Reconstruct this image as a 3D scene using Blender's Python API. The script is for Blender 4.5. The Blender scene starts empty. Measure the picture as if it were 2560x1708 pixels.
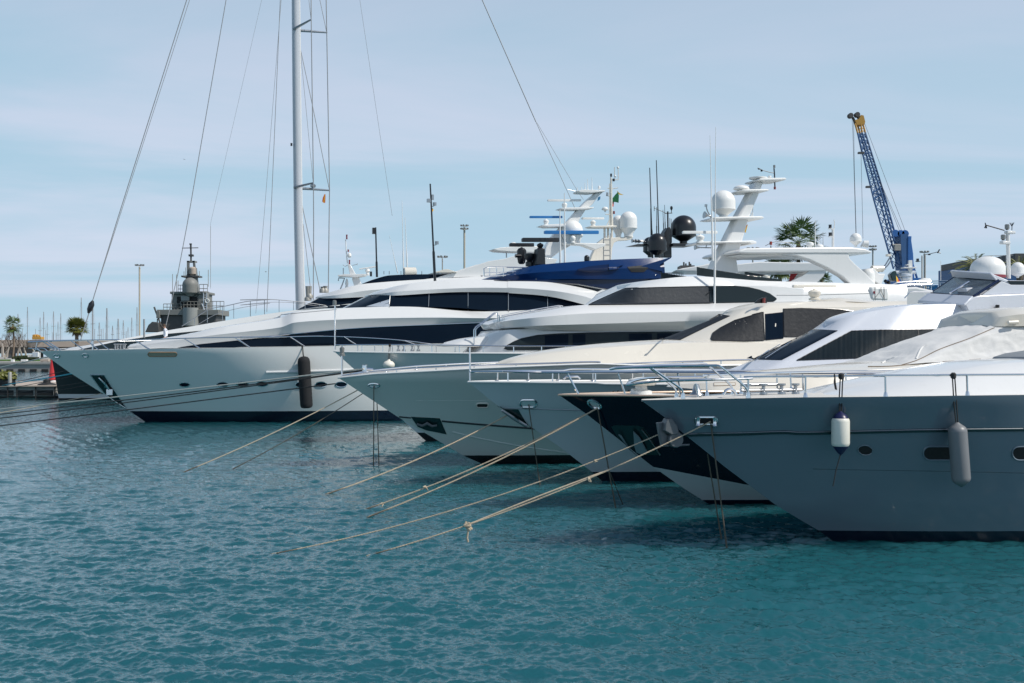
import bpy, bmesh, math, random
import numpy as np
from mathutils import Vector, Matrix, Quaternion
from mathutils.bvhtree import BVHTree
SC = bpy.context.scene
COL = SC.collection
random.seed(7)
# ---- camera model: level camera 4.3 m above the water, horizon at y = 880 of the 2560 x 1708 photo
F = 3000.0; CX = 1280.0; HY = 880.0; H = 4.3
FR = dict(z=(0, 0, 1), a=(0, 560, 2.9043), b=(600, 560, 2.9043), c=(1200, 380, 2.9043), d=(1860, 560, 2.9043),
          e=(800, 800, 2.9043), f=(1260, 860, 2.9043), g=(1860, 880, 2.9043), h=(650, 0, 2.9043),
          i=(1300, 400, 5.2275), j=(1550, 390, 5.2275), k=(1850, 540, 5.2275), l=(2200, 540, 5.8083),
          m=(2080, 260, 3.5633), n=(380, 560, 5.225), o=(800, 540, 5.2275), p=(0, 740, 4.9),
          q=(60, 800, 5.2275), r=(1480, 860, 5.2275), s=(1180, 760, 5.2275), u=(2160, 560, 7.8385))
def T(fr, s):
    x0, y0, k = FR[fr]; out = []
    for q in s.split(','):
        v = [float(t) for t in q.split()]
        out.append((x0 + v[0] / k, y0 + v[1] / k) + tuple(v[2:]))
    return out
def wp(px, py, Y): return Vector(((px - CX) / F * Y, Y, H - (py - HY) / F * Y))
def wz(px, py, z=0.0):
    Y = (H - z) * F / (py - HY)
    return Vector(((px - CX) / F * Y, Y, z))

# ---------------------------------------------------------------- materials
def _new(name):
    m = bpy.data.materials.new(name); m.use_nodes = True
    nt = m.node_tree; bs = nt.nodes['Principled BSDF']
    return m, nt, bs
def nd(nt, typ, **kw):
    n = nt.nodes.new(typ)
    for k, v in kw.items():
        if k in n.inputs.keys(): n.inputs[k].default_value = v
        else: setattr(n, k, v)
    return n
def mathn(nt, op, a, b=None):
    n = nt.nodes.new('ShaderNodeMath'); n.operation = op
    for i, v in enumerate((a, b)):
        if v is None: continue
        if isinstance(v, (int, float)): n.inputs[i].default_value = v
        else: nt.links.new(v, n.inputs[i])
    return n.outputs[0]
def mixc(nt, fac, a, b, mode='MIX'):
    n = nt.nodes.new('ShaderNodeMix'); n.data_type = 'RGBA'; n.blend_type = mode
    for idx, v in ((0, fac), (6, a), (7, b)):
        if isinstance(v, (int, float)): n.inputs[idx].default_value = v
        elif isinstance(v, tuple): n.inputs[idx].default_value = v if len(v) == 4 else v + (1,)
        else: nt.links.new(v, n.inputs[idx])
    return n.outputs[2]
def mat(name, col, rough=.4, metal=0, var=.12, scale=1.5, bump=0, bscale=20, coat=0, spec=.5, bands=None, streak=0, trans=0):
    """procedural paint: base colour with large soft variation, fine roughness change, optional bump.
       bands: list of (z, slope, colour) painted below z + slope*x in object space (boot stripes)"""
    m, nt, bs = _new(name); L = nt.links
    tc = nt.nodes.new('ShaderNodeTexCoord')
    nz = nd(nt, 'ShaderNodeTexNoise', Scale=scale, Detail=5.0, Roughness=.6)
    L.new(tc.outputs['Object'], nz.inputs['Vector'])
    f = mathn(nt, 'MULTIPLY_ADD', nz.outputs['Fac'], var); f.node.inputs[2].default_value = 1 - var * .5
    base = (col[0], col[1], col[2], 1)
    if bands:
        sx = nt.nodes.new('ShaderNodeSeparateXYZ'); L.new(tc.outputs['Object'], sx.inputs[0])
        cur = base
        for z0, sl, c2 in bands:
            zz = mathn(nt, 'MULTIPLY_ADD', sx.outputs['X'], -sl); L.new(sx.outputs['Z'], zz.node.inputs[2])
            cur = mixc(nt, mathn(nt, 'LESS_THAN', zz, z0), cur, tuple(c2))
        base = cur
    c = mixc(nt, 1.0, base, (1, 1, 1, 1), 'MULTIPLY')
    mul = c.node
    cmb = nt.nodes.new('ShaderNodeCombineColor')
    for i in range(3): L.new(f, cmb.inputs[i])
    L.new(cmb.outputs[0], mul.inputs[7])
    if streak:
        mp = nd(nt, 'ShaderNodeMapping'); mp.inputs['Scale'].default_value = (3, 3, .25)
        L.new(tc.outputs['Object'], mp.inputs['Vector'])
        n2 = nd(nt, 'ShaderNodeTexNoise', Scale=2.0, Detail=6.0, Roughness=.7); L.new(mp.outputs[0], n2.inputs['Vector'])
        rp = nt.nodes.new('ShaderNodeMapRange'); rp.inputs[1].default_value = .55; rp.inputs[2].default_value = .8
        rp.inputs[3].default_value = 0; rp.inputs[4].default_value = streak
        L.new(n2.outputs['Fac'], rp.inputs[0])
        c = mixc(nt, rp.outputs[0], c, (col[0] * .45, col[1] * .42, col[2] * .36, 1))
    L.new(c, bs.inputs['Base Color'])
    n3 = nd(nt, 'ShaderNodeTexNoise', Scale=scale * 6, Detail=3.0); L.new(tc.outputs['Object'], n3.inputs['Vector'])
    rr = mathn(nt, 'MULTIPLY_ADD', n3.outputs['Fac'], rough * .5); rr.node.inputs[2].default_value = rough * .75
    L.new(rr, bs.inputs['Roughness'])
    bs.inputs['Metallic'].default_value = metal
    bs.inputs['Coat Weight'].default_value = coat
    bs.inputs['Coat Roughness'].default_value = .04
    bs.inputs['Specular IOR Level'].default_value = spec
    bs.inputs['Transmission Weight'].default_value = trans
    if bump:
        n4 = nd(nt, 'ShaderNodeTexNoise', Scale=bscale, Detail=4.0); L.new(tc.outputs['Object'], n4.inputs['Vector'])
        bp = nd(nt, 'ShaderNodeBump', Strength=bump, Distance=.02); L.new(n4.outputs['Fac'], bp.inputs['Height'])
        L.new(bp.outputs[0], bs.inputs['Normal'])
    return m
def set_ior(name, v): M[name].node_tree.nodes['Principled BSDF'].inputs['IOR'].default_value = v
M = {}
def mk(name, *a, **k): M[name] = mat(name, *a, **k)
mk('white', (.74, .74, .73), .22, var=.05, scale=.6, coat=.5, streak=.12)
mk('roofwhite', (.76, .76, .75), .3, var=.06, scale=.8, coat=.3, streak=.10)
mk('cream', (.74, .695, .61), .25, var=.06, scale=.6, coat=.4, streak=.12)
mk('greywhite', (.66, .67, .67), .2, var=.05, scale=.5, coat=.5, streak=.08)
mk('bluewhite', (.62, .645, .70), .25, var=.06, scale=.6, coat=.4, streak=.1)
mk('plastic', (.80, .80, .78), .4, var=.08, scale=3, streak=.2)
mk('glass', (.006, .013, .025), .03, var=.3, scale=.5, spec=.16)
mk('tint', (.02, .03, .035), .06, var=.2, scale=.6, spec=.35)
mk('meshcover', (.020, .026, .034), .6, var=.4, scale=2.2, bump=.6, bscale=6)
mk('meshdark', (.011, .014, .019), .6, var=.4, scale=2.2, bump=.6, bscale=6, spec=.3)
mk('canvas', (.66, .655, .64), .85, var=.14, scale=2.5, bump=.5, bscale=6, streak=.15)
mk('greycanvas', (.22, .24, .26), .8, var=.2, scale=3, bump=.8, bscale=5)
mk('curtain', (.012, .020, .027), .45, var=.6, scale=3, spec=.12)
mk('chrome', (.78, .79, .80), .12, metal=1, var=.1, scale=5)
mk('steel', (.42, .43, .44), .35, metal=1, var=.3, scale=3)
mk('alloy', (.55, .60, .66), .35, metal=.3, var=.1, scale=2, coat=.2)
mk('black', (.012, .013, .016), .32, var=.3, scale=2, coat=.1)
mk('rubber', (.018, .018, .019), .62, var=.4, scale=4, bump=.2, bscale=40)
mk('polished', (.80, .80, .79), .3, metal=.45, var=.1, scale=4)
mk('tubgrey', (.27, .28, .27), .55, var=.25, scale=.8, streak=.3)
mk('dark', (.01, .012, .014), .7, var=.3, scale=3)
mk('darkgreen', (.008, .03, .032), .15, var=.2, scale=1, coat=.3)
mk('blueroof', (.001, .024, .105), .18, var=.2, scale=.7, spec=.35)
mk('deepblue', (.003, .012, .05), .10, var=.2, scale=.7, spec=.45)
mk('radarblue', (.02, .17, .45), .4, var=.15, scale=3)
mk('teak', (.36, .22, .13), .5, var=.4, scale=6)
mk('brass', (.62, .47, .36), .3, metal=.5, var=.2, scale=8)
mk('rope', (.55, .45, .33), .85, var=.5, scale=5, bump=.8, bscale=60)
mk('ropewhite', (.66, .63, .55), .85, var=.3, scale=5, bump=.5, bscale=60)
mk('ropedark', (.035, .035, .035), .85, var=.5, scale=5, bump=.5, bscale=60)
mk('ropewet', (.12, .10, .075), .7, var=.5, scale=6, bump=.6, bscale=60)
mk('ropecyan', (.03, .42, .52), .8, var=.2, scale=5)
mk('fenderwhite', (.80, .77, .68), .38, var=.1, scale=4, streak=.2)
mk('fendergrey', (.20, .205, .215), .42, var=.12, scale=4, streak=.25)
mk('fendernavy', (.012, .016, .07), .35, var=.2, scale=4)
mk('anchorgrey', (.13, .14, .15), .45, var=.3, scale=3, metal=.2)
mk('fenderblack', (.011, .012, .014), .85, var=.4, scale=7, bump=.6, bscale=30)
mk('shipgrey', (.20, .20, .185), .55, var=.25, scale=.8, streak=.35)
mk('shipdark', (.07, .07, .07), .6, var=.3, scale=1)
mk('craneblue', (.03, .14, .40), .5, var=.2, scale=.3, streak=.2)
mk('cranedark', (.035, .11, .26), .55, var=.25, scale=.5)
mk('yellow', (.50, .27, .05), .5, var=.25, scale=2, streak=.3)
mk('red', (.50, .03, .035), .45, var=.15, scale=2)
mk('flagred', (.62, .05, .03), .8, var=.15, scale=6)
mk('flagyellow', (.80, .48, .04), .8, var=.15, scale=6)
mk('flaggreen', (.01, .14, .05), .8, var=.15, scale=6)
mk('flagblue', (.03, .16, .32), .8, var=.15, scale=6)
mk('maroon', (.22, .03, .045), .5, var=.15, scale=4)
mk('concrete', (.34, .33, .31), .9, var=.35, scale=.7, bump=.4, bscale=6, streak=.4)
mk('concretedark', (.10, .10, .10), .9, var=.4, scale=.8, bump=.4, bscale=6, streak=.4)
mk('roadbeige', (.44, .37, .31), .9, var=.25, scale=.25, streak=.3)
mk('grass', (.07, .14, .02), .9, var=.5, scale=1.5, bump=.8, bscale=30)
mk('hedge', (.03, .05, .018), .9, var=.7, scale=2)
mk('bark', (.20, .15, .11), .9, var=.5, scale=6, bump=.9, bscale=14)
mk('palebark', (.36, .32, .28), .9, var=.4, scale=5, bump=.6, bscale=14)
mk('twig', (.15, .12, .10), .9, var=.4, scale=3)
mk('frond', (.10, .15, .032), .5, var=.7, scale=2.2)
mk('frondyellow', (.16, .17, .035), .5, var=.6, scale=2.2)
mk('deadfrond', (.17, .12, .07), .8, var=.5, scale=3)
mk('galv', (.36, .35, .32), .55, metal=.3, var=.25, scale=2)
mk('beigepole', (.50, .45, .36), .6, var=.2, scale=2)
mk('mastgrey', (.34, .35, .36), .5, metal=.2, var=.2, scale=1)
mk('skin', (.48, .29, .21), .55, var=.1, scale=6)
mk('hair', (.07, .04, .022), .7, var=.4, scale=60)
mk('shirt', (.74, .75, .80), .8, var=.1, scale=10, bump=.5, bscale=12)
mk('trousers', (.02, .022, .03), .8, var=.2, scale=10)
mk('container', (.01, .14, .32), .5, var=.2, scale=1, streak=.2)
mk('deck', (.62, .60, .56), .6, var=.15, scale=2)
mk('lamp', (.25, .25, .24), .3, metal=.5, var=.3, scale=5)
mk('fluke', (.20, .28, .30), .4, var=.2, scale=3, metal=.1)
set_ior('glass', 1.22); set_ior('tint', 1.3); set_ior('curtain', 1.25)
mk('amber', (.25, .04, .03), .2, var=.2, scale=5)

# ---------------------------------------------------------------- mesh builder
class MB:
    def __init__(s): s.v = []; s.f = []; s.m = []
    def add(s, vs, fs, mi=0):
        o = len(s.v); s.v += [Vector(v) for v in vs]
        for f in fs: s.f.append(tuple(o + i for i in f)); s.m.append(mi)
    def tube(s, pts, r, n=8, mi=0, cap=True, closed=False):
        P = [Vector(p) for p in pts]
        k = len(P); R = r if isinstance(r, (list, tuple)) else [r] * k
        tan = []
        for i in range(k):
            if closed: t = P[(i + 1) % k] - P[i - 1]
            else: t = P[min(i + 1, k - 1)] - P[max(i - 1, 0)]
            tan.append(t.normalized() if t.length > 1e-9 else Vector((0, 0, 1)))
        up = Vector((0, 0, 1)) if abs(tan[0].z) < .9 else Vector((1, 0, 0))
        u = tan[0].cross(up).normalized(); vs = []
        for i in range(k):
            u = (u - tan[i] * u.dot(tan[i]))
            u = u.normalized() if u.length > 1e-6 else tan[i].orthogonal().normalized()
            w = tan[i].cross(u)
            for j in range(n):
                a = 2 * math.pi * j / n
                vs.append(P[i] + (u * math.cos(a) + w * math.sin(a)) * R[i])
        fs = []
        for i in range(k if closed else k - 1):
            i2 = (i + 1) % k
            for j in range(n):
                j2 = (j + 1) % n
                fs.append((i * n + j, i * n + j2, i2 * n + j2, i2 * n + j))
        if cap and not closed:
            fs.append(tuple(range(n - 1, -1, -1))); fs.append(tuple(range((k - 1) * n, k * n)))
        s.add(vs, fs, mi)
    def box(s, c, sz, rot=0, mi=0, taper=1.0):
        c = Vector(c); vs = []
        for dz in (-.5, .5):
            t = 1.0 if dz < 0 else taper
            for dx, dy in ((-.5, -.5), (.5, -.5), (.5, .5), (-.5, .5)):
                x, y = dx * sz[0] * t, dy * sz[1] * t
                vs.append(c + Vector((x * math.cos(rot) - y * math.sin(rot), x * math.sin(rot) + y * math.cos(rot), dz * sz[2])))
        s.add(vs, [(3, 2, 1, 0), (4, 5, 6, 7), (0, 1, 5, 4), (1, 2, 6, 5), (2, 3, 7, 6), (3, 0, 4, 7)], mi)
    def lathe(s, c, prof, n=24, axis=(0, 0, 1), mi=0, sx=1.0):
        c = Vector(c); q = Vector((0, 0, 1)).rotation_difference(Vector(axis).normalized())
        vs = []; fs = []
        for r, z in prof:
            for j in range(n):
                a = 2 * math.pi * j / n
                vs.append(c + q @ Vector((r * math.cos(a) * sx, r * math.sin(a), z)))
        for i in range(len(prof) - 1):
            for j in range(n):
                j2 = (j + 1) % n
                fs.append((i * n + j, i * n + j2, (i + 1) * n + j2, (i + 1) * n + j))
        fs.append(tuple(range(n - 1, -1, -1))); fs.append(tuple(range((len(prof) - 1) * n, len(prof) * n)))
        s.add(vs, fs, mi)
    def prism(s, poly, y0, y1, mi=0):
        n = len(poly)
        vs = [(p[0], y0, p[1]) for p in poly] + [(p[0], y1, p[1]) for p in poly]
        fs = [tuple(range(n)), tuple(range(2 * n - 1, n - 1, -1))]
        for i in range(n):
            j = (i + 1) % n; fs.append((i, n + i, n + j, j))
        s.add(vs, fs, mi)
    def slab(s, pts, th, mi=0):
        """polygon in 3-D given a thickness"""
        P = [Vector(p) for p in pts]; n = len(P)
        nr = Vector((0, 0, 0))
        for i in range(n):
            a, b = P[i], P[(i + 1) % n]
            nr += Vector(((a.y - b.y) * (a.z + b.z), (a.z - b.z) * (a.x + b.x), (a.x - b.x) * (a.y + b.y)))
        nr.normalize()
        vs = [p + nr * th * .5 for p in P] + [p - nr * th * .5 for p in P]
        fs = [tuple(range(n)), tuple(range(2 * n - 1, n - 1, -1))]
        for i in range(n):
            j = (i + 1) % n; fs.append((i, n + i, n + j, j))
        s.add(vs, fs, mi)
    def build(s, name, mats, parent=None, sharp=38, bevel=0, recalc=True, smooth=True):
        me = bpy.data.meshes.new(name)
        me.from_pydata([tuple(v) for v in s.v], [], s.f)
        if not isinstance(mats, (list, tuple)): mats = [mats]
        for m_ in mats: me.materials.append(M[m_] if isinstance(m_, str) else m_)
        me.polygons.foreach_set('material_index', s.m)
        if recalc:
            bm = bmesh.new(); bm.from_mesh(me)
            bmesh.ops.remove_doubles(bm, verts=bm.verts, dist=1e-5)
            bmesh.ops.recalc_face_normals(bm, faces=bm.faces)
            bm.to_mesh(me); bm.free()
        if smooth:
            me.polygons.foreach_set('use_smooth', [True] * len(me.polygons))
            me.set_sharp_from_angle(angle=math.radians(sharp))
        me.update()
        o = bpy.data.objects.new(name, me); COL.objects.link(o)
        if parent is not None: o.parent = parent
        if bevel:
            b = o.modifiers.new('Bevel', 'BEVEL'); b.width = bevel; b.segments = 2; b.limit_method = 'ANGLE'
            b.angle_limit = math.radians(40); b.harden_normals = False
        return o
def tag(o, label, cat, group=None):
    o['label'] = label; o['category'] = cat
    if group: o['group'] = group
    return o
def thing(name, label, cat, loc=(0, 0, 0), rz=0.0, group=None):
    o = bpy.data.objects.new(name, None); COL.objects.link(o)
    o.location = loc; o.rotation_euler = (0, 0, rz); o.empty_display_size = .3
    return tag(o, label, cat, group)
def copy_tree(o, parent=None):
    c = o.copy(); COL.objects.link(c)
    if parent is not None: c.parent = parent
    for ch in o.children: copy_tree(ch, c)
    return c

def catmull(pts, n):
    """resample points (vectors as tuples) by chord, with a Catmull-Rom that keeps near straight ends"""
    P = np.array(pts, float)
    if len(P) == 1: return np.repeat(P, n, 0)
    k = len(P) - 1
    u = np.linspace(0, k, n); out = []
    for t in u:
        i = min(int(t), k - 1); f = t - i
        p1, p2 = P[i], P[i + 1]
        p0 = P[i - 1] if i > 0 else 2 * p1 - p2
        p3 = P[i + 2] if i + 2 <= k else 2 * p2 - p1
        d1 = np.linalg.norm(p2 - p1) + 1e-9
        d0 = np.linalg.norm(p1 - p0) + 1e-9; d2 = np.linalg.norm(p3 - p2) + 1e-9
        m1 = (p2 - p0) / (d0 + d1) * d1; m2 = (p3 - p1) / (d1 + d2) * d1
        h = f * f * (3 - 2 * f)
        out.append((2 * f**3 - 3 * f**2 + 1) * p1 + (f**3 - 2 * f**2 + f) * m1 + (-2 * f**3 + 3 * f**2) * p2 + (f**3 - f**2) * m2)
    return np.array(out)
def curve(pts, n): return [tuple(q) for q in catmull(pts, n)]
def chordres(P, n):
    P = np.array(P); s = np.r_[0, np.cumsum(np.linalg.norm(np.diff(P, axis=0), axis=1))]
    t = np.linspace(0, s[-1], n)
    return np.stack([np.interp(t, s, P[:, i]) for i in range(P.shape[1])], 1)

# ---------------------------------------------------------------- boats
class Boat:
    """local frame: x along the hull from the bow, -y towards the near side, z up; foot = pixel of the stem at the water"""
    def __init__(s, name, label, cat, foot, deg=18, Y=None, hb=3.0):
        fx, fy = foot
        Y = Y or H * F / (fy - HY)
        th = math.radians(deg)
        s.o = Vector(((fx - CX) / F * Y, Y)); s.a = Vector((math.cos(th), math.sin(th))); s.n = Vector((math.sin(th), -math.cos(th)))
        s.root = thing(name, label, cat, (s.o.x, s.o.y, 0), th)
        s.th = th; s.hb = hb; s.tg = []
        d = -s.o
        s.cam = Vector((d.dot(s.a), -d.dot(s.n), H))
    def U(s, px, py, hb=None):
        if hb is None: hb = s.hb
        rx = (px - CX) / F
        t = (hb + s.o.dot(s.n)) / (rx * s.n.x + s.n.y)
        w = Vector((rx * t, t)) - s.o
        return Vector((w.dot(s.a), -hb, H - (py - HY) / F * t))
    def ppm(s, px, hb=0):
        rx = (px - CX) / F
        return F / ((hb + s.o.dot(s.n)) / (rx * s.n.x + s.n.y))
    def world(s, v):
        w = s.o + s.a * v[0] - s.n * v[1]
        return Vector((w.x, w.y, v[2]))
    def loc(s, w):
        d = Vector((w[0], w[1])) - s.o
        return Vector((d.dot(s.a), -d.dot(s.n), w[2]))
    def L(s, pts, hb=None):
        return [s.U(p[0], p[1], p[2] if len(p) > 2 else hb) for p in pts]
    def add_target(s, ob):
        me = ob.data
        s.tg.append(BVHTree.FromPolygons([v.co.copy() for v in me.vertices], [tuple(p.vertices) for p in me.polygons]))
    def cast(s, px, py, tg=None):
        rx = (px - CX) / F
        w = Vector((rx, 1.0)); dirv = Vector((w.dot(s.a), -w.dot(s.n), -(py - HY) / F)).normalized()
        best = None
        for b in ([s.tg[i] for i in tg] if tg else s.tg):
            h = b.ray_cast(s.cam, dirv)
            if h[0] is not None and (best is None or h[3] < best[2]):
                nr = h[1].copy()
                if nr.dot(dirv) > 0: nr = -nr
                best = (h[0], nr, h[3])
        return best
    # hull from a stem profile, sheer line and half-breadth laws
    def hull(s, stem, sheer, LEN, B, mats, pd=2.2, sd=.42, pw=1.7, sw=.62, wl=.86, flare=1.5, nz=26, nx=90, name='hull', bulge=0):
        st = sorted([s.U(p[0], p[1], 0) for p in stem], key=lambda v: v.z)
        Z = np.array([v.z for v in st]); X = np.array([v.x for v in st])
        s0 = (X[1] - X[0]) / (Z[1] - Z[0]) if len(Z) > 1 else 0
        def xs(z):
            if z < Z[0]: return X[0] + (z - Z[0]) * s0
            return float(np.interp(z, Z, X))
        tipz = Z[-1]; tipx = X[-1]
        s.tipx = tipx
        def hd(d): 
            t = min(1, max(0, d) / (sd * LEN)); return B / 2 * (1 - (1 - t) ** pd)
        def hw(d):
            t = min(1, max(0, d) / (sw * LEN)); return B / 2 * wl * (1 - (1 - t) ** pw)
        s.hd = lambda l: hd(l - tipx)
        sl, sz = [tipx], [tipz]
        for p in sheer:
            hb = 0
            for _ in range(8): v = s.U(p[0], p[1], hb); hb = hd(v.x - tipx)
            sl.append(v.x); sz.append(v.z)
        sl.append(tipx + LEN); sz.append(sz[-1])
        s.sheer = lambda l: float(np.interp(l, sl, sz))
        lend = tipx + LEN
        tt = [-.9, -.45] + [0] + [((j + 1) / nz) for j in range(nz)]
        vs = []; fs = []; ncol = nx + 1
        def pt(i, t, side):
            u = (i / nx) ** 1.5
            if t <= 0:
                z = t; x0 = xs(z); l = x0 + u * (lend - x0); d = l - x0
                h = hw(d) * (1 + z * .35)
            else:
                x0 = tipx; 
                l = tipx + u * LEN; z = 0
                for _ in range(4):
                    z = t * s.sheer(l); x0 = xs(z); l = x0 + u * (lend - x0)
                d = l - x0
                h = hw(d) + (hd(d) - hw(d)) * t ** flare + bulge * math.sin(math.pi * t) * min(1, d / 4)
            return (l, side * h, z)
        grid = [[pt(i, t, -1) for i in range(ncol)] for t in tt]
        nr = len(tt)
        for side in (-1, 1):
            o = len(vs)
            for r in grid:
                for p in r: vs.append((p[0], p[1] * (1 if side < 0 else -1), p[2]))
            for j in range(nr - 1):
                for i in range(nx):
                    a = o + j * ncol + i
                    fs.append((a, a + 1, a + ncol + 1, a + ncol))
        # transom
        k = nr * ncol
        for j in range(nr - 1):
            a = j * ncol + nx; fs.append((a, a + ncol, k + a + ncol, k + a))
        b = MB(); b.add(vs, fs)
        ob = b.build(name, mats, s.root, sharp=50)
        s.hullob = ob; s.add_target(ob)
        top = grid[-1]
        d = MB(); dv = []; df = []
        for i, p in enumerate(top):
            w = max(0, abs(p[1]) - .03)
            for q in (-1, -.5, 0, .5, 1): dv.append((p[0] + .02, w * q, p[2] - .03 + .05 * (1 - q * q)))
        for i in range(nx):
            for q in range(4): a = i * 5 + q; df.append((a, a + 1, a + 6, a + 5))
        d.add(dv, df); s.deckob = d.build('deck', M['deck'], s.root)
        s.topedge = top
        return ob
    def caprail(s, name, m, r=.035, lmax=None, dz=.0, n=6):
        b = MB()
        for sd in (1, -1):
            b.tube([(p[0], p[1] * sd, p[2] + dz) for p in s.topedge if lmax is None or p[0] < lmax], r, n)
        return b.build(name, m, s.root)
    def E(s, px, py, inset=.1):
        hb = 0
        for _ in range(8):
            v = s.U(px, py, hb); hb = max(0.0, s.hd(v.x) - inset)
        return s.U(px, py, hb)
    def rail(s, top, posts, name='railing', r=.022, m='chrome', inset=.1, far=True, mids=(), n=60, post_r=None, both_post=True, foot=None):
        """top: traced pixels of the near top rail; posts: list of px (or (px_top, px_foot)); straight to the deck edge"""
        if isinstance(top[0], tuple): P = [s.E(p[0], p[1], inset) for p in top]
        else: P = top
        P = [Vector(q) for q in curve([tuple(v) for v in P], n)]
        b = MB(); b.tube(P, r)
        if far: b.tube([(p.x, -p.y, p.z) for p in P], r)
        bot = lambda l: s.sheer(l)
        for f in mids:
            Q = [Vector((p.x, p.y, bot(p.x) + (p.z - bot(p.x)) * f)) for p in P]
            b.tube(Q, r * .6, 6)
            if far: b.tube([(p.x, -p.y, p.z) for p in Q], r * .6, 6)
        ob = b.build(name, m, s.root)
        xs_ = [p.x for p in P]
        for q in posts:
            qa, qb = q if isinstance(q, tuple) else (q, q)
            la = min(P, key=lambda p: abs(s.screen(p)[0] - qa))
            fb = min(P, key=lambda p: abs(s.screen(p)[0] - qb))
            foot = Vector((fb.x, -max(0, s.hd(fb.x) - inset * 1.0), bot(fb.x) - .02)) 
            for sd in ((1, -1) if far else (1,)):
                c = MB(); A = Vector((la.x, la.y * sd, la.z)); B_ = Vector((foot.x, foot.y * sd, foot.z))
                c.tube([A, B_], post_r or r * .85, 6)
                c.lathe(B_, [(r * 2.2, 0), (r * 2.0, .02), (r * 1.2, .05)], 8)
                c.build('stanchion', m, ob)
        return ob
    def screen(s, v):
        w = s.world(v)
        return (CX + F * w.x / w.y, HY - F * (w.z - H) / w.y)
    def loft(s, rows, name, mats, parent=None, n=70, crown=.15, rnd=.12, sharp=32, target=True, closed_bottom=False, extend=0):
        """rows bottom->top of near-side pixels with half-breadths; mirrored to the far side; roof crowned"""
        rr = []
        same = len(set(len(r) for r in rows)) == 1
        for r in rows:
            P = [tuple(v) for v in s.L(r)]
            if same: Q = catmull(P, n)
            else: Q = chordres(catmull(P, n * 4), n)
            rr.append([Vector(q) for q in Q])
        last = rr[-1]
        if rnd: 
            rr.append([Vector((p.x + .0, p.y * (1 - rnd) , p.z + crown * .35)) for p in last])
        rr.append([Vector((p.x, p.y * .45, p.z + crown * .85)) for p in last])
        rr.append([Vector((p.x, 0, p.z + crown)) for p in last])
        full = rr + [[Vector((p.x, -p.y, p.z)) for p in r] for r in reversed(rr[:-1])]
        b = MB(); vs = [p for r in full for p in r]; fs = []
        k = len(full)
        for j in range(k - 1):
            for i in range(n - 1):
                a = j * n + i; fs.append((a, a + 1, a + n + 1, a + n))
        fs.append(tuple(j * n for j in range(k)))
        fs.append(tuple(j * n + n - 1 for j in range(k)))
        if closed_bottom:
            for i in range(n - 1): fs.append((i, i + 1, (k - 1) * n + i + 1, (k - 1) * n + i))
        b.add(vs, fs)
        ob = b.build(name, mats, parent or s.root, sharp=sharp)
        if target: s.add_target(ob)
        return ob
    def patch(s, poly, name, m, parent=None, off=.018, nx=50, ny=10, tg=None, skirt=.05, frame=None, fr_r=.02, both=False, bump_fn=None):
        """panel that follows the body behind it: polygon in pixels, cast on the body, proud by off"""
        poly = [(p[0], p[1]) for p in poly]
        xs_ = sorted(set([p[0] for p in poly] + list(np.linspace(min(p[0] for p in poly), max(p[0] for p in poly), nx))))
        cols = []; prev = None
        xa, xb = xs_[0], xs_[-1]
        anyhit = sum(s.cast(p[0] * .9 + .1 * sum(q[0] for q in poly) / len(poly), p[1] * .9 + .1 * sum(q[1] for q in poly) / len(poly), tg) is not None for p in poly) > len(poly) / 2
        for x in xs_:
            xx = min(max(x, xa + (xb - xa) * 1e-4), xb - (xb - xa) * 1e-4)
            ys = []
            for i in range(len(poly)):
                (x0, y0), (x1, y1) = poly[i], poly[(i + 1) % len(poly)]
                if (x0 - xx) * (x1 - xx) <= 0 and x0 != x1: ys.append(y0 + (y1 - y0) * (xx - x0) / (x1 - x0))
            if len(ys) < 2: continue
            ya, yb = min(ys), max(ys); col = []
            hy = [y for y in np.linspace(ya, yb, 24) if s.cast(xx, y, tg) is not None]
            if not hy and anyhit: continue
            if hy and len(hy) < 24: ya, yb = min(hy), max(hy)
            for j in range(ny + 1):
                y = ya + (yb - ya) * j / ny
                h = s.cast(xx, y, tg)
                if h is None:
                    hb = -prev[0].y if prev else s.hb
                    p = s.U(x, y, hb); nr = prev[1] if prev else Vector((0, -1, 0))
                else: p, nr = h[0], h[1]
                prev = (p, nr); o = off + (bump_fn(x, y) if bump_fn else 0)
                col.append((p + nr * o, p - nr * skirt))
            cols.append(col)
        b = MB(); n = ny + 1; k = len(cols)
        b.add([c[j][0] for c in cols for j in range(n)],
              [(i * n + j, (i + 1) * n + j, (i + 1) * n + j + 1, i * n + j + 1) for i in range(k - 1) for j in range(ny)])
        ring = [(i, 0) for i in range(k)] + [(k - 1, j) for j in range(1, n)] + [(i, ny) for i in range(k - 2, -1, -1)] + [(0, j) for j in range(ny - 1, 0, -1)]
        A = [cols[i][j][0] for i, j in ring]; Bk = [cols[i][j][1] for i, j in ring]; q = len(ring)
        b.add(A + Bk, [(i, (i + 1) % q, q + (i + 1) % q, q + i) for i in range(q)])
        ob = b.build(name, m, parent or s.root, sharp=40)
        if frame:
            c = MB(); Q = []
            for p in A:
                if not Q or (p - Q[-1]).length > .02: Q.append(p)
            c.tube(Q, fr_r, 6, closed=True); c.build('frame', frame, ob)
        return ob
    def ell(s, cx, cy, rx, ry, rot=0, n=20):
        out = []
        for i in range(n):
            a = 2 * math.pi * (i + .5) / n
            x, y = rx * math.cos(a), ry * math.sin(a)
            out.append((cx + x * math.cos(rot) - y * math.sin(rot), cy + x * math.sin(rot) + y * math.cos(rot)))
        return out
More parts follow.
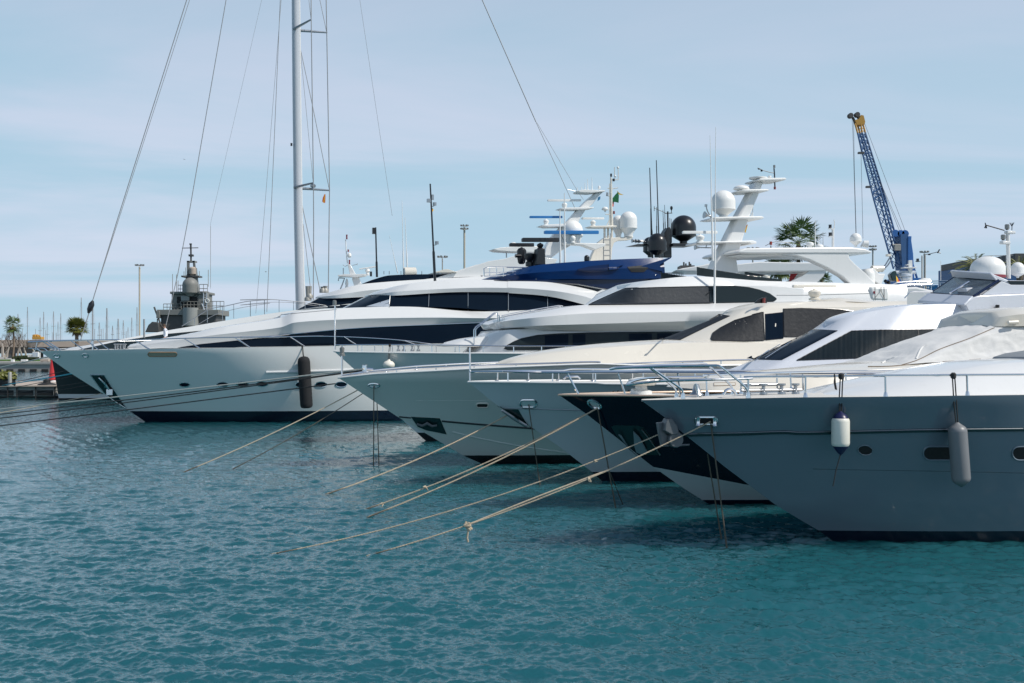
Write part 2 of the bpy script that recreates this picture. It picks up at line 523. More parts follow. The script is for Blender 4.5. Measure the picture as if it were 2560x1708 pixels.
    def stad(s, x0, x1, y0, y1, n=8):
        r = (y1 - y0) / 2; out = []
        for i in range(n + 1):
            a = math.pi / 2 + math.pi * i / n; out.append((x0 + r + r * math.cos(a), (y0 + y1) / 2 - r * math.sin(a)))
        for i in range(n + 1):
            a = -math.pi / 2 + math.pi * i / n; out.append((x1 - r + r * math.cos(a), (y0 + y1) / 2 - r * math.sin(a)))
        return out
    def fairlead(s, cx, cy, rx, ry, rot=0, shape=None, rim='chrome', inner='polished', r=.03, tg=None):
        pl = shape or s.ell(cx, cy, rx, ry, rot)
        ob = s.patch(pl, 'fairlead', inner, off=.004, nx=14, ny=5, tg=tg, frame=rim, fr_r=r, skirt=.03)
        return ob
    def porthole(s, pl, name='porthole', rim='chrome', r=.018, m='glass'):
        return s.patch(pl, name, m, off=.006, nx=14, ny=5, frame=rim, fr_r=r, skirt=.03)
    def hline(s, pts, name, m, r, off=0.0, n=60, tg=None, parent=None):
        Q = []
        for p in curve(pts, n):
            h = s.cast(p[0], p[1], tg)
            if h: Q.append(h[0] + h[1] * off)
        if len(Q) < 2: Q = [s.U(p[0], p[1], s.hb) for p in pts]
        b = MB(); b.tube(Q, r, 8); return b.build(name, m, parent or s.root)
    def tube(s, pts, r, name, m, parent=None, n=0, sides=8, mirror=False):
        P = s.L(pts) if not isinstance(pts[0], Vector) else pts
        if n: P = [Vector(q) for q in curve([tuple(p) for p in P], n)]
        b = MB(); b.tube(P, r, sides)
        if mirror: b.tube([(p.x, -p.y, p.z) for p in P], r, sides)
        return b.build(name, m, parent or s.root)
    def plate(s, pts, hb0, hb1, name, m, parent=None, bevel=.02, mirror=False, ref=None):
        hm = (hb0 + hb1) / 2 if ref is None else ref
        P = [s.U(p[0], p[1], hm) for p in pts]
        b = MB(); b.prism([(p.x, p.z) for p in P], -hb0, -hb1)
        if mirror:
            b2 = MB(); b2.prism([(p.x, p.z) for p in P], hb0, hb1); b2.build(name, m, parent or s.root, sharp=30, bevel=bevel)
        return b.build(name, m, parent or s.root, sharp=30, bevel=bevel)
    def dome(s, cx, top, bot, w, hb, name='satellite_dome', m='plastic', base=.25, neck=.35, parent=None, flat=1.0, ring=True, band=None):
        k = s.ppm(cx, hb); R = w / 2 / k; Ht = (bot - top) / k
        c = s.U(cx, bot, hb); hr = min(R * flat, Ht * .6)
        pr = [(R * neck, 0), (R * neck, Ht * base * .35), (R * .93, Ht * base), (R * .98, Ht * base + .01)]
        if ring: pr += [(R * 1.02, Ht * base + .015), (R * 1.02, Ht * base + .05)]
        pr += [(R, Ht * base + .055)]
        zt = Ht - hr
        for i in range(0, 13):
            a = math.pi / 2 * i / 12
            pr.append((max(.002, R * math.cos(a)), zt + hr * math.sin(a)))
        b = MB(); b.lathe(c, pr, 32)
        ob = b.build(name, m, parent or s.root, sharp=35)
        return ob
    def radar(s, x0, x1, y, cx, ybot, hb, m='plastic', th=.16, name='radar', rot=None, pm=None, mpx=None, parent=None, dep=.0):
        """open array radar: bar from x0 to x1 at y, pedestal down to ybot"""
        a = s.U(x0, y, hb + dep); e = s.U(x1, y, hb - dep)
        d = e - a; b = MB()
        mid = (a + e) / 2; dd = d.normalized(); w = Vector((0, 0, 1)).cross(dd).normalized()
        h_ = th / 2; t_ = th * .45
        prof = [(-t_, -h_), (t_, -h_ * .8), (t_ * 1.1, 0), (t_, h_ * .8), (-t_, h_), (-t_ * 1.1, 0)]
        vs = []
        for f in (0, .02, .98, 1):
            sc_ = .8 if f in (0, 1) else 1
            for p, q in prof: vs.append(a + d * f + w * p * sc_ + Vector((0, 0, q * sc_)))
        fs = []
        for i in range(3):
            for j in range(6): fs.append((i * 6 + j, i * 6 + (j + 1) % 6, (i + 1) * 6 + (j + 1) % 6, (i + 1) * 6 + j))
        fs += [tuple(range(5, -1, -1)), tuple(range(18, 24))]
        b.add(vs, fs)
        c = s.U(cx, ybot, hb); Ht = max(.1, a.z - h_ - c.z)
        ped = MB(); r = min(.28, max(.1, Ht * .55))
        ped.lathe(c, [(r * .9, 0), (r * .95, Ht * .12), (r * .6, Ht * .22), (r * .95, Ht * .45), (r, Ht * .7), (r * .7, Ht * .86), (r * .3, Ht * .92), (r * .25, Ht)], 14)
        ob = ped.build(name, pm or m, parent or s.root)
        b.build('scanner_bar', m, ob, bevel=.01)
        return ob
    def antenna(s, x0, y0, x1, y1, hb, r=.014, m='plastic', name='whip_antenna', parent=None, r1=None):
        A, B_ = s.U(x0, y0, hb), s.U(x1, y1, hb)
        b = MB(); b.tube([A, A + (B_ - A) * .3, A + (B_ - A) * .32, B_], [r * 1.3, r * 1.3, r * .9, r1 or r * .6], 6)
        return b.build(name, m, parent or s.root)
def twist(p0, p1, sag, r, n=60):
    pts = []
    for i in range(n + 1):
        t = i / n; p = p0.lerp(p1, t); p.z -= sag * 4 * t * (1 - t); pts.append(p)
    return pts
# ================================================================ camera, sky, sun, water
cd = bpy.data.cameras.new('camera'); cam = bpy.data.objects.new('camera', cd); COL.objects.link(cam)
cam.location = (0, 0, H); cam.rotation_euler = (math.pi / 2, 0, 0)
cd.sensor_width = 36; cd.lens = 36 * F / 2560; cd.shift_y = (HY - 854) / 2560; cd.clip_end = 30000; cd.clip_start = .5
SC.camera = cam
SUN = Vector((.645, -.235, .727)).normalized()
EL = math.asin(SUN.z); AZ = math.atan2(SUN.x, SUN.y)
sl = bpy.data.lights.new('sun', 'SUN'); so = bpy.data.objects.new('sun', sl); COL.objects.link(so)
sl.energy = 3.9; sl.angle = math.radians(.53); sl.color = (1, .95, .87)
so.rotation_euler = SUN.to_track_quat('Z', 'Y').to_euler()
w = bpy.data.worlds.new('World'); SC.world = w; w.use_nodes = True
nt = w.node_tree; L = nt.links; bg = nt.nodes['Background']
sk = nt.nodes.new('ShaderNodeTexSky'); sk.sky_type = 'NISHITA'; sk.sun_disc = False
sk.sun_elevation = EL; sk.sun_rotation = AZ; sk.air_density = 1.0; sk.dust_density = .55; sk.ozone_density = 2.2
# thin veils of high cloud over the clear sky
tc = nt.nodes.new('ShaderNodeTexCoord')
sx = nt.nodes.new('ShaderNodeSeparateXYZ'); L.new(tc.outputs['Generated'], sx.inputs[0])
zc = mathn(nt, 'ADD', mathn(nt, 'MAXIMUM', sx.outputs['Z'], 0.0), .10)
cx = nt.nodes.new('ShaderNodeCombineXYZ')
L.new(mathn(nt, 'DIVIDE', sx.outputs['X'], zc), cx.inputs[0]); L.new(mathn(nt, 'DIVIDE', sx.outputs['Y'], zc), cx.inputs[1])
mp = nd(nt, 'ShaderNodeMapping'); mp.inputs['Scale'].default_value = (.22, .55, 1); mp.inputs['Rotation'].default_value = (0, 0, .12)
L.new(cx.outputs[0], mp.inputs['Vector'])
n1 = nd(nt, 'ShaderNodeTexNoise', Scale=1.1, Detail=7.0, Roughness=.55, Distortion=.6); L.new(mp.outputs[0], n1.inputs['Vector'])
rp = nt.nodes.new('ShaderNodeMapRange'); rp.interpolation_type = 'SMOOTHSTEP'
rp.inputs[1].default_value = .40; rp.inputs[2].default_value = .64; rp.inputs[3].default_value = .0; rp.inputs[4].default_value = 1.0
L.new(n1.outputs['Fac'], rp.inputs[0])
lo = nt.nodes.new('ShaderNodeMapRange'); lo.interpolation_type = 'SMOOTHSTEP'
lo.inputs[1].default_value = .05; lo.inputs[2].default_value = .75; lo.inputs[3].default_value = .94; lo.inputs[4].default_value = .12
L.new(sx.outputs['Z'], lo.inputs[0])
haze = mixc(nt, rp.outputs[0], (4.4, 6.4, 7.9, 1), (6.3, 7.15, 8.65, 1))
veil = mixc(nt, lo.outputs[0], sk.outputs[0], haze)
L.new(veil, bg.inputs['Color']); bg.inputs['Strength'].default_value = .10
SC.view_settings.view_transform = 'Standard'; SC.view_settings.look = 'None'; SC.view_settings.exposure = 0; SC.view_settings.gamma = 1
SC.cycles.max_bounces = 6; SC.cycles.glossy_bounces = 4; SC.cycles.diffuse_bounces = 3
SC.cycles.caustics_reflective = False; SC.cycles.caustics_refractive = False
SC.cycles.sample_clamp_indirect = 6
try: SC.cycles.use_denoising = True
except Exception: pass

WAVE = .0084
def water():
    rng = np.random.default_rng(5)
    rad = [1.0]
    while rad[-1] < 6000:
        r = rad[-1]
        rad.append(r * 1.05 if r < 12.5 else (r + r * r / 11500 if r < 150 else r * (1.014 if r < 330 else 1.12)))
    R = np.array(rad)
    a1 = math.radians(29)
    fine = np.linspace(-a1, a1, 1000)
    coarse = np.linspace(a1, 2 * math.pi - a1, 50)[1:-1]
    A = np.r_[fine, coarse]; nA = len(A); nR = len(R)
    rr, aa = np.meshgrid(R, A, indexing='ij')
    X = rr * np.sin(aa); Y = rr * np.cos(aa); Z = np.zeros_like(X)
    spr = np.where(rr < 150, rr * rr / 11500, rr * .014); spa = rr * (2 * a1 / 1000)
    sector = (np.abs(aa) <= a1 * 1.001)
    for k in range(120):
        lam = .11 * (9.5 ** (rng.random() ** 1.1))
        th = math.radians(255) + rng.normal() * .62
        kk = 2 * math.pi / lam
        amp = WAVE * lam ** .95 * (.5 + rng.random())
        kx, ky = kk * math.cos(th), kk * math.sin(th)
        res = np.maximum(spr * max(.35, abs(math.sin(th))), spa)
        fade = np.clip((lam / res - 2.0) / 1.6, 0, 1)
        ph = kx * X + ky * Y + rng.random() * 6.283
        Z += amp * fade * (np.sin(ph) + .30 * np.cos(2 * ph))
    # gusts: calmer and rougher areas
    g = .72 + .38 * np.sin(X * .05 + 1.3 * np.sin(Y * .031)) * np.sin(Y * .11 + .8) + .15 * np.sin(X * .23 + Y * .31)
    Z *= np.clip(g, .7, 1.25)
    Z *= np.where(sector, 1, 0) * np.clip((a1 - np.abs(np.where(aa > math.pi, aa - 2 * math.pi, aa))) / .05, 0, 1)
    co = np.stack([X, Y, Z], -1).reshape(-1, 3).astype(np.float32)
    i, j = np.meshgrid(np.arange(nR - 1), np.arange(nA), indexing='ij')
    j2 = (j + 1) % nA
    f = np.stack([i * nA + j, i * nA + j2, (i + 1) * nA + j2, (i + 1) * nA + j], -1).reshape(-1, 4)[:, ::-1]
    me = bpy.data.meshes.new('water'); nf = len(f)
    me.vertices.add(len(co)); me.vertices.foreach_set('co', co.ravel())
    me.loops.add(nf * 4); me.loops.foreach_set('vertex_index', f.ravel().astype(np.int32))
    me.polygons.add(nf); me.polygons.foreach_set('loop_start', np.arange(nf, dtype=np.int32) * 4)
    me.polygons.foreach_set('loop_total', np.full(nf, 4, np.int32)); me.polygons.foreach_set('use_smooth', np.ones(nf, bool))
    me.update(calc_edges=True); me.validate()
    if sum(p.normal.z for p in me.polygons[:50]) < 0: me.flip_normals()
    m, nt, bs = _new('harbour_water'); L = nt.links
    tc = nt.nodes.new('ShaderNodeTexCoord')
    nz = nd(nt, 'ShaderNodeTexNoise', Scale=.035, Detail=4.0); L.new(tc.outputs['Object'], nz.inputs['Vector'])
    L.new(mixc(nt, nz.outputs['Fac'], (.010, .076, .108, 1), (.013, .096, .100, 1)), bs.inputs['Base Color'])
    bs.inputs['Subsurface Weight'].default_value = 1; bs.inputs['Subsurface Radius'].default_value = (.4, 1.0, .9); bs.inputs['Subsurface Scale'].default_value = 2.2
    nt.nodes['Principled BSDF'].subsurface_method = 'BURLEY'
    bs.inputs['Roughness'].default_value = .025; bs.inputs['IOR'].default_value = 1.42; bs.inputs['Specular IOR Level'].default_value = .8
    mp = nd(nt, 'ShaderNodeMapping'); mp.inputs['Scale'].default_value = (.62, 1.25, 1); mp.inputs['Rotation'].default_value = (0, 0, .3)
    L.new(tc.outputs['Object'], mp.inputs['Vector'])
    a = nd(nt, 'ShaderNodeTexNoise', Scale=6.5, Detail=4.0, Roughness=.6, Distortion=.5); L.new(mp.outputs[0], a.inputs['Vector'])
    c = nd(nt, 'ShaderNodeTexNoise', Scale=1.7, Detail=3.0, Roughness=.6, Distortion=.3); L.new(mp.outputs[0], c.inputs['Vector'])
    hgt = mathn(nt, 'MULTIPLY_ADD', c.outputs['Fac'], 1.6); L.new(a.outputs['Fac'], hgt.node.inputs[2])
    bp = nd(nt, 'ShaderNodeBump', Strength=.5, Distance=.04); L.new(hgt, bp.inputs['Height'])
    L.new(bp.outputs[0], bs.inputs['Normal'])
    me.materials.append(m)
    o = bpy.data.objects.new('water', me); COL.objects.link(o); o['kind'] = 'structure'
    # sea bed far below so that nothing is open underneath
    return o
water()
# ================================================================ hulls (far to near)
NAVY = (.004, .007, .022, 1); BOOT = (.012, .013, .015, 1)
mk('hullA', (.80, .80, .78), .16, var=.04, scale=.25, coat=.6, bump=.03, bscale=1.2, bands=[(.66, 0, NAVY)])
mk('hullA2', (.004, .018, .020), .10, var=.1, scale=.3, spec=.3, bands=[(.52, 0, (.62, .63, .62, 1)), (.16, 0, BOOT)])
mk('hullB', (.70, .72, .72), .16, var=.04, scale=.25, coat=.6, bump=.03, bscale=1.2, bands=[(.42, 0, BOOT)])
mk('hullC', (.70, .70, .65), .15, var=.04, scale=.25, coat=.6, bump=.03, bscale=1.0,
   bands=[(.33, 0, BOOT)])
mk('hullD', (.60, .64, .66), .16, var=.04, scale=.25, coat=.6, bump=.03, bscale=1.2, bands=[(.33, 0, NAVY)])
mk('hullE', (.003, .006, .018), .10, var=.1, scale=.25, spec=.3, bands=[(.76, -.20, (.55, .58, .58, 1)), (.13, 0, NAVY)])
mk('hullF', (.17, .21, .25), .14, var=.06, scale=.3, coat=.7, bump=.03, bscale=1.0, bands=[(.25, 0, NAVY)])

S = Boat('dark_motor_yacht', 'dark green hulled motor yacht with plumb bow and long white wedge superstructure', 'yacht', (147, 1000), 16)
S.hull(T('p', '612 655,640 790,680 1020,722 1275'), T('z', '160 872,300 868,600 862,1000 858,1500 855'), 52, 9.5, 'hullA2', sd=.5, pd=2.0, flare=1.1, wl=.9)
S.caprail('caprail', 'white', .05)

A = Boat('grey_motor_yacht', 'pale grey motor yacht with blue hardtop, black radomes and row of oval portholes', 'yacht', (361, 1054), 18)
A.hull(T('q', '208 410,360 520,600 690,900 880,1300 1135,1575 1325'), T('a', '480 918,1290 905,2033 895') + T('b', '690 886,1380 872,2033 862') + [(1500, 850), (1900, 845)], 46, 8.4, 'hullA', sd=.33, pd=2.4, sw=.36, pw=1.75, flare=1.9, wl=.97)
B_ = Boat('white_motor_yacht', 'white motor yacht with sweeping dark upper windows, raked radar mast and arched hardtop', 'yacht', (1066, 1103), 17)
B_.hull(T('b', '683 925,840 1065') + T('e', '400 505,560 690,770 880'), T('b', '760 930,1200 936,1660 940') + T('c', '0 1462,600 1466,1200 1470,2033 1475'), 32, 7.0, 'hullB', sd=.42, pd=2.3, flare=1.6)
B_.caprail('caprail', 'white', .05)
Cc = Boat('cream_motor_yacht', 'cream motor yacht with black mesh window covers and open radar on its roof', 'yacht', (1204, 1159), 17)
Cc.hull(T('e', '133 420,300 530,570 708,880 890,1040 985,1172 1043'), T('e', '400 392,800 372,1085 356,1400 342,1800 326,2033 320') + T('f', '1200 165,1700 155'), 27, 6.4, 'hullC', sd=.42, pd=2.3, flare=1.6)
Cc.caprail('caprail', 'white', .045)
D = Boat('white_flybridge_yacht', 'white flybridge yacht with blue tinted windscreen and curtained side window', 'yacht', (1506, 1204), 17)
D.hull(T('e', '1075 450,1280 615,1560 795') + T('f', '420 760,640 930,715 1000'), T('e', '1400 452,1700 456,2033 458') + T('f', '400 288,900 292,1500 296,2000 300'), 25, 5.9, 'hullD', sd=.42, pd=2.3, flare=1.6)
D.caprail('caprail', 'white', .04)
E_ = Boat('navy_hulled_yacht', 'navy blue hulled yacht with cream deck and wrinkled pale canvas windscreen cover', 'yacht', (1773, 1261), 17)
E_.hull(T('f', '397 370,600 510,830 690,1060 876,1300 1045,1490 1165'), T('f', '800 374,1250 380,1700 384,2033 386') + T('d', '700 1262,1400 1255,2033 1250'), 22, 5.4, 'hullE', sd=.44, pd=2.3, flare=1.6)
E_.caprail('caprail', 'brass', .035)
Fb = Boat('slate_grey_yacht', 'slate grey hulled motor yacht nearest the camera with steel bow rails', 'yacht', (2080, 1352), 17)
Fb.hull(T('f', '993 408,1150 520,1290 640,1440 760,1600 890,1960 1160') + T('g', '400 1215,540 1295,640 1370'), T('f', '1300 402,2033 390') + T('g', '400 330,1000 325,1500 318,2033 312'), 21, 5.2, 'hullF', sd=.46, pd=2.2, sw=.46, flare=2.2)
# ================================================================ dark hulled yacht behind (S)
S.hb = 4
S.loft([T('a', '350 935 .3,700 920 3.2,1300 900 4.2,2033 880 4.4') + T('b', '1000 860 4.4,2033 850 4.4') + T('c', '1500 1050 4.4'),
        T('a', '440 914 .2,700 905 2.8,1300 850 4.0,2033 790 4.1') + T('b', '1000 700 4.1,2033 640 4.1') + T('c', '1500 1000 4.1'),
        T('a', '445 912 .2,700 871 2.2,1270 765 3.4,2033 641 3.7') + T('b', '1000 560 3.7,2033 480 3.7') + T('c', '1500 950 3.7')],
       'superstructure', 'white', crown=.05)
S.patch(T('a', '570 915,860 852,1200 800,1480 774,1240 822,1000 870,930 906'), 'window', 'tint', off=.02)
wr = S.loft([T('b', '405 632 .4,620 620 2.6,1000 610 3.3,2033 600 3.4') + T('c', '1500 960 3.4'),
        T('b', '560 538 .4,700 536 2.4,960 524 3.1,2033 490 3.3') + T('c', '1500 900 3.3')], 'wheelhouse', 'greywhite', crown=.02)
S.patch(T('b', '415 625,572 540,700 534,960 524,960 605,620 612'), 'windscreen', 'glass', off=.02)
S.loft([T('b', '552 540 .2,700 540 2.7,960 528 3.3,1500 510 3.5,2033 500 3.5') + T('c', '1280 905 3.5'),
        T('b', '550 531 .2,690 518 2.6,960 480 3.4,1500 455 3.6,2033 440 3.6') + T('c', '1280 890 3.6'),
        T('b', '570 524 .2,760 466 2.2,900 436 2.8,1350 402 3.1,2033 370 3.1') + T('c', '1280 850 3.1')], 'upper_deck', 'white', crown=.04, rnd=.05)
S.loft([T('b', '868 446 .2,1000 445 2.2,1350 420 2.7,1760 400 2.8'), T('b', '880 438 .2,980 400 1.8,1090 373 2.3,1520 364 2.6,1760 362 2.6')], 'visor', 'glass', crown=.02, rnd=.04)
S.plate(T('b', '1340 402,1420 392,1560 350,1800 272,2033 236') + T('c', '130 790,260 752,330 740,420 760,560 780,540 810,470 830,200 880,0 900') + T('b', '1800 420,1500 425'), 2.3, 2.7, 'side_fin', 'white', bevel=.06, mirror=True)
for x in (835, 905, 1058, 1330, 1545, 1757):
    b = MB(); p = S.U(800 + x / 5.2275, 540 + 765 / 5.2275, 2.3); b.tube([p, p + Vector((0, 0, .32))], .04, 6)
    b.build('stub_post', 'steel', S.root)
cs = MB(); 
p0 = S.U(*T('o', '1095 740')[0], 2.0); p1 = S.U(*T('o', '1255 740')[0], 2.0)
cs.tube([p0 + (p1 - p0) * t for t in (0, .04, .96, 1)], [.42, .5, .5, .42], 16); cs.build('life_raft', 'cream', S.root)
S.plate(T('o', '1440 752,1590 708,1640 708,1760 748'), .5, 3, 'awning', 'cream')
S.antenna(*T('o', '1092 765')[0], *T('o', '1072 -200')[0], 2.0, .05, r1=.02)
S.antenna(*T('o', '1141 690')[0], *T('o', '1112 20')[0], 1.2, .05, r1=.02)
S.antenna(*T('o', '1015 750')[0], *T('o', '905 250')[0], 1.0, .035, r1=.012)
# foredeck arched railing
top = T('a', '1320 742,1420 680,1520 620,1640 596,1800 562,1960 549') + T('b', '0 552,200 548,330 556,480 572,590 588,690 606')
P = [Vector(q) for q in curve([tuple(S.U(p[0], p[1], 2.6)) for p in top], 60)]
mid = T('a', '1430 735,1560 660,1680 625,1800 600,1960 575') + T('b', '0 590,200 570,380 572,560 596,680 612')
Q = [Vector(q) for q in curve([tuple(S.U(p[0], p[1], 2.55)) for p in mid], 60)]
rb = MB(); rb.tube(P, .04, 6); rb.tube(Q, .025, 6); ra = rb.build('railing', 'steel', S.root)
for x, y in T('a', '1420 720,1515 705,1615 690,1710 675,1813 662,1915 650') + T('b', '70 655,172 645,275 638,375 625,480 618,580 610'):
    pt = min(P, key=lambda p: abs(S.screen(p)[0] - x)); f_ = S.U(x, y + 4, 2.6)
    c = MB(); c.tube([Vector((pt.x, pt.y, pt.z)), Vector((pt.x, pt.y, f_.z))], .032, 6); c.build('stanchion', 'steel', ra)
# ladder of thin pulpit tubes in front of the bow
for tr in ('340 560,700 545,1150 541,1570 533', '345 640,430 648,500 678', '460 640,540 645,580 675', '575 634,640 642,695 672'):
    S.tube([p + (1.0,) for p in T('p', tr)], .045, 'bow_pulpit', 'chrome', n=14)
for tr in ('520 560,735 670', '585 560,760 668', '440 630,500 680', '455 570,425 690'):
    S.tube([p + (1.0,) for p in T('p', tr)], .035, 'pulpit_leg', 'chrome')
# raked radar mast of S
rm = S.plate(T('i', '1072 424,970 440,870 520,740 655,620 790,540 860,430 975,370 1050,320 1140,305 1240,310 1362,430 1340,470 1296,385 1292,500 1205,640 1130,700 950,770 765,840 660,935 580,1000 490'), -.45, .45, 'radar_mast', 'white', bevel=.08)
S.plate(T('i', '724 416,800 402,1070 412,1076 426,900 444,740 436'), -.9, .9, 'mast_platform', 'plastic', rm, bevel=.03)
S.plate(T('i', '488 645,560 634,930 628,934 640,800 660,560 660'), -.7, .9, 'mast_platform', 'plastic', rm, bevel=.03)
S.plate(T('i', '246 866,300 855,560 846,580 882,330 886'), -.7, 1.1, 'mast_platform', 'plastic', rm, bevel=.03)
S.plate(T('i', '560 1085,700 1090,1090 1098,1090 1130,960 1178,800 1118,600 1110'), .6, 1.8, 'mast_platform', 'plastic', rm, bevel=.04)
S.radar(*[T('i', '360 0')[0][0], T('i', '795 0')[0][0], T('i', '0 530')[0][1], T('i', '582 0')[0][0], T('i', '0 640')[0][1]], .2, th=.24, parent=rm)
S.radar(*[T('i', '125 0')[0][0], T('i', '552 0')[0][0], T('i', '0 748')[0][1], T('i', '342 0')[0][0], T('i', '0 856')[0][1]], .2, m='radarblue', pm='plastic', th=.24, parent=rm)
S.radar(*[T('i', '315 0')[0][0], T('i', '1025 0')[0][0], T('i', '0 948')[0][1], T('i', '690 0')[0][0], T('i', '0 1090')[0][1]], 1.9, m='radarblue', pm='plastic', th=.36, parent=rm)
x, y = T('i', '682 790')[0]; S.dome(x, y, T('i', '0 1088')[0][1], 282 / 5.2275, .7, base=.3, neck=.75, parent=rm)
for x0, y0, y1 in ((752, 412, 355), (808, 410, 350), (852, 408, 300), (886, 405, 245), (943, 402, 232), (1035, 405, 365)):
    S.antenna(*T('i', f'{x0} {y0}')[0], *T('i', f'{x0 - 4} {y1}')[0], .2, .04, parent=rm)
x, y = T('i', '1035 338')[0]; S.dome(x, y, T('i', '0 385')[0][1], 34 / 5.2275, .2, 'gps_dome', base=.2, neck=.3, parent=rm)
S.tube([q + (.1,) for q in T('i', '740 414,620 385')], .03, 'wind_vane', 'steel', rm)
# horizontal wing with flat dome on the left shoulder
S.plate(T('c', '78 712,130 700,300 688,420 690,420 735,200 730,110 724'), .6, 2.6, 'shoulder_wing', 'plastic', bevel=.05)
x, y = T('c', '243 655')[0]; S.dome(x, y, T('c', '0 692')[0][1], 52 / 2.9043, 1.2, 'flat_dome', base=.3, neck=.7)
S.tube([q + (1.2,) for q in T('c', '192 690,192 768')], .06, 'wing_strut', 'steel')
# second mast with ladder, standing further aft on the same boat
m2 = S.plate(T('i', '895 1335,930 1240,1005 1085,1090 1020,1205 1020,1470 1004,1440 1042,1400 1054,1275 1060,1215 1085,1190 1160,1175 1335'), -1.0, -.3, 'aft_mast', 'cream', bevel=.05)
b = MB()
for xx in (1095, 1180): b.tube([S.U(*T('i', f'{xx} {yy}')[0], -.28) for yy in (960, 1335)], .035, 6)
for yy in (1000, 1040, 1106, 1176, 1246, 1310): b.tube([S.U(*T('i', f'{xx} {yy}')[0], -.28) for xx in (1095, 1180)], .035, 6)
b.build('ladder', 'mastgrey', m2)
S.plate(T('i', '868 880,900 870,1232 866,1234 886,1180 892,920 892'), -1.3, .1, 'mast_platform', 'cream', m2, bevel=.03)
b = MB()
for xx in (1105, 1152, 1200): b.tube([S.U(*T('i', f'{xx} {yy}')[0], -.6) for yy in (890, 1025)], .12, 8)
b.build('platform_post', 'cream', m2)
b = MB(); b.tube([S.U(*T('i', q)[0], -.6) for q in ('1200 868', '1192 600', '1190 230')], [.16, .13, .10], 10)
b.tube([S.U(*T('i', q)[0], -.6) for q in ('1170 868', '1172 310')], .06, 8)
for q0, q1 in (('1130 868', '1188 740'), ('1160 868', '1192 760'), ('1195 262', '1285 258'), ('1284 258', '1284 130'), ('1237 215', '1235 95'), ('1145 372', '1190 368'), ('1190 378', '1280 365'), ('1115 710', '1190 716'), ('1125 468', '1190 472')):
    b.tube([S.U(*T('i', q0)[0], -.6), S.U(*T('i', q1)[0], -.6)], .045, 6)
b.build('mast_pole', 'cream', m2)
for q, w_, h_, mm in (('1190 200', 26, 40, 'black'), ('1140 448', 30, 44, 'steel'), ('1228 688', 26, 38, 'amber'), ('1225 262', 30, 34, 'black')):
    x, y = T('i', q)[0]; k = S.ppm(x, -.6); c = S.U(x, y, -.5); b = MB(); b.lathe(c - Vector((0, 0, h_ / 5.2275 / k / 2)), [(w_ / 10.455 / k, 0), (w_ / 10.455 / k, h_ / 5.2275 / k)], 10); b.build('nav_light', mm, m2)
for q, yb, w_ in (('1280 85', 130, 30), ('1242 195', 240, 30), ('1112 612', 680, 88)):
    x, y = T('i', q)[0]; S.dome(x, y, T('i', f'0 {yb}')[0][1], w_ / 5.2275, -.6, 'gps_dome', base=.5, neck=.25, parent=m2)
S.radar(*[T('i', '805 0')[0][0], T('i', '1097 0')[0][0], T('i', '0 766')[0][1], T('i', '955 0')[0][0], T('i', '0 866')[0][1]], -.6, th=.22, parent=m2)
for cx_, tp, bt, w_, hb_ in ((1285, 725, 1010, 150, -1.9), (1418, 674, 1006, 226, -.6)):
    x, y = T('i', f'{cx_} {tp}')[0]; S.dome(x, y, T('i', f'0 {bt}')[0][1], w_ / 5.2275, hb_, base=.33, neck=.5, parent=m2)

# ================================================================ pale grey yacht with the blue hardtop (A)
A.hb = 3.6
mn = A.loft([T('a', '930 903 .5,1100 903 1.6,1290 903 2.3,1600 902 2.9,2033 898 3.3') + T('b', '400 892 3.7,850 880 3.8,1400 872 3.9,1860 865 3.9') + T('c', '600 1350 3.9,1700 1320 3.9'),
        T('a', '922 900 .5,1100 890 1.5,1290 884 2.3,1600 862 2.9,2033 815 3.3') + T('b', '400 795 3.7,850 755 3.8,1400 730 3.9,1860 712 3.9') + T('c', '600 1240 3.9,1700 1210 3.9'),
        T('a', '926 893 .5,1110 868 1.5,1330 838 2.4,1600 802 3.0,2033 752 3.5') + T('b', '400 716 3.9,850 690 4.0,1400 680 4.1,1860 684 4.1') + T('c', '600 1190 4.1,1700 1190 4.1'),
        T('a', '945 883 .5,1130 845 1.3,1380 802 2.0,1600 752 2.4,2033 684 2.8') + T('b', '400 640 3.0,760 612 3.2,1250 602 3.3,1700 636 3.4') + T('c', '600 1142 3.4,1700 1142 3.4')],
       'superstructure', 'greywhite', crown=.06, rnd=.05, sharp=25)
A.patch(T('a', '1288 900,1320 893,1460 872,1700 848,2033 817') + T('b', '400 799,850 758,1400 733,1880 714,1880 862,1400 868,850 878,400 888,0 894') + T('a', '1700 898'), 'side_window', 'glass', off=.02, nx=60)
A.loft([T('b', '756 614 .8,900 609 2.2,1080 604 2.9,1500 606 3.2,1990 636 3.25') + T('c', '700 1120 3.25,1600 1150 3.25'),
        T('b', '945 519 .8,1020 518 1.9,1120 517 2.6,1520 494 3.0,2033 496 3.05') + T('c', '560 1050 3.05,1600 1080 3.05')],
       'wheelhouse', 'glass', crown=.02, rnd=.05)
A.loft([T('b', '935 524 .6,1040 522 2.0,1150 519 2.8,1520 497 3.15,1800 495 3.2,2033 500 3.2') + T('c', '200 1024 3.2,420 1040 3.3,560 1060 3.4,740 1104 3.5,930 1150 3.5,1600 1200 3.5'),
        T('b', '930 518 .6,1035 505 2.0,1160 490 2.8,1520 470 3.2,1800 463 3.3,2033 468 3.3') + T('c', '200 985 3.3,420 998 3.4,560 1012 3.5,740 1045 3.5,930 1100 3.5,1600 1150 3.5'),
        T('b', '950 512 .5,1040 482 1.6,1200 440 2.2,1420 414 2.5,1640 404 2.6,2033 412 2.6') + T('c', '200 930 2.6,420 938 2.7,600 960 2.8,800 1000 2.9,930 1036 3.0,1600 1090 3.0')],
       'upper_roof', 'greywhite', crown=.03, rnd=.05, sharp=25)
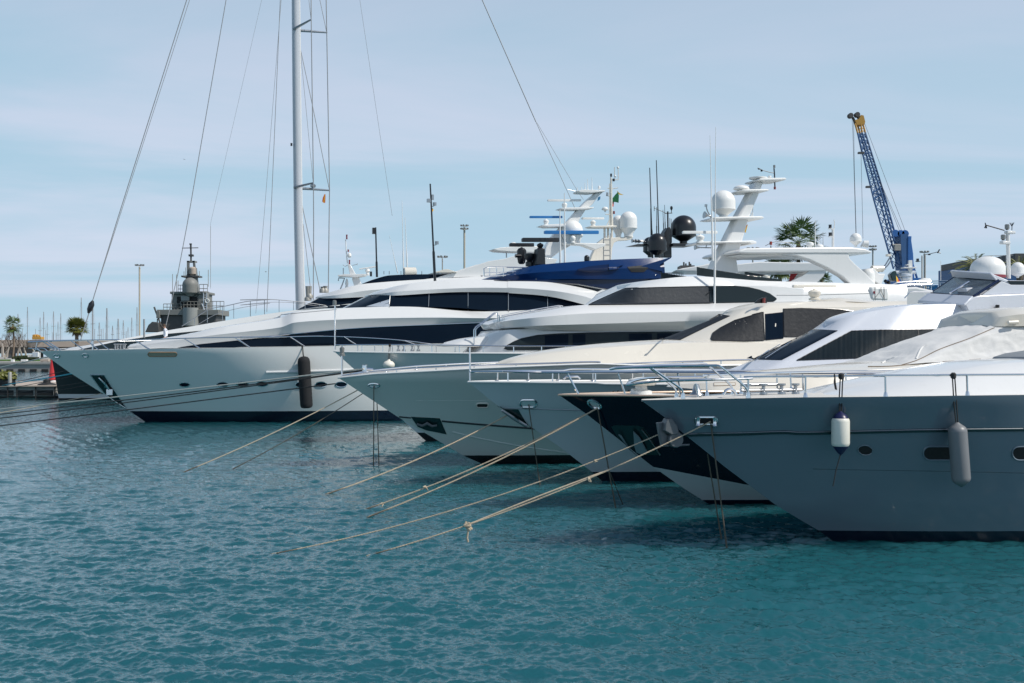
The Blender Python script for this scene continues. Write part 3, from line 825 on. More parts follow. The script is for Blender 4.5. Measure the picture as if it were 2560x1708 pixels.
for q in ('1090 520,1083 606', '1372 506,1368 600', '1655 497,1655 632', '1948 497,1948 640'):
    A.hline(T('b', q), 'window_mullion', 'steel', .022, .02, 12)
for q in ('205 1020,205 1158', '490 1042,490 1146'):
    A.hline(T('c', q), 'window_mullion', 'steel', .022, .02, 12)
# pale blinds behind the glass read as separate lit panels
for q in ('915 600,1085 548,1085 570,1000 600', '985 600,1085 575,1085 600'):
    A.patch(T('b', q), 'window_blind', 'alloy', off=.012, nx=8, ny=2)
A.hline(T('a', '1490 770,1560 748,1800 712,2033 677') + T('b', '200 672,400 650,700 622'), 'deck_groove', 'mastgrey', .035, .0, 60)
A.hline(T('b', '0 838,400 797,850 757,1400 732,1870 713'), 'window_brow', 'chrome', .03, .03, 60)
# spray rail, teak opening, portholes, fairleads, anchor pocket
A.hline(T('b', '190 1079,500 1072,840 1060,1100 1050'), 'spray_rail', 'greywhite', .10, -.02, 40)
A.patch([(p[0], p[1]) for p in A.stad(*T('a', '1075 0')[0][:1], *T('a', '1284 0')[0][:1], T('a', '0 932')[0][1], T('a', '0 962')[0][1])], 'name_board', 'brass', off=.01, frame='teak', fr_r=.03, ny=3)
for cx_, cy_, rx_, ry_ in T('a', '1340 1167 38 15,1617 1166 42 18,1760 1163 42 18,1905 1161 42 18') + T('b', '20 1163 42 18,160 1161 42 18,445 1165 40 18,590 1166 42 19,735 1166 42 19,880 1166 42 19'):
    A.porthole(A.ell(cx_, cy_, rx_ / 2.9043, ry_ / 2.9043), rim='chrome', r=.03)
for cx_, cy_ in T('a', '413 957,620 954'): A.fairlead(cx_, cy_, 7.2, 4.4, .15, r=.05)
pk = A.patch(T('q', '868 718,1048 718,1160 895,1345 1160,1215 1080,1065 975,985 880'), 'anchor_pocket', 'darkgreen', off=.01, nx=30, ny=6, frame='chrome', fr_r=.025)
ab = MB()
def hp(B, x, y, off=.05, tg=(0,)):
    for k_ in range(40):
        h = B.cast(x + 2 * k_, y, list(tg))
        if h: return h[0] + h[1] * off
ab.tube([hp(A, *T('q', q)[0], .12) for q in ('985 740', '1075 830', '1120 900')], [.05, .07, .09], 8)
ab.slab([hp(A, *T('q', q)[0], .15) for q in ('1072 770', '1085 850', '1068 872')], .06)
ab.box(hp(A, *T('q', '1130 925')[0], .16), (.36, .25, .36))
ab.build('anchor', 'chrome', A.root, bevel=.01)
# bow rail
A.rail(T('q', '50 290,300 280,700 268,1100 262') + T('a', '900 846,1300 832,1700 824,2033 822') + T('b', '0 822,360 820,560 816,760 820,1000 832,1200 848,1390 872'),
       [((q[0]), (q[2])) for q in []], r=.035, inset=.12, far=True, n=90)
for q in ('255 285,430 400', '310 285,475 395', '620 275,810 400', '830 275,990 395', '960 270,1130 395', '1480 280,1640 385'):
    (x0, y0), (x1, y1) = T('q', q); A.tube([A.E(x0, y0), A.E(x1, y1 + 2)], .032, 'stanchion', 'chrome')
for q in ('985 850,1090 912', '1335 832,1455 905', '1705 826,1820 900'):
    (x0, y0), (x1, y1) = T('a', q); A.tube([A.E(x0, y0), A.E(x1, y1)], .032, 'stanchion', 'chrome')
for q in ('-10 840,75 898', '365 820,472 890', '755 820,860 886', '1195 848,1280 878'):
    (x0, y0), (x1, y1) = T('b', q); A.tube([A.E(x0, y0), A.E(x1, y1)], .032, 'stanchion', 'chrome')
A.tube([A.E(*p, .2) for p in T('q', '900 265,900 395')], .05, 'jack_staff', 'chrome')
A.tube([A.E(*p, .2) for p in T('q', '1570 -10,1570 232')], .055, 'bow_light_pole', 'mastgrey')
x, y = T('q', '893 300')[0]; A.dome(x, y - 6, y + 8, 8, .5, 'bow_light', 'chrome', base=.3, neck=.7)
# windlass cluster on the foredeck
wb = MB()
for q in ('1195 365', '1225 360', '1262 362', '1300 362', '1318 368'):
    x, y = T('q', q)[0]; c = A.U(x, T('q', '0 395')[0][1], .6); wb.lathe(c, [(.11, 0), (.11, .06), (.05, .1), (.05, .30), (.10, .33), (.10, .38), (.03, .40)], 12)
wb.build('windlass', 'steel', A.root)
# blue hardtop
A.hb = 2.4
A.loft([T('c', '20 932 .4,320 930 2.3,650 924 2.9,1000 925 2.9,1345 918 2.7'),
        T('c', '22 926 .4,320 885 2.4,650 862 3.0,1000 848 3.0,1340 835 2.7'),
        T('c', '60 916 .3,330 842 1.8,450 818 2.2,870 787 2.5,1330 768 2.4')], 'hardtop', 'blueroof', crown=.04, rnd=.06, sharp=25)
A.plate(T('c', '1160 832,1390 763,1382 772,1300 822,1325 872,1215 848,1080 838'), 2.6, 2.85, 'hardtop_wing', 'blueroof', bevel=.03, mirror=True)
A.plate(T('c', '90 934,420 930,870 926,1200 905,1265 890,1275 900,1180 935,1070 975,1010 1003,930 1003,700 962,420 945'), 2.0, 2.75, 'glossy_skirt', 'deepblue', bevel=.04, mirror=True)
A.patch(T('c', '705 860,790 838,940 822,1032 832,980 858,860 872,760 870'), 'air_scoop', 'deepblue', off=.10, skirt=.3)
A.patch(T('c', '930 824,960 820,1032 831,985 850,930 856'), 'scoop_cap', 'blueroof', off=.16, skirt=.3)
A.patch(T('c', '1068 836,1175 826,1290 828,1215 850,1190 872,1100 872'), 'air_intake', 'dark', off=.03)
A.patch(T('c', '930 1022,1005 985,1062 968,1050 995,1000 1022'), 'aft_vent', 'dark', off=.06, skirt=.3)
# black domes, mast and antennas of A
bm_ = A.plate(T('c', '1322 765,1325 590,1345 556,1365 548,1374 570,1378 768'), -.35, .35, 'radar_mast', 'black', bevel=.04)
A.plate(T('c', '1074 686,1120 674,1225 672,1225 686'), -.6, .6, 'mast_wing', 'black', bm_, bevel=.02)
A.plate(T('c', '1370 668,1536 670,1508 690,1370 690'), -.7, .7, 'mast_wing', 'black', bm_, bevel=.02)
for cx_, tp, bt, w_, hb_ in ((1232, 618, 766, 96, -1.6), (1287, 590, 766, 140, 1.2), (1477, 460, 668, 184, .0)):
    x, y = T('c', f'{cx_} {tp}')[0]; A.dome(x, y, T('c', f'0 {bt}')[0][1], w_ / 2.9043, hb_, 'satellite_dome', 'black', base=.26, neck=.3, parent=bm_)
b = MB(); b.tube([A.U(*T('c', q)[0], 0) for q in ('1364 550', '1363 432')], .06, 8); b.tube([A.U(*T('c', q)[0], 0) for q in ('1340 446', '1395 444')], .035, 6)
b.tube([A.U(*T('c', q)[0], 0) for q in ('1345 442', '1265 408')], .02, 6); b.tube([A.U(*T('c', q)[0], 0) for q in ('1265 395', '1265 430')], .02, 6)
b.tube([A.U(*T('c', q)[0], 0) for q in ('1390 444', '1390 405')], .025, 6); b.build('mast_pole', 'black', bm_)
x, y = T('c', '1390 393')[0]; A.dome(x, y, y + 11, 6.5, 0, 'gps_dome', 'black', base=.3, neck=.4, parent=bm_)
x, y = T('c', '775 749')[0]; A.dome(x, y, T('c', '0 796')[0][1], 38 / 2.9043, .6, 'small_dome', 'black', base=.15, neck=.9)
hb_ = MB()
for dx in (0, 25, 45): 
    p = A.U(*T('c', f'{1122 + dx} {645 + dx * .1}')[0], .2); hb_.lathe(p, [(.16, -.2), (.06, 0), (.05, .4)], 10, (1, 0, 0))
hb_.tube([A.U(*T('c', q)[0], .2) for q in ('1122 650', '1185 640', '1185 672')], .04, 6); hb_.build('air_horn', 'steel', bm_)
for q0, q1, rr_ in (('1253 770', '1232 115', .05), ('1308 900', '1280 60', .05), ('1242 760', '1238 410', .03), ('1283 600', '1283 400', .03), ('1333 560', '1328 420', .025), ('1345 560', '1340 385', .025), ('1380 660', '1378 480', .03), ('1390 660', '1388 485', .03)):
    A.antenna(*T('c', q0)[0], *T('c', q1)[0], .8, rr_, 'black')
A.antenna(*T('o', '1503 860')[0], *T('o', '1440 -420')[0], 2.4, .07, 'black', 'signal_mast', r1=.05)
x, y = T('h', '1228 1455')[0]
b = MB(); p = A.U(*T('h', '1225 1457')[0], 2.4); b.box(p, (.22, .25, .22)); p = A.U(*T('h', '1253 1433')[0], 2.4); b.box(p, (.14, .14, .34)); p = A.U(*T('h', '1268 1482')[0], 2.4); b.lathe(p, [(.12, -.1), (.12, .1)], 10)
b.tube([A.U(*T('h', q)[0], 2.4) for q in ('1246 1500', '1262 1498', '1268 1485')], .025, 6)
p = A.U(*T('o', '1527 352')[0], 2.4); b.lathe(p, [(.12, -.1), (.12, .1)], 10); b.tube([A.U(*T('o', q)[0], 2.4) for q in ('1490 382', '1515 380', '1527 360')], .025, 6)
b.build('mast_lamp', 'steel', A.root)
A.antenna(*T('o', '744 800')[0], *T('o', '727 150')[0], 1.0, .06, 'black', 'signal_mast', r1=.05)
b = MB(); b.box(A.U(*T('o', '706 196')[0], 1.0), (.22, .22, .4)); b.build('mast_lamp', 'black', A.root)
for q in ('583 1000,580 420', '616 985,613 300'):
    q0, q1 = T('c', q); A.antenna(q0[0], q0[1] - 60, q1[0], q1[1], 1.8, .055, 'plastic', r1=.03)
pd = A.plate(T('c', '392 822,408 705,458 702,462 822'), .4, 1.2, 'radar_pedestal', 'black', bevel=.04)
A.radar(*[T('c', '303 0')[0][0], T('c', '572 0')[0][0], T('c', '0 640')[0][1], T('c', '437 0')[0][0], T('c', '0 705')[0][1]], .8, m='black', th=.3, parent=pd)
A.radar(*[T('c', '213 0')[0][0], T('c', '390 0')[0][0], T('c', '0 676')[0][1], T('c', '302 0')[0][0], T('c', '0 745')[0][1]], -1.0, m='black', th=.26)
b = MB(); b.lathe(A.U(*T('c', '302 815')[0], -1.0), [(.15, 0), (.25, .1), (.33, .5), (.33, .95), (.2, 1.1)], 14); b.tube([A.U(*T('c', q)[0], -.8) for q in ('255 755', '400 752')], .12, 8)
b.lathe(A.U(*T('c', '362 830')[0], .2), [(.3, 0), (.3, .25), (.2, .35), (.38, .6), (.38, .85), (.1, .9)], 14); b.build('searchlight', 'black', A.root)
# small stern crane rails in front of the hardtop
b = MB()
for tr in ('30 905,28 848,60 836,330 838', '32 880,320 868', '35 905,320 885'): b.tube([A.U(*p, 1.6) for p in T('c', tr)], .04, 6)
for xx in (70, 120, 170, 240, 300): b.tube([A.U(*T('c', f'{xx} {yy}')[0], 1.6) for yy in (905, 838)], .03, 6)
b.build('roof_railing', 'chrome', A.root)
A.tube([p + (2.55,) for p in T('c', '407 925,407 898')], .04, 'roof_light', 'chrome')
# ================================================================ white yacht with raked mast (B)
B = B_; B.hb = 3.2
B.loft([T('c', '-60 1458 .8,0 1460 1.6,200 1463 2.6,800 1468 3.0,1400 1470 3.05,2300 1475 3.05'),
        T('c', '-30 1420 .8,60 1400 1.6,210 1380 2.6,800 1380 3.0,1400 1380 3.05,2300 1380 3.05'),
        T('c', '40 1345 .8,120 1310 1.5,230 1290 2.4,800 1285 2.9,1400 1280 3.0,2300 1280 3.0')], 'main_deckhouse', 'white', crown=.02, rnd=.05)
B.patch(T('c', '176 1428,195 1405,240 1380,300 1355,420 1330,560 1320,800 1312,1050 1308,1450 1304,2000 1300,2000 1440,640 1436,200 1439'), 'side_window', 'tint', off=.02, nx=50, frame='black', fr_r=.012)
for q in ('470 1335,640 1325,640 1432,470 1432', '672 1326,764 1324,764 1428,672 1428', '1080 1320,1246 1318,1246 1420,1080 1420', '1285 1318,1390 1316,1390 1400,1285 1400'):
    B.patch(T('c', q), 'window_pane', 'glass', off=.035, nx=8, ny=4)
B.loft([T('c', '150 1288 .6,260 1290 1.8,420 1292 2.7,800 1300 3.0,1540 1292 3.05,2400 1270 3.05'),
        T('c', '118 1270 .6,190 1278 2.0,420 1262 3.2,800 1250 3.5,1540 1228 3.55,2400 1205 3.55'),
        T('c', '108 1252 .6,160 1232 2.0,420 1202 3.2,800 1172 3.5,1540 1160 3.55,2400 1140 3.55'),
        T('c', '140 1236 .4,220 1206 1.5,450 1160 2.5,790 1110 2.9,1650 1101 3.0,2400 1085 3.0')],
       'upper_deck', 'white', crown=.03, rnd=.05, sharp=50)
B.loft([T('c', '785 1116 .4,950 1114 2.0,1150 1111 2.7,1660 1102 2.85,2100 1090 2.85,2400 1085 2.85,3100 1100 2.85'),
        T('c', '930 1046 .4,1000 1020 1.5,1150 990 2.4,1660 976 2.7,2100 975 2.75,2400 1000 2.75,3100 1030 2.75'),
        T('c', '1058 985 .4,1110 955 1.1,1260 930 1.9,1560 904 2.3,2033 935 2.4,2400 945 2.4,3100 965 2.4')], 'wheelhouse', 'white', crown=.02, rnd=.05)
B.patch(T('c', '790 1112,930 1047,1055 994,1300 985,1550 979,1850 975,1950 985,2027 1003,2100 1030,2145 1062,2151 1070,2126 1086,1660 1101,1200 1108'), 'wheelhouse_window', 'meshcover', off=.035, nx=60, frame='black', fr_r=.02)
B.patch(T('c', '1665 978,1850 976,1950 986,2027 1004,2100 1031,2145 1062,2150 1070,2120 1084,1665 1100'), 'side_glass', 'tint', off=.06, nx=30)
B.hline(T('k', '480 1035,900 1033,1450 1018,1900 1008'), 'groove', 'mastgrey', .02, 0, 30)
B.hb = 2.3
B.plate(T('c', '1574 834,1592 838,1660 850,2033 908,2180 925,2180 946,2033 938,1660 906,1576 897'), 2.15, 2.2, 'flybridge_screen', 'tint', bevel=.01, mirror=True)
B.tube([p + (2.2,) for p in T('c', '1560 918,1600 960,1640 1020,1662 1092')], .02, 'wiper_arm', 'black', n=10)
B.tube([p + (2.8,) for p in T('c', '1640 1040,1680 1005')], .03, 'wiper', 'black')
B.tube([p + (2.75,) for p in T('c', '1735 1085,1728 1050,1760 990')], .012, 'cable', 'black', n=10)
# raked mast with spreaders
rm = B.plate(T('j', '1130 1620,1160 1500,1255 1290,1400 1000,1500 800,1600 620,1690 450,1740 345,1835 345,1790 470,1740 590,1640 830,1560 1110,1522 1230,1480 1335,1512 1560,1520 1620'), -.4, .4, 'radar_mast', 'white', bevel=.10)
for q in ('1718 340,1730 322,1760 316,2060 312,2078 326,2060 342,1760 350', '1488 480,1500 466,1560 460,1830 458,1858 470,1830 486,1560 490', '1122 838,1150 820,1300 816,1760 808,1790 826,1760 846,1500 838,1200 846', '932 1152,960 1134,1200 1136,1640 1122,1688 1135,1688 1165,1620 1168,1600 1148,1200 1154,960 1162'):
    B.plate(T('j', q), -.8, .8, 'mast_platform', 'plastic', rm, bevel=.03)
x, y = T('j', '1350 450')[0]; B.dome(x, y, T('j', '0 818')[0][1], 316 / 5.2275, .2, base=.30, neck=.35, parent=rm)
x, y = T('j', '1586 384')[0]; B.dome(x, y, T('j', '0 460')[0][1], 206 / 5.2275, .2, 'radome', base=.25, neck=.5, flat=.6, parent=rm)
x, y = T('j', '1805 270')[0]; B.dome(x, y, T('j', '0 320')[0][1], 232 / 5.2275, .2, 'radome', base=.5, neck=.4, flat=.3, parent=rm)
x, y = T('j', '1955 260')[0]; B.dome(x, y, T('j', '0 312')[0][1], 45 / 5.2275, .2, 'gps_dome', base=.7, neck=.2, parent=rm)
B.radar(*[T('j', '815 0')[0][0], T('j', '1268 0')[0][0], T('j', '0 1000')[0][1], T('j', '1048 0')[0][0], T('j', '0 1130')[0][1]], .5, th=.15, parent=rm)
b = MB()
for qs, rr_ in ((('2022 312', '2018 225', '2012 160'), .035), (('2022 345', '2024 400'), .035), (('2010 225', '1940 210', '1860 188'), .018), (('1800 160', '1860 185'), .02)):
    b.tube([B.U(*T('j', q)[0], .1) for q in qs], rr_, 6)
b.slab([B.U(*T('j', q)[0], .1) for q in ('1798 155', '1830 165', '1826 180', '1805 178')], .03)
b.lathe(B.U(*T('j', '1850 205')[0], .1), [(.05, 0), (.06, .09)], 8); b.build('wind_vane', 'black', rm)
for q, mm in (('2016 138', 'lamp'), ('2023 420', 'amber')):
    b = MB(); b.lathe(B.U(*T('j', q)[0], .1) - Vector((0, 0, .07)), [(.06, 0), (.06, .14)], 10); b.build('nav_light', mm, rm)
for q0, q1, rr_ in (('1675 800', '1675 530', .022), ('1735 800', '1733 270', .02), ('1715 800', '1715 740', .03)):
    B.antenna(*T('j', q0)[0], *T('j', q1)[0], -.5, rr_, parent=rm)
b = MB(); b.lathe(B.U(*T('j', '1100 770')[0], .6), [(.19, 0), (.12, .1), (.05, .2), (.05, .35)], 14, (1, -.0, -.15)); b.tube([B.U(*T('j', q)[0], .6) for q in ('1190 810', '1140 715', '1125 650')], .03, 6); b.box(B.U(*T('j', '1123 648')[0], .6), (.1, .12, .12)); b.build('loudspeaker', 'steel', rm)
b = MB(); b.lathe(B.U(*T('j', '980 1195')[0], .6), [(.14, 0), (.06, .12), (.035, .3), (.03, .9)], 12, (1, 0, 0)); b.tube([B.U(*T('j', q)[0], .6) for q in ('1125 1195', '1132 1160')], .03, 6); b.build('air_horn', 'steel', rm)
B.antenna(*T('c', '1703 1100')[0], *T('c', '1712 -180')[0], 2.9, .04, r1=.012)
B.antenna(*T('c', '1690 790')[0], *T('c', '1670 -120')[0], .8, .04, r1=.012)
B.tube([p + (2.9,) for p in T('c', '1703 1108,1703 960')], .06, 'antenna_base', 'plastic')
# hardtop on its swept arch
ht = B.plate(T('k', '-30 470,20 440,90 420,500 412,1450 406,1640 430,1735 472,1700 492,1390 494,900 492,100 492,0 486'), -2.1, 2.1, 'hardtop', 'roofwhite', bevel=.10, ref=2.1)
B.plate(T('k', '0 500,100 494,700 490,700 512,480 508,200 528,0 520'), -1.8, 1.8, 'hardtop_liner', 'plastic', ht, bevel=.03, ref=1.8)
B.plate(T('k', '470 500,700 525,880 580,1100 680,1310 800,1420 900,1440 925,1770 925,1700 850,1600 745,1480 640,1400 560,1380 490'), 1.55, 2.05, 'hardtop_leg', 'white', bevel=.05)
B.plate(T('k', '1600 745,1640 690,1700 690,1760 760,1845 760,1790 915,1700 860'), .4, 1.2, 'arch_fin', 'white', bevel=.05)
x, y = T('k', '1680 690')[0]; B.dome(x, y, T('k', '0 905')[0][1], 160 / 5.2275, 1.4, 'arch_dome', base=.05, neck=.95)
x, y = T('k', '1512 225')[0]; B.dome(x, y, T('k', '0 404')[0][1], 150 / 5.2275, .8, 'satellite_dome', base=.35, neck=.25, parent=ht)
b = MB(); c = B.U(*T('k', '1600 365')[0], .3); b.lathe(c, [(.10, 0), (.17, .05), (.2, .28), (.2, .3)], 14, (.9, -.35, -.05)); b.tube([c, B.U(*T('k', '1580 405')[0], .3)], .05, 8); b.build('searchlight', 'plastic', ht)
B.tube([p + (.2,) for p in T('k', '1214 408,1214 165')], .07, 'light_mast', 'white', ht)
b = MB()
for q in ('1178 160', '1178 262'): b.lathe(B.U(*T('k', q)[0], .2), [(.10, 0), (.08, .03), (.08, .16), (.10, .18)], 10)
b.build('nav_light', 'black', ht)
b = MB(); b.box(B.U(*T('k', '1180 170')[0], .2), (.2, .15, .04)); b.box(B.U(*T('k', '1180 272')[0], .2), (.2, .15, .04)); b.build('light_bracket', 'white', ht)
B.tube([p + (.2,) for p in T('k', '1232 170,1235 90,1228 50')], .025, 'masthead_antenna', 'plastic', ht)
x, y = T('k', '1036 370')[0]; B.dome(x, y, T('k', '0 412')[0][1], 100 / 5.2275, .6, 'small_dome', base=.05, neck=.98, parent=ht)
x, y = T('k', '915 340')[0]; B.dome(x, y, T('k', '0 412')[0][1], 95 / 5.2275, 0, 'radome', base=.3, neck=.5, flat=.5, parent=ht)
for q0, q1 in (('1030 410', '1030 255'), ('1085 410', '1085 210'), ('985 410', '983 60')): B.antenna(*T('k', q0)[0], *T('k', q1)[0], 0, .022, parent=ht)
b = MB(); b.lathe(B.U(*T('k', '403 380')[0], .5), [(.07, 0), (.07, .18)], 10); b.build('nav_light', 'amber', ht)
B.antenna(*T('k', '403 415')[0], *T('k', '404 385')[0], .5, .03, 'black', parent=ht)
b = MB(); b.tube([B.U(*T('k', q)[0], .5) for q in ('330 392', '400 355', '470 335', '600 348', '660 358')], .015, 6); b.build('wind_vane', 'black', ht)
# aft flybridge: life raft cradle shadowed side, davit, rails
b = MB()
for tr in ('1925 985,1990 895,2060 868,2500 850', '1900 940,2020 905,2500 888'): b.tube([B.U(*p, 2.2) for p in T('k', tr)], .025, 6)
b.build('aft_railing', 'chrome', B.root)
b = MB()
for tr in ('1810 735,1900 640,1960 540', '1850 730,1935 640,1985 560', '1790 720,1840 722,1900 690'): b.tube([B.U(*p, .9) for p in T('k', tr)], .035, 6)
b.build('davit_arm', 'steel', B.root)
b = MB(); p0, p1 = B.U(*T('k', '1725 690')[0], .9), B.U(*T('k', '1865 690')[0], .9); b.tube([p0, p1], .17, 12); b.box(B.U(*T('k', '1940 515')[0], .9), (.22, .2, .12)); b.build('davit_drum', 'cream', B.root)
# side rails
B.rail(T('e', '110 182,300 181,600 181,1090 186,1300 190,1700 190,1990 192,2033 200'), [800 + x / 2.9043 for x in (175, 305, 463, 630, 797, 996, 1192, 1396, 1600, 1783)], r=.03, inset=.1, n=70)
B.tube([B.E(*p, .1) for p in T('b', '690 912,690 590')], .035, 'bow_light_pole', 'chrome')
b = MB(); b.lathe(B.E(*T('b', '687 592')[0], .1), [(.09, 0), (.09, .22), (.05, .25)], 12); b.build('bow_light', 'lamp', B.root)
b = MB()
for tr in ('25 530,25 340,50 300,290 118,330 112,345 240', '50 530,48 340,70 310,300 125,355 150,365 235'): b.tube([B.U(*p, 1.2 if tr[:2] == '25' else .9) for p in T('s', tr)], .028, 6)
b.build('boarding_rail', 'chrome', B.root)
b = MB()
for hb_, tr in ((1.2, '385 155,700 90,1130 20,1185 28'), (1.6, '430 170,760 105,1130 35,1160 40')):
    b.tube([B.U(*p, hb_) for p in T('s', tr)], .022, 6)
for hb_, tr in ((1.2, '395 155,400 220'), (1.6, '420 165,425 215'), (1.2, '760 85,768 140'), (1.6, '812 95,818 135'), (1.2, '1150 25,1160 75'), (1.6, '1188 30,1194 70')): b.tube([B.U(*p, hb_) for p in T('s', tr)], .022, 6)
b.build('brow_railing', 'chrome', B.root)
# foredeck gear seen through the rail
B.loft([T('b', '1440 885 .3,1560 890 1.0,1800 890 1.3,1900 890 1.3'), T('b', '1500 866 .3,1640 838 .9,1780 820 1.1,1900 810 1.1')], 'sun_pad', 'white', crown=.05, rnd=.1)
b = MB()
for x_ in (1150, 1190, 1250, 1295): 
    c = B.U(*T('b', f'{x_} 925')[0], .3); b.lathe(c, [(.09, 0), (.09, .08), (.04, .1), (.04, .22), (.08, .24), (.08, .3)], 10)
b.build('windlass', 'steel', B.root)
B.fairlead(0, 0, 0, 0, shape=B.ell(*T('b', '930 1062')[0], 9, 3), inner='chrome') if False else None

# ================================================================ cream yacht (C)
Cc.hb = 2.3
Cc.loft([T('s', '280 822 .2,480 835 .9,900 840 1.5,1500 835 1.9,2100 830 2.1,2900 830 2.2,4400 840 2.2'),
         T('s', '340 806 .2,560 790 .8,1000 760 1.4,1500 745 1.8,2100 735 2.0,2900 730 2.1,4400 740 2.1'),
         T('s', '360 800 .1,600 740 .6,1000 660 1.0,1480 600 1.4,2060 548 1.7,2900 505 1.9,4400 520 1.9')], 'foredeck_trunk', 'cream', crown=.14, rnd=.10)
cab = Cc.loft([T('c', '1355 1364 0,1405 1366 .5,1457 1369 1.05,1700 1386 1.6,2033 1388 1.85,3100 1395 1.9'),
         T('c', '1768 1180 0,1792 1185 .25,1817 1192 .48,1900 1168 .95,2050 1136 1.35,3100 1125 1.7'),
         T('c', '1784 1171 0,1806 1168 .2,1852 1152 .42,1960 1128 .8,2120 1098 1.1,3100 1085 1.35')], 'cabin', 'cream', crown=.06, rnd=.08)
Cc.patch(T('c', '1300 1360,1520 1260,1738 1180,1815 1193,1640 1275,1455 1366'), 'windscreen_cover', 'meshdark', off=.025, nx=30)
Cc.patch(T('c', '1676 1358,1690 1318,1740 1282,1850 1225,2033 1172') + T('d', '60 660,140 640,148 846,0 852') + T('c', '1705 1373,1682 1368'), 'side_window_cover', 'meshdark', off=.02, nx=40, frame='black', fr_r=.02)
Cc.patch(T('d', '153 656,282 642,284 832,155 845'), 'side_glass', 'glass', off=.015, frame='black', fr_r=.012)
Cc.patch(T('d', '286 618,420 612,600 616,700 622,830 640,840 812,290 820'), 'side_window_cover', 'meshdark', off=.02, nx=40, frame='black', fr_r=.02)
rd = Cc.radar(*[T('k', '690 0')[0][0], T('k', '1250 0')[0][0], T('k', '0 920')[0][1], T('k', '975 0')[0][0], T('k', '0 1100')[0][1]], .5, m='cream', th=.13, dep=.25)
Cc.plate(T('k', '185 1142,230 1095,300 1065,345 1060,348 1140'), 1.3, 1.36, 'light_shield', 'black', bevel=.005)
b = MB(); b.lathe(Cc.U(*T('k', '312 1140')[0], 1.45), [(.06, 0), (.06, .2)], 10); b.build('nav_light', 'amber', Cc.root)
Cc.loft([T('k', '1000 1150 .5,1200 1140 1.0,1420 1120 1.3,2000 1160 1.4'), T('k', '1020 1125 .4,1180 1090 .8,1340 1076 1.0,2000 1140 1.1')], 'flybridge_coaming', 'cream', crown=.05)
Cc.rail(T('e', '160 406,400 376,800 346,1085 334,1300 326,1700 314,2033 306') + T('f', '700 148,1100 136,1650 118,1900 114'), [800 + x / 2.9043 for x in (350, 565, 825, 1110, 1408, 1706, 2010)] + [1260 + x / 2.9043 for x in (675, 1280, 1585)], r=.032, inset=.1, n=80)
Cc.tube([Cc.E(*p, .1) for p in T('e', '160 406,160 245')], .035, 'bow_light_pole', 'chrome')
b = MB(); b.lathe(Cc.E(*T('e', '160 262')[0], .1), [(.11, 0), (.11, .08), (.08, .1), (.09, .3), (.04, .34)], 12); b.build('bow_light', 'lamp', Cc.root)
x, y = T('e', '392 475')[0]; Cc.fairlead(x, y, 14, 4.6, .03, r=.035)
Cc.patch(Cc.stad(T('e', '1135 0')[0][0], T('e', '1222 0')[0][0], T('e', '0 605')[0][1], T('e', '0 636')[0][1]), 'hull_window', 'dark', off=.006, frame='cream', fr_r=.03)
pk = Cc.patch(T('e', '660 703,870 714,920 830,770 800,710 775'), 'anchor_pocket', 'darkgreen', off=.015, nx=20)
b = MB()
b.tube([hp(Cc, *T('e', q)[0], .1) for q in ('705 745', '745 758', '780 740', '815 760', '850 755')], [.04, .05, .06, .05, .04], 8); b.build('anchor', 'anchorgrey', Cc.root)
Cc.hline(T('e', '560 702,660 712'), 'cove_stripe', 'black', .035, -.01, 8)
Cc.hline(T('e', '884 735,1050 750,1300 770,1500 785,1700 800'), 'cove_stripe', 'black', .045, -.015, 40)
Cc.hline(T('e', '960 815,1200 870,1500 925,1780 965'), 'spray_rail', 'hullC', .05, -.03, 40)
Cc.hline(T('e', '700 587,900 588,1240 583'), 'hull_seam', 'hullC', .008, 0, 30)
b = MB()
b.lathe(Cc.U(*T('b', '905 1066')[0], .2), [(.1, 0), (.08, .2), (.12, .22)], 10); b.tube([Cc.U(*T('b', q)[0], .2) for q in ('900 1055', '965 1058')], .06, 8); b.build('bow_chock', 'chrome', Cc.root)

# ================================================================ white flybridge yacht (D)
D.hb = 2.2
D.loft([T('d', '-130 1066 0,0 1065 .6,150 1062 1.15,300 1058 1.45,800 1052 2.0,2400 1040 2.25'),
        T('d', '100 984 0,185 988 .55,280 994 1.1,384 996 1.25,840 992 1.8,2400 990 2.1'),
        T('d', '560 768 0,622 771 .48,684 776 .93,784 777 1.05,1100 772 1.35,2400 762 1.7'),
        T('d', '592 750 0,680 702 .42,800 664 .66,1000 622 .85,1250 590 1.0,2400 575 1.2')], 'superstructure', 'bluewhite', crown=.05, rnd=.06, sharp=28)
D.patch(T('d', '22 976,190 885,350 808,430 772,470 766,570 770,680 777,275 989,120 985'), 'windscreen', 'glass', off=.02, nx=40)
D.patch(T('d', '383 991,580 885,780 779,1000 772,1262 769,1400 766,1560 766,1560 940,840 975'), 'side_window', 'curtain', off=.02, nx=110, bump_fn=lambda x, y: .005 * math.sin(x * .62 + 1.5 * math.sin(x * .13)), frame='black', fr_r=.015)
D.hline(T('d', '1263 770,1264 860'), 'window_mullion', 'black', .012, .03, 10)
for q in ('95 992,320 828', '160 985,342 866', '140 960,460 770'):
    D.hline(T('d', q), 'wiper', 'chrome', .014, .06, 16)
D.patch(T('d', '420 762,470 764,330 832,60 978,22 978,200 880'), 'corner_glass', 'glass', off=.03, nx=20) if False else None
D.hb = 1.5
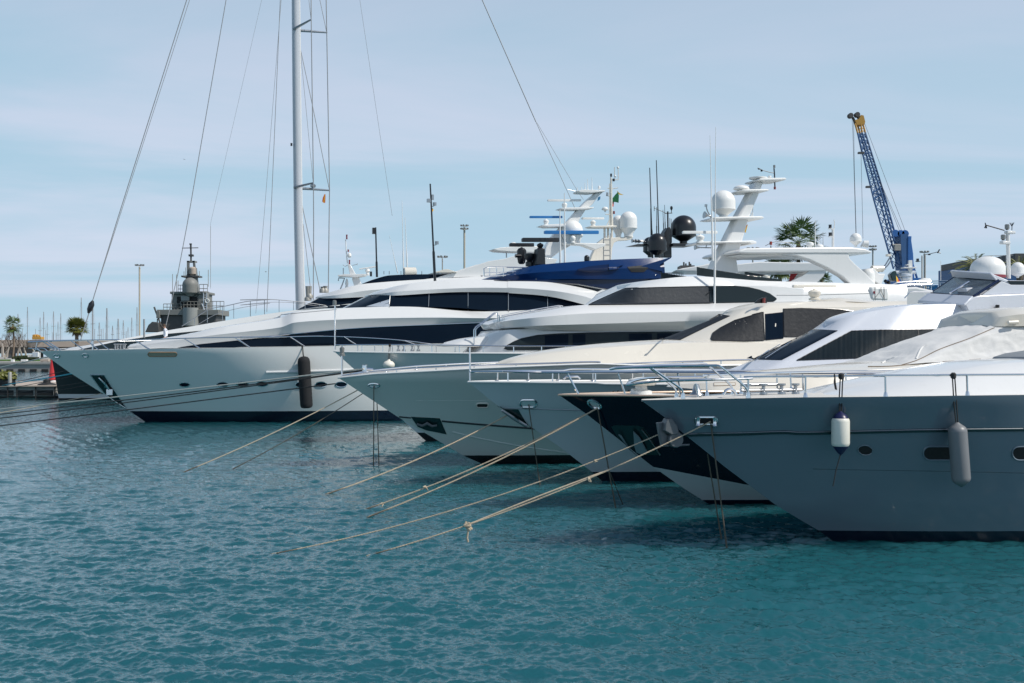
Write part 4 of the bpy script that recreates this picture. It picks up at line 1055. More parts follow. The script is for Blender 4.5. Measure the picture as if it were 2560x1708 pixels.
# flybridge: dash, raked windscreen, visor, side coaming
dash = MB()
dash.slab([D.U(*p) for p in T('l', '700 1130 -1.2,1355 1172 1.35,1232 1292 1.5,556 1240 -1.35')], .08); dash.build('flybridge_dash', 'bluewhite', D.root, bevel=.02)
b = MB(); b.slab([D.U(*p) for p in T('l', '556 1240 -1.35,1232 1272 1.5,1232 1300 1.5,550 1268 -1.35')], .06); b.build('dash_lip', 'bluewhite', D.root, bevel=.02)
b = MB(); b.slab([D.U(*p) for p in T('l', '740 1118 -1.2,1085 888 -1.05,1680 938 1.2,1362 1165 1.35')], .02)
mk('clearglass', (.30, .38, .44), .04, var=.1, scale=1, spec=.5, trans=.75)
b.build('flybridge_windscreen', 'clearglass', D.root)
fr = MB()
fr.tube([D.U(*p) for p in T('l', '740 1118 -1.2,1362 1168 1.35')], .03, 6); fr.tube([D.U(*p) for p in T('l', '1362 1168 1.35,1720 935 1.2')], .05, 8)
fr.tube([D.U(*p) for p in T('l', '740 1118 -1.2,1085 888 -1.05,1680 938 1.2')], .03, 6)
fr.build('windscreen_frame', 'deepblue', D.root)
b = MB(); b.slab([D.U(*p) for p in T('l', '1060 880 -1.1,1030 790 -1.0,1610 830 1.15,1700 930 1.3')], .08); b.build('visor', 'bluewhite', D.root, bevel=.02)
D.plate(T('l', '1610 830,1880 940,1900 935,2700 950,2700 1010,1900 1000,1760 945,1700 935'), -.9, 1.1, 'visor_top', 'bluewhite', bevel=.03, ref=1.1)
D.plate(T('l', '1470 1150,1765 950,1900 1002,2800 1000,2800 1120,2091 1122'), 1.15, 1.22, 'side_panel', 'bluewhite', bevel=.01, mirror=True)
D.plate(T('l', '1850 942,2800 950,2800 1000,1900 1000'), 1.1, 1.13, 'side_glass', 'tint', bevel=.0, mirror=True)
D.plate(T('l', '1235 1290,1370 1172,1470 1152,2091 1128,2900 1125,2900 1420,1300 1420'), -1.3, 1.4, 'flybridge_coaming', 'bluewhite', bevel=.04, ref=1.4)
D.tube([p + (.4,) for p in T('l', '1020 1120,1290 955')], .04, 'grab_bar', 'chrome')
D.plate(T('l', '1180 1050,1380 1040,1390 1160,1200 1150'), .2, .7, 'helm_console', 'bluewhite', bevel=.03)
x, y = T('l', '1565 585')[0]; dm = D.dome(x, y, T('l', '0 895')[0][1], 490 / 5.8083, .0, 'satellite_dome', base=.02, neck=.99, ring=False)
k_ = D.ppm(x, 0); c = D.U(x, T('l', '0 892')[0][1], 0); R_ = 245 / 5.8083 / k_
b = MB(); b.lathe(c + Vector((0, 0, -.02)), [(R_ + .012, 0), (R_ + .012, .09)], 32); b.build('dome_band', 'maroon', dm)
x, y = T('l', '2000 672')[0]; D.dome(x, y, T('l', '0 900')[0][1], 190 / 5.8083, -.3, 'satellite_dome', base=.22, neck=.2)
D.tube([p + (.3,) for p in T('l', '1870 910,1862 560,1855 230')], .07, 'light_mast', 'white')
b = MB(); b.box(D.U(*T('l', '1885 240')[0], .3), (.36, .2, .10)); b.box(D.U(*T('l', '1815 390')[0], .3), (.34, .2, .11)); b.build('light_bracket', 'white', D.root, bevel=.02)
for q in ('1845 205', '1788 355'):
    b = MB(); b.lathe(D.U(*T('l', q)[0], .3), [(.06, 0), (.05, .03), (.085, .05), (.085, .19), (.06, .21)], 12); b.build('nav_light', 'lamp', D.root)
b = MB(); b.tube([D.U(*T('l', q)[0], .3) for q in ('1805 210', '1545 135')], .022, 6)
b.tube([D.U(*T('l', q)[0], .3) for q in ('1528 100', '1535 145', '1518 175')], .02, 6); b.tube([D.U(*T('l', q)[0], .3) for q in ('1535 140', '1545 180')], .03, 6)
for q0, q1 in (('1915 210', '1918 100'), ('1915 150', '1885 100'), ('1915 150', '1945 98')): b.tube([D.U(*T('l', q)[0], .3) for q in (q0, q1)], .015, 6)
b.build('wind_vane', 'black', D.root)
D.plate(T('l', '1630 1370,1680 1300,1685 1370'), 1.41, 1.44, 'lamp_plate', 'mastgrey', bevel=.005)
b = MB(); b.lathe(D.U(*T('l', '1705 1360')[0], 1.55), [(.05, 0), (.06, .02), (.07, .06), (.07, .16), (.05, .17)], 12); b.build('side_light', 'rubber', D.root)
D.tube([p + (1.0,) for p in T('l', '355 1195,430 1110,480 1100,760 1102')], .02, 'foredeck_rail', 'chrome')
D.rail(T('e', '1085 376,1300 376,1700 378,2033 380') + T('f', '800 196,1200 200,2033 205') + T('d', '400 1078,1400 1078'), [800 + x / 2.9043 for x in (1370, 1672, 2000)] + [1260 + x / 2.9043 for x in (1010, 1370, 1710)], r=.030, inset=.1, n=70)
D.tube([D.E(*p, .1) for p in T('e', '1090 445,1088 200')], .03, 'bow_light_pole', 'chrome')
x0, y0 = T('e', '1453 580')[0]; x1, y1 = T('e', '1572 632')[0]
D.fairlead(0, 0, 0, 0, shape=D.stad(x0, x1, y0, y1), r=.035)
D.patch(T('e', '1284 622,1340 648,1440 650,1490 735,1545 800,1440 720,1340 665'), 'anchor_pocket', 'darkgreen', off=.015, nx=20)
b = MB()
for q in (('1295 640', '1300 690', '1345 745', '1385 700', '1410 690'), ('1300 735', '1370 752', '1440 758')): b.tube([hp(D, *T('e', t)[0], .12) for t in q], [.04] + [.06] * (len(q) - 2) + [.03], 8)
b.slab([hp(D, *T('e', t)[0], .14) for t in ('1360 735', '1395 685', '1425 690', '1390 750')], .04); b.build('anchor', 'steel', D.root)
D.hline(T('e', '1330 640,1600 648,1900 656') + T('f', '700 478'), 'hull_seam', 'steel', .018, 0, 40)
for q in ('1838 1172,1846 1145,1852 1138', '1896 1172,1905 1142,1912 1132', '1950 1172,1958 1148,1968 1146', '2030 1172,2040 1140,2052 1130', '2062 1172,2070 1136,2082 1130'):
    D.hline(T('s', q), 'name_letter', 'black', .022, .0, 8)
D.tube([p + (1.2,) for p in T('e', '1770 428,1790 412,1870 412,1888 428')], .035, 'cleat', 'chrome')

# ================================================================ navy yacht with canvas cover (E)
E = E_; E.hb = 2
E.loft([T('d', '-520 1185 .2,-150 1212 1.3,400 1208 1.9,1150 1195 2.1,2400 1180 2.15'),
        T('d', '-500 1165 .2,-200 1150 1.0,400 1098 1.6,1150 1045 1.85,2400 960 1.9'),
        T('d', '-470 1150 .1,-240 1138 .7,430 1082 1.2,1150 1030 1.7,2400 946 1.8')], 'foredeck_trunk', 'cream', crown=.10, rnd=.12)
wr_ = lambda: 0
cv = E.loft([T('d', '920 1038 0,1045 1036 1.0,1150 1030 1.6,1400 1006 1.72,2400 945 1.8'),
        T('d', '1040 960 0,1165 968 .95,1270 982 1.47,1500 950 1.62,2400 900 1.72'),
        T('d', '1215 872 0,1330 884 .9,1422 910 1.4,1650 870 1.55,2400 850 1.65'),
        T('d', '1435 803 0,1545 812 .85,1632 835 1.35,1800 800 1.5,2400 800 1.6'),
        T('d', '1632 737 0,1735 740 .8,1817 752 1.3,2000 745 1.45,2400 742 1.55')], 'canvas_cover', 'canvas', crown=.02, rnd=.05, n=90)
from mathutils import noise as MN
def wrinkle(ob, cuts, amp, fr):
    bm = bmesh.new(); bm.from_mesh(ob.data)
    bmesh.ops.subdivide_edges(bm, edges=[e_ for e_ in bm.edges if e_.calc_length() > .12], cuts=cuts, use_grid_fill=True)
    bm.normal_update()
    for v in bm.verts:
        p = v.co * fr
        q = Vector((p.x * .8 + p.z * .7, p.y * .6, p.z * 1.1 - p.x * .55))
        r_ = 1 - abs(MN.noise(q + Vector((MN.noise(p * .7) * .8, 0, 0)))) * 2.2
        r2 = 1 - abs(MN.noise(q * 2.3 + Vector((5, 1, 2)))) * 2.2
        v.co += v.normal * amp * (max(r_, -.2) * .9 + max(r2, 0) * .35 + MN.noise(p * .6) * .6)
    bm.to_mesh(ob.data); bm.free(); ob.data.update()
    ob.data.polygons.foreach_set('use_smooth', [True] * len(ob.data.polygons))
wrinkle(cv, 6, .035, 1.5)
E.tg[-1] = BVHTree.FromPolygons([v.co.copy() for v in cv.data.vertices], [tuple(p.vertices) for p in cv.data.polygons])
E.hline(T('d', '1145 1026,1260 990,1420 912,1640 832,1818 755'), 'canvas_seam', 'bark', .012, .01, 40)
E.hline(T('d', '900 1037,1040 1036,1150 1028,1400 1005,2033 962'), 'canvas_hem', 'bark', .012, .01, 40)
for q in ('1250 980,1290 900,1330 880', '1000 1010,1050 985,1110 965'):
    E.hline(T('d', q), 'canvas_fold', 'canvas', .03, -.005, 20)
E.loft([T('d', '1640 735 0,1740 738 .8,1822 745 1.35,2033 742 1.6,2400 738 1.7'),
        T('d', '1645 722 0,1760 700 .85,1870 675 1.4,2033 655 1.65,2400 640 1.75'),
        T('d', '1660 715 0,1760 662 .6,1840 640 .95,1960 618 1.2,2400 598 1.3')], 'hardtop', 'cream', crown=.05, rnd=.08)
b = MB(); b.tube([E.U(*p, 1.62) for p in T('d', '1918 716,1988 712')], .055, 10); b.build('side_lamp', 'cream', E.root)
E.patch(T('d', '1700 738,1818 748,2200 742,2200 734,1822 738'), 'cover_gap', 'dark', off=.01, nx=20, ny=2) if False else None
E.rail(T('f', '-10 198,270 206,800 206,1470 208,2033 215') + T('d', '400 1084,900 1086,1400 1080'), [], r=.030, inset=.05, n=70)
for a_, b__ in (('f', '460 212,540 365'), ('f', '830 215,880 370'), ('f', '1262 215,1280 372')):
    q = T(a_, b__)
    E.tube([E.E(*q[0], .05), E.E(q[1][0], q[1][1], .1)], .028, 'stanchion', 'chrome', mirror=False)
for x_ in (238, 425, 720, 880): E.tube([E.E(*p, .1) for p in T('d', f'{x_} 1090,{x_ + 4} 1225')], .024, 'stanchion', 'chrome')
x, y = T('f', '657 437')[0]; E.fairlead(x, y, 17, 8.6, .45, r=.04)
E.patch(T('f', '778 600,800 590,970 592,1010 605,1060 665,1140 805,1010 805,900 745,820 670'), 'anchor_pocket', 'darkgreen', off=.012, nx=24)
for q in ('832 640,855 650,905 740,935 800,880 755', '940 615,985 660,1040 765,1010 790,960 770,945 720'):
    b = MB(); b.slab([hp(E, *p, .12) for p in T('f', q)], .06); b.build('anchor_fluke', 'fluke', E.root, bevel=.012)
E.hline(T('f', '1000 615,1060 690,1132 800'), 'anchor_shank', 'steel', .02, .05, 12)
b = MB(); c = E.U(*T('f', '995 368')[0], .2); b.lathe(c, [(.30, 0), (.30, .10), (.17, .14), (.15, .34), (.22, .36), (.20, .42)], 16); b.lathe(E.U(*T('f', '930 350')[0], .2), [(.1, 0), (.1, .28)], 12, (1, 0, 0)); b.build('windlass', 'plastic', E.root)
b = MB(); c = E.U(*T('f', '1000 305')[0], .2); b.lathe(c, [(.02, 0), (.36, .02), (.42, .08), (.36, .18), (.15, .24), (.01, .25)], 20); b.build('windlass_cap', 'cream', E.root)
E.patch(T('f', '1525 282,1680 282,1680 302,1525 305'), 'deck_hatch', 'cream', off=.01, nx=8, ny=2, frame='teak', fr_r=.006)
E.tube([p + (1.6,) for p in T('d', '755 1080,800 1078,850 1076,900 1062')], .02, 'bow_cleat', 'steel')

# ================================================================ slate grey yacht nearest the camera (F)
Fy = Fb; Fy.hb = 1.5
Fy.loft([T('d', '300 1258 .1,600 1256 .9,1000 1253 1.5,1600 1246 1.9,2800 1238 2.05'),
         T('d', '480 1246 .1,700 1220 .7,1000 1190 1.15,1600 1130 1.5,2800 1090 1.65'),
         T('d', '560 1232 .05,760 1190 .45,1000 1152 .75,1500 1072 1.05,1900 1016 1.15,2800 985 1.2')], 'foredeck_trunk', 'white', crown=.08, rnd=.15, sharp=60)
b = MB(); c0 = Fy.U(*T('d', '1020 1158')[0], .45)
b.tube([c0 + Vector((0.42 * math.cos(a), .34 * math.sin(a), .02 * math.cos(a))) for a in np.linspace(0, 6.283, 25)[:-1]], .035, 8, closed=True); ht_ = b.build('deck_hatch', 'chrome', Fy.root)
b = MB(); b.lathe(c0 + Vector((0, 0, -.03)), [(.40, 0), (.40, .05), (.3, .075), (.01, .085)], 28); b.build('hatch_glass', 'tint', ht_)
Fy.plate(T('d', '1548 1052,1600 1035,1720 1022,1760 1012,1850 1012,1874 1030,1874 1078,1780 1086,1700 1092'), -.1, .5, 'vent_housing', 'white', bevel=.05)
Fy.plate(T('d', '1925 1006,1955 965,2033 940,2300 900,2300 1010'), -.6, .9, 'grey_cover', 'greycanvas', bevel=.08)
# rub rail, portholes, fairlead
Fy.hline(T('f', '1296 660,1500 655,1740 650,2033 640') + T('g', '400 588,700 583,1200 572,1600 566,2033 562,2300 558'), 'rub_rail', 'darkgreen', .045, .0, 80)
Fy.hline(T('f', '1310 652,1500 646,1740 641,2033 632') + T('g', '400 579,700 574,1200 563,1600 557,2033 553,2300 549'), 'rub_strip', 'steel', .007, .02, 80)
Fy.hline(T('g', '500 850,900 858,1500 868,2033 880,2300 885'), 'hull_seam', 'darkgreen', .006, -.002, 40)
x, y = T('g', '880 713')[0]; Fy.porthole(Fy.ell(x, y, 18.5, 12, .1), rim='hullF', r=.014, m='dark')
for x0_, x1_ in ((1300, 1600), (1946, 2230)): Fy.porthole(Fy.stad(T('g', f'{x0_} 0')[0][0], T('g', f'{x1_} 0')[0][0], T('g', '0 686')[0][1], T('g', '0 785')[0][1]), name='hull_window', rim='hullF', r=.02, m='dark')
x0, y0 = T('f', '1388 532')[0]; x1, y1 = T('f', '1548 582')[0]
fl = Fy.fairlead(0, 0, 0, 0, shape=Fy.stad(x0, x1, y0, y1), r=.025, inner='dark')
for q in ('1410 558', '1530 560'):
    b = MB(); p = hp(Fy, *T('f', q)[0], .03); b.lathe(p - Vector((0, 0, .11)), [(.05, 0), (.07, .02), (.045, .06), (.045, .16), (.07, .2), (.05, .22)], 12); b.build('roller', 'chrome', fl)
# plough anchor hanging at the stem
b = MB(); b.prism([(p.x, p.z) for p in Fy.L(T('r', '848 1030,940 1020,960 1180,1090 1200,1180 1180,1150 1300,905 1335,870 1160'), .05)], -.10, .02)
an = b.build('anchor_plate', 'anchorgrey', Fy.root, bevel=.015)
b = MB(); b.prism([(p.x, p.z) for p in Fy.L(T('r', '955 975,1010 968,1080 1060,1105 1150,1060 1190,1000 1180,915 1130,930 1030'), .1)], -.24, .0); b.build('anchor_head', 'anchorgrey', an, bevel=.02)
b = MB(); p = Fy.U(*T('r', '1090 1250')[0], .15); b.lathe(p, [(.16, -.06), (.18, 0), (.16, .06)], 18, (0, 1, 0)); b.build('anchor_roller', 'anchorgrey', an)
b = MB(); b.tube([Fy.U(*p, .1) for p in T('r', '905 1330,1150 1325,1270 1318')], .022, 8); b.build('anchor_bar', 'anchorgrey', an)
# pulpit and rails
b = MB()
near = T('r', '240 330,320 318,740 300,1000 290,1630 282') 
near3 = [Fy.U(p[0], p[1], h_) for p, h_ in zip(near, (.0, .25, .75, .95, 1.3))]
far3 = [Fy.U(p[0], p[1], h_) for p, h_ in zip(T('r', '240 330,330 312,740 285,1100 268,1450 252'), (.0, -.25, -.55, -.75, -.9))]
end_n = [Fy.U(*p, 1.35) for p in T('r', '1680 295,1860 440,1980 540,2030 600,2040 690')]
end_f = [Fy.U(*p, -.9) for p in T('r', '1510 275,1680 420,1800 530,1835 590,1838 670')]
b.tube([Vector(q) for q in curve([tuple(v) for v in reversed(far3)] , 30)] + [Vector(q) for q in curve([tuple(v) for v in near3], 30)][1:], .028, 8)
pp = b.build('pulpit', 'chrome', Fy.root)
for pts in (near3[-1:] + end_n, far3[-1:] + end_f, [Fy.U(*p, .75) for p in T('r', '770 310,1000 470,1130 560,1180 610,1190 700')], [Fy.U(*p, -.5) for p in T('r', '745 300,900 430,1050 550,1095 610,1105 690')]):
    c = MB(); c.tube([Vector(q) for q in curve([tuple(v) for v in pts], 24)], .024, 8)
    c.lathe(pts[-1] + Vector((0, 0, -.03)), [(.05, 0), (.05, .05), (.035, .12)], 10); c.build('pulpit_leg', 'chrome', pp)
rl = MB()
R1 = [Fy.U(*p, 0) if i == 0 else Fy.E(p[0], p[1], .05) for i, p in enumerate(T('r', '455 535,640 510,960 482,1400 470,2091 452'))] + [Fy.E(*p, .06) for p in T('d', '0 1113,600 1106,1200 1100,2033 1094,2500 1090')]
R1[1] = Fy.U(*T('r', '640 510')[0], .3); R1[2] = Fy.U(*T('r', '960 482')[0], .7); R1[3] = Fy.U(*T('r', '1400 470')[0], 1.1)
R1 = [Vector(q) for q in curve([tuple(v) for v in R1], 90)]
rl.tube(R1, .028, 8); rl.tube([Vector((p.x, -p.y, p.z)) for p in R1], .028, 8); rlo = rl.build('railing', 'chrome', Fy.root)
for a_, q in (('r', '485 545,540 672'), ('r', '470 540,510 672'), ('d', '30 1115,34 1252'), ('d', '446 1110,446 1252'), ('d', '1025 1104,1028 1246'), ('d', '1618 1098,1622 1238'), ('d', '2215 1092,2220 1232')):
    p = T(a_, q)
    if a_ == 'r': 
        A0, B0 = Fy.U(*p[0], .05), Fy.U(*p[1], .05)
        if q.startswith('470') or q.startswith('485'): continue
    else: A0, B0 = Fy.E(*p[0], .06), Fy.E(*p[1], .08)
    B0.z = Fy.sheer(B0.x) - .02
    for sd in (1, -1):
        c = MB(); c.tube([Vector((A0.x, A0.y * sd, A0.z)), Vector((B0.x, B0.y * sd, B0.z))], .022, 8); c.lathe(Vector((B0.x, B0.y * sd, B0.z)), [(.055, 0), (.05, .02), (.035, .10), (.024, .12)], 12); c.build('stanchion', 'chrome', rlo)
b = MB(); c = Fy.U(*T('r', '1365 665')[0], 0); b.lathe(c, [(.16, 0), (.15, .02), (.10, .06), (.075, .16), (.06, .22), (.02, .24)], 18); bl = b.build('ship_bell', 'steel', Fy.root)
b = MB(); b.tube([Fy.U(*p, .1) for p in T('r', '1355 520,1375 620,1378 705')], [.035, .03, .03], 10); b.build('bell_post', 'chrome', Fy.root)
b = MB()
c = Fy.U(*T('d', '200 1238')[0], .2); b.tube([c + Vector((x_, 0, .1)) for x_ in (-.75, .75)], .035, 8)
for x_ in (-.6, -.2, .25, .6): b.lathe(c + Vector((x_, 0, 0)), [(.09, 0), (.08, .06), (.04, .08), (.04, .18), (.09, .2), (.09, .24)], 12)
b.tube([c + Vector((x_, .1, .22)) for x_ in (-.7, .2)], .04, 8); b.build('windlass', 'steel', Fy.root)
b = MB(); c = Fy.U(*T('r', '1800 690')[0], .5); b.tube([c + Vector((.16 * math.cos(a), 0, .16 * math.sin(a))) for a in np.linspace(0.2, 2.9, 9)], .035, 8); b.build('deck_ring', 'chrome', Fy.root)
# ================================================================ background things
class BG:
    def __init__(s, name, label, cat, px, Y, z0=0.0, group=None):
        s.Y = Y; X = (px - CX) / F * Y; s.o = Vector((X, Y, z0)); s.k = F / Y
        s.root = thing(name, label, cat, s.o, 0, group)
    def P(s, px, py, dy=0.0):
        return wp(px, py, s.Y + dy) - s.o
    def rect(s, b, x0, y0, x1, y1, d0, d1, mi=0):
        a = s.P(min(x0, x1), max(y0, y1)); c = s.P(max(x0, x1), min(y0, y1))
        m_ = (a + c) / 2; b.box((m_.x, (d0 + d1) / 2, m_.z), (c.x - a.x, abs(d1 - d0), c.z - a.z), mi=mi)
    def poly(s, b, pts, d0, d1, mi=0):
        P = [s.P(*p[:2]) for p in pts]; b.prism([(p.x, p.z) for p in P], d0, d1, mi)
    def tube(s, b, pts, r, n=6, mi=0, dy=0): b.tube([s.P(p[0], p[1], p[2] if len(p) > 2 else dy) for p in pts], r, n, mi)
    def add(s, b, name, m, parent=None, bevel=0, sharp=38): return b.build(name, m, parent or s.root, bevel=bevel, sharp=sharp)

# ---- land on the far left: quay, lawn, elevated road
def sheet(name, pts, z0, z1, m, kind='structure', label=None, cat=None):
    b = MB(); b.v = []
    n = len(pts); vs = [(p[0], p[1], z0) for p in pts] + [(p[0], p[1], z1) for p in pts]
    fs = [tuple(range(n - 1, -1, -1)), tuple(range(n, 2 * n))] + [(i, (i + 1) % n, n + (i + 1) % n, n + i) for i in range(n)]
    b.add(vs, fs); o = b.build(name, m, None, bevel=.05)
    if kind: o['kind'] = kind
    if label: tag(o, label, cat)
    return o
sheet('quay', [(-260, 262), (260, 262), (420, 560), (-420, 560)], -3, 2.1, 'concrete')
sheet('lawn', [(-200, 285), (-100, 285), (-110, 330), (-220, 330)], 2.0, 2.25, 'grass')
b = MB()
for x in np.arange(-135, -60, 2.55): b.box((x, 261.7, .15), (1.35, .5, .8))
b2 = MB(); b2.box((-98, 261.85, 1.75), (75, .3, .35)); 
o = b.build('quay_fenders', 'rubber', None); o['kind'] = 'structure'
o = b2.build('quay_edge', 'concrete', None); o['kind'] = 'structure'
g = BG('elevated_road', 'beige elevated road with a plain parapet crossing behind the palms', 'road bridge', 160, 420, 2.1)
b = MB(); g.rect(b, -700, 850, 1100, 868, 0, 10); g.add(b, 'parapet', 'roadbeige', bevel=.1)
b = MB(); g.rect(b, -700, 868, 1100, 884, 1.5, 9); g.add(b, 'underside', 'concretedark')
for x in range(-60, 1000, 70):
    b = MB(); g.rect(b, x, 880, x + 9, 896, 3, 7); g.add(b, 'pillar', 'concrete')
# ---- pontoon at the left with planter, beacon, bollard
g = BG('pontoon', 'low concrete pontoon with dark openings along its side', 'pontoon', 60, 112)
b = MB(); g.rect(b, -240, 965, 142, 991, 0, 16); g.add(b, 'pontoon_body', 'concrete', bevel=.04)
b = MB(); g.rect(b, -240, 963.5, 143, 967.5, -.25, 16.2); g.add(b, 'deck_edge', 'roadbeige', bevel=.02)
b = MB(); g.rect(b, -240, 990, 142, 1002, .25, 15); g.add(b, 'float', 'rubber')
for x0, x1 in ((45, 83), (93, 133), (-6, 34), (-60, -15)):
    b = MB(); g.rect(b, x0, 976, x1, 989, -.06, .3); g.add(b, 'side_opening', 'dark', bevel=.03)
for x in (19, 42, 89, 137):
    b = MB(); g.tube(b, [(x, 968), (x, 1000)], .06, dy=-.12); g.add(b, 'mooring_pile', 'rubber')
def bush(root, c, rx, ry, rz, n, size, m, name='foliage', seed=1):
    rnd = random.Random(seed); b = MB()
    for i in range(n):
        u = Vector((rnd.gauss(0, 1), rnd.gauss(0, 1), rnd.gauss(0, 1))).normalized() * rnd.random() ** .4
        p = Vector(c) + Vector((u.x * rx, u.y * ry, u.z * rz))
        d = Vector((rnd.gauss(0, 1), rnd.gauss(0, 1), rnd.gauss(.6, .7))).normalized(); e = d.orthogonal().normalized()
        s_ = size * (.6 + .8 * rnd.random())
        b.add([p, p + d * s_ * .5 + e * s_ * .22, p + d * s_, p + d * s_ * .5 - e * s_ * .22], [(0, 1, 2, 3)])
    return b.build(name, m, root, recalc=False, smooth=False)
g = BG('planter', 'round dark tub on the pontoon filled with a bushy light green shrub', 'planter', 17, 108, 1.2)
b = MB(); b.lathe(g.P(17, 965) * 1, [(.7, 0), (.75, .1), (.72, .55), (.85, .62)], 20); g.add(b, 'tub', 'rubber')
bush(g.root, g.P(17, 944), .85, .7, .55, 900, .28, 'frondyellow')
g = BG('bollard', 'grey concrete mooring post beside the leafy planter on the pontoon', 'bollard', 25, 106, 1.2)
b = MB(); b.lathe(g.P(25, 965), [(.19, 0), (.17, .1), (.16, 1.15), (.13, 1.22)], 14); g.add(b, 'post', 'galv')
b = MB(); b.lathe(g.P(25, 965), [(.3, 0), (.3, .08)], 14); g.add(b, 'base', 'concrete')
g = BG('channel_beacon', 'tapering red beacon on a white base beside the dark hull', 'beacon', 132, 124, 1.2)
b = MB(); b.lathe(g.P(131.5, 951), [(.20, 0), (.19, .1), (.06, 1.65), (.05, 1.7)], 16); 
b = MB(); b.lathe(g.P(132, 951), [(.42, 0), (.40, .15), (.14, 2.9), (.10, 3.0)], 18); g.add(b, 'tower', 'red')
b = MB(); b.lathe(g.P(132, 959), [(.5, 0), (.5, .28), (.42, .34)], 18); g.add(b, 'base', 'white')
g = BG('folded_tarpaulin', 'small black covered bundle lying on the pontoon edge', 'tarpaulin', 115, 113, 1.2)
b = MB(); b.lathe(g.P(117, 964), [(.9, 0), (.8, .15), (.35, .28), (.3, .55), (.05, .62)], 12); g.add(b, 'bundle', 'rubber')
# lawn furniture
def boxthing(name, label, cat, x0, y0, x1, y1, Y, dep, m, bev=.04, extra=None):
    g = BG(name, label, cat, (x0 + x1) / 2, Y, H - (y1 - HY) / F * Y)
    b = MB(); g.rect(b, x0, y0, x1, y1, 0, dep); g.add(b, 'body', m, bevel=bev)
    if extra:
        for e in extra:
            b = MB(); g.rect(b, *e[:4], e[4], e[5]); g.add(b, e[6], e[7])
    return g
boxthing('utility_cabinet', 'white louvred utility cabinet standing on the far quay', 'cabinet', 81, 880, 96, 893, 268, 1.2, 'plastic', extra=[(83, 882, 87.5, 891, -.04, 0, 'louvre_panel', 'alloy'), (89.5, 882, 94, 891, -.04, 0, 'louvre_panel', 'alloy')])
boxthing('junction_box', 'low cream box left of the louvred cabinet', 'box', 69, 886, 81, 893, 269, 1, 'cream', extra=[(74, 887.5, 79, 892, -.03, 0, 'door', 'white')])
boxthing('stone_block', 'white stone block at the foot of the tall thin palm', 'block', 27, 899, 34, 906.5, 264, .7, 'plastic', extra=[(26.5, 905.5, 34.5, 907, -.05, .75, 'plinth', 'concrete')])
boxthing('low_bench', 'low brown and white bench near the quay edge', 'bench', 100, 898, 121, 904, 265, 1, 'roadbeige', extra=[(101, 903, 104, 907, .2, .8, 'leg', 'concrete'), (117, 903, 120, 907, .2, .8, 'leg', 'concrete')])
boxthing('white_bench', 'white slab bench left of the brown bench on the quay', 'bench', 52, 899, 66, 904, 264.5, 1, 'plastic', extra=[(53, 903, 56, 907, .2, .8, 'leg', 'concrete'), (62, 903, 65, 907, .2, .8, 'leg', 'concrete')])
g = BG('hedge', 'clipped dark green hedge behind the quay benches', 'hedge', 70, 275, 2.1)
bush(g.root, g.P(64, 896), 3.2, 1.2, .55, 2600, .3, 'hedge', seed=5)
g = BG('lamp_pillar', 'slim white pillar lamp beside the louvred cabinet', 'lamp', 99.5, 266, 2.1)
b = MB(); g.tube(b, [(99.5, 896), (99.5, 880)], .14, 8); g.add(b, 'post', 'plastic')
b = MB(); g.rect(b, 98, 879, 101, 882, -.15, .15); g.add(b, 'lamp_head', 'lamp')
g = BG('yellow_crane_truck', 'yellow folded crane on the elevated road among bare trees', 'crane truck', 91, 418, 8.3)
b = MB(); g.rect(b, 80, 842, 103, 849, 0, 3); g.add(b, 'chassis', 'yellow', bevel=.1)
b = MB(); g.poly(b, [(80, 842), (80, 837), (86, 836), (88, 842)], .3, 2.7); g.add(b, 'cab', 'yellow', bevel=.08)
b = MB(); g.tube(b, [(101, 841), (93, 838), (84, 839.5)], .32, 6, dy=1.2); g.tube(b, [(97, 842), (92, 838.5)], .2, 6, dy=.8); g.add(b, 'folded_boom', 'yellow')
# bare winter trees
def bare_tree(g, px, y0, y1, seed, m='twig', tr=.2, lean=0, spread=.55):
    rnd = random.Random(seed); b = MB(); tb = MB()
    base = g.P(px, y0); Ht = (y0 - y1) / g.k
    def branch(p, d, l, r, dep, bb):
        n = 3; pts = [p.copy()]; rs = [r]
        for i in range(n):
            d = (d + Vector((rnd.gauss(0, .13), rnd.gauss(0, .13), rnd.gauss(.03, .08)))).normalized()
            p = p + d * l / n; pts.append(p.copy()); rs.append(r * (1 - .45 * (i + 1) / n))
        bb.tube(pts, rs, 5 if dep < 2 else 3, cap=False)
        if dep < 5:
            for _ in range(3 if dep < 4 else 2):
                nd_ = (d + Vector((rnd.gauss(0, spread), rnd.gauss(0, spread), rnd.gauss(.25, .3)))).normalized()
                branch(pts[rnd.choice((2, 3))], nd_, l * rnd.uniform(.55, .8), rs[-1] * .86, dep + 1, b)
    branch(base, Vector((lean, 0, 1)).normalized(), Ht * .42, tr * 1.3, 0, tb)
    g.add(tb, 'trunk', 'palebark'); g.add(b, 'branches', m)
tl = [(7, 893, 812, 'tallest bare tree at the left photo edge'), (17, 893, 828, 'bare pale trunked tree just left of the thin palm'), (43, 892, 824, 'bare forked tree right of the thin palm'),
      (54, 892, 838, 'slim bare tree below the yellow crane, left of it'), (65, 892, 836, 'bare twiggy tree left of the louvred cabinet'), (88, 892, 838, 'bare tree rising behind the louvred cabinet'), (12, 897, 850, 'leaning bare sapling by the lawn')]
for i, (x, y0, y1, lb) in enumerate(tl):
    g = BG('bare_tree', lb, 'tree', x, 276 + 4 * i, H - (y0 - HY) / F * (276 + 4 * i), 'bare trees along the far quay')
    bare_tree(g, x, y0, y1, 30 + i, tr=.22 if i else .3, lean=.25 if i == 6 else .05)
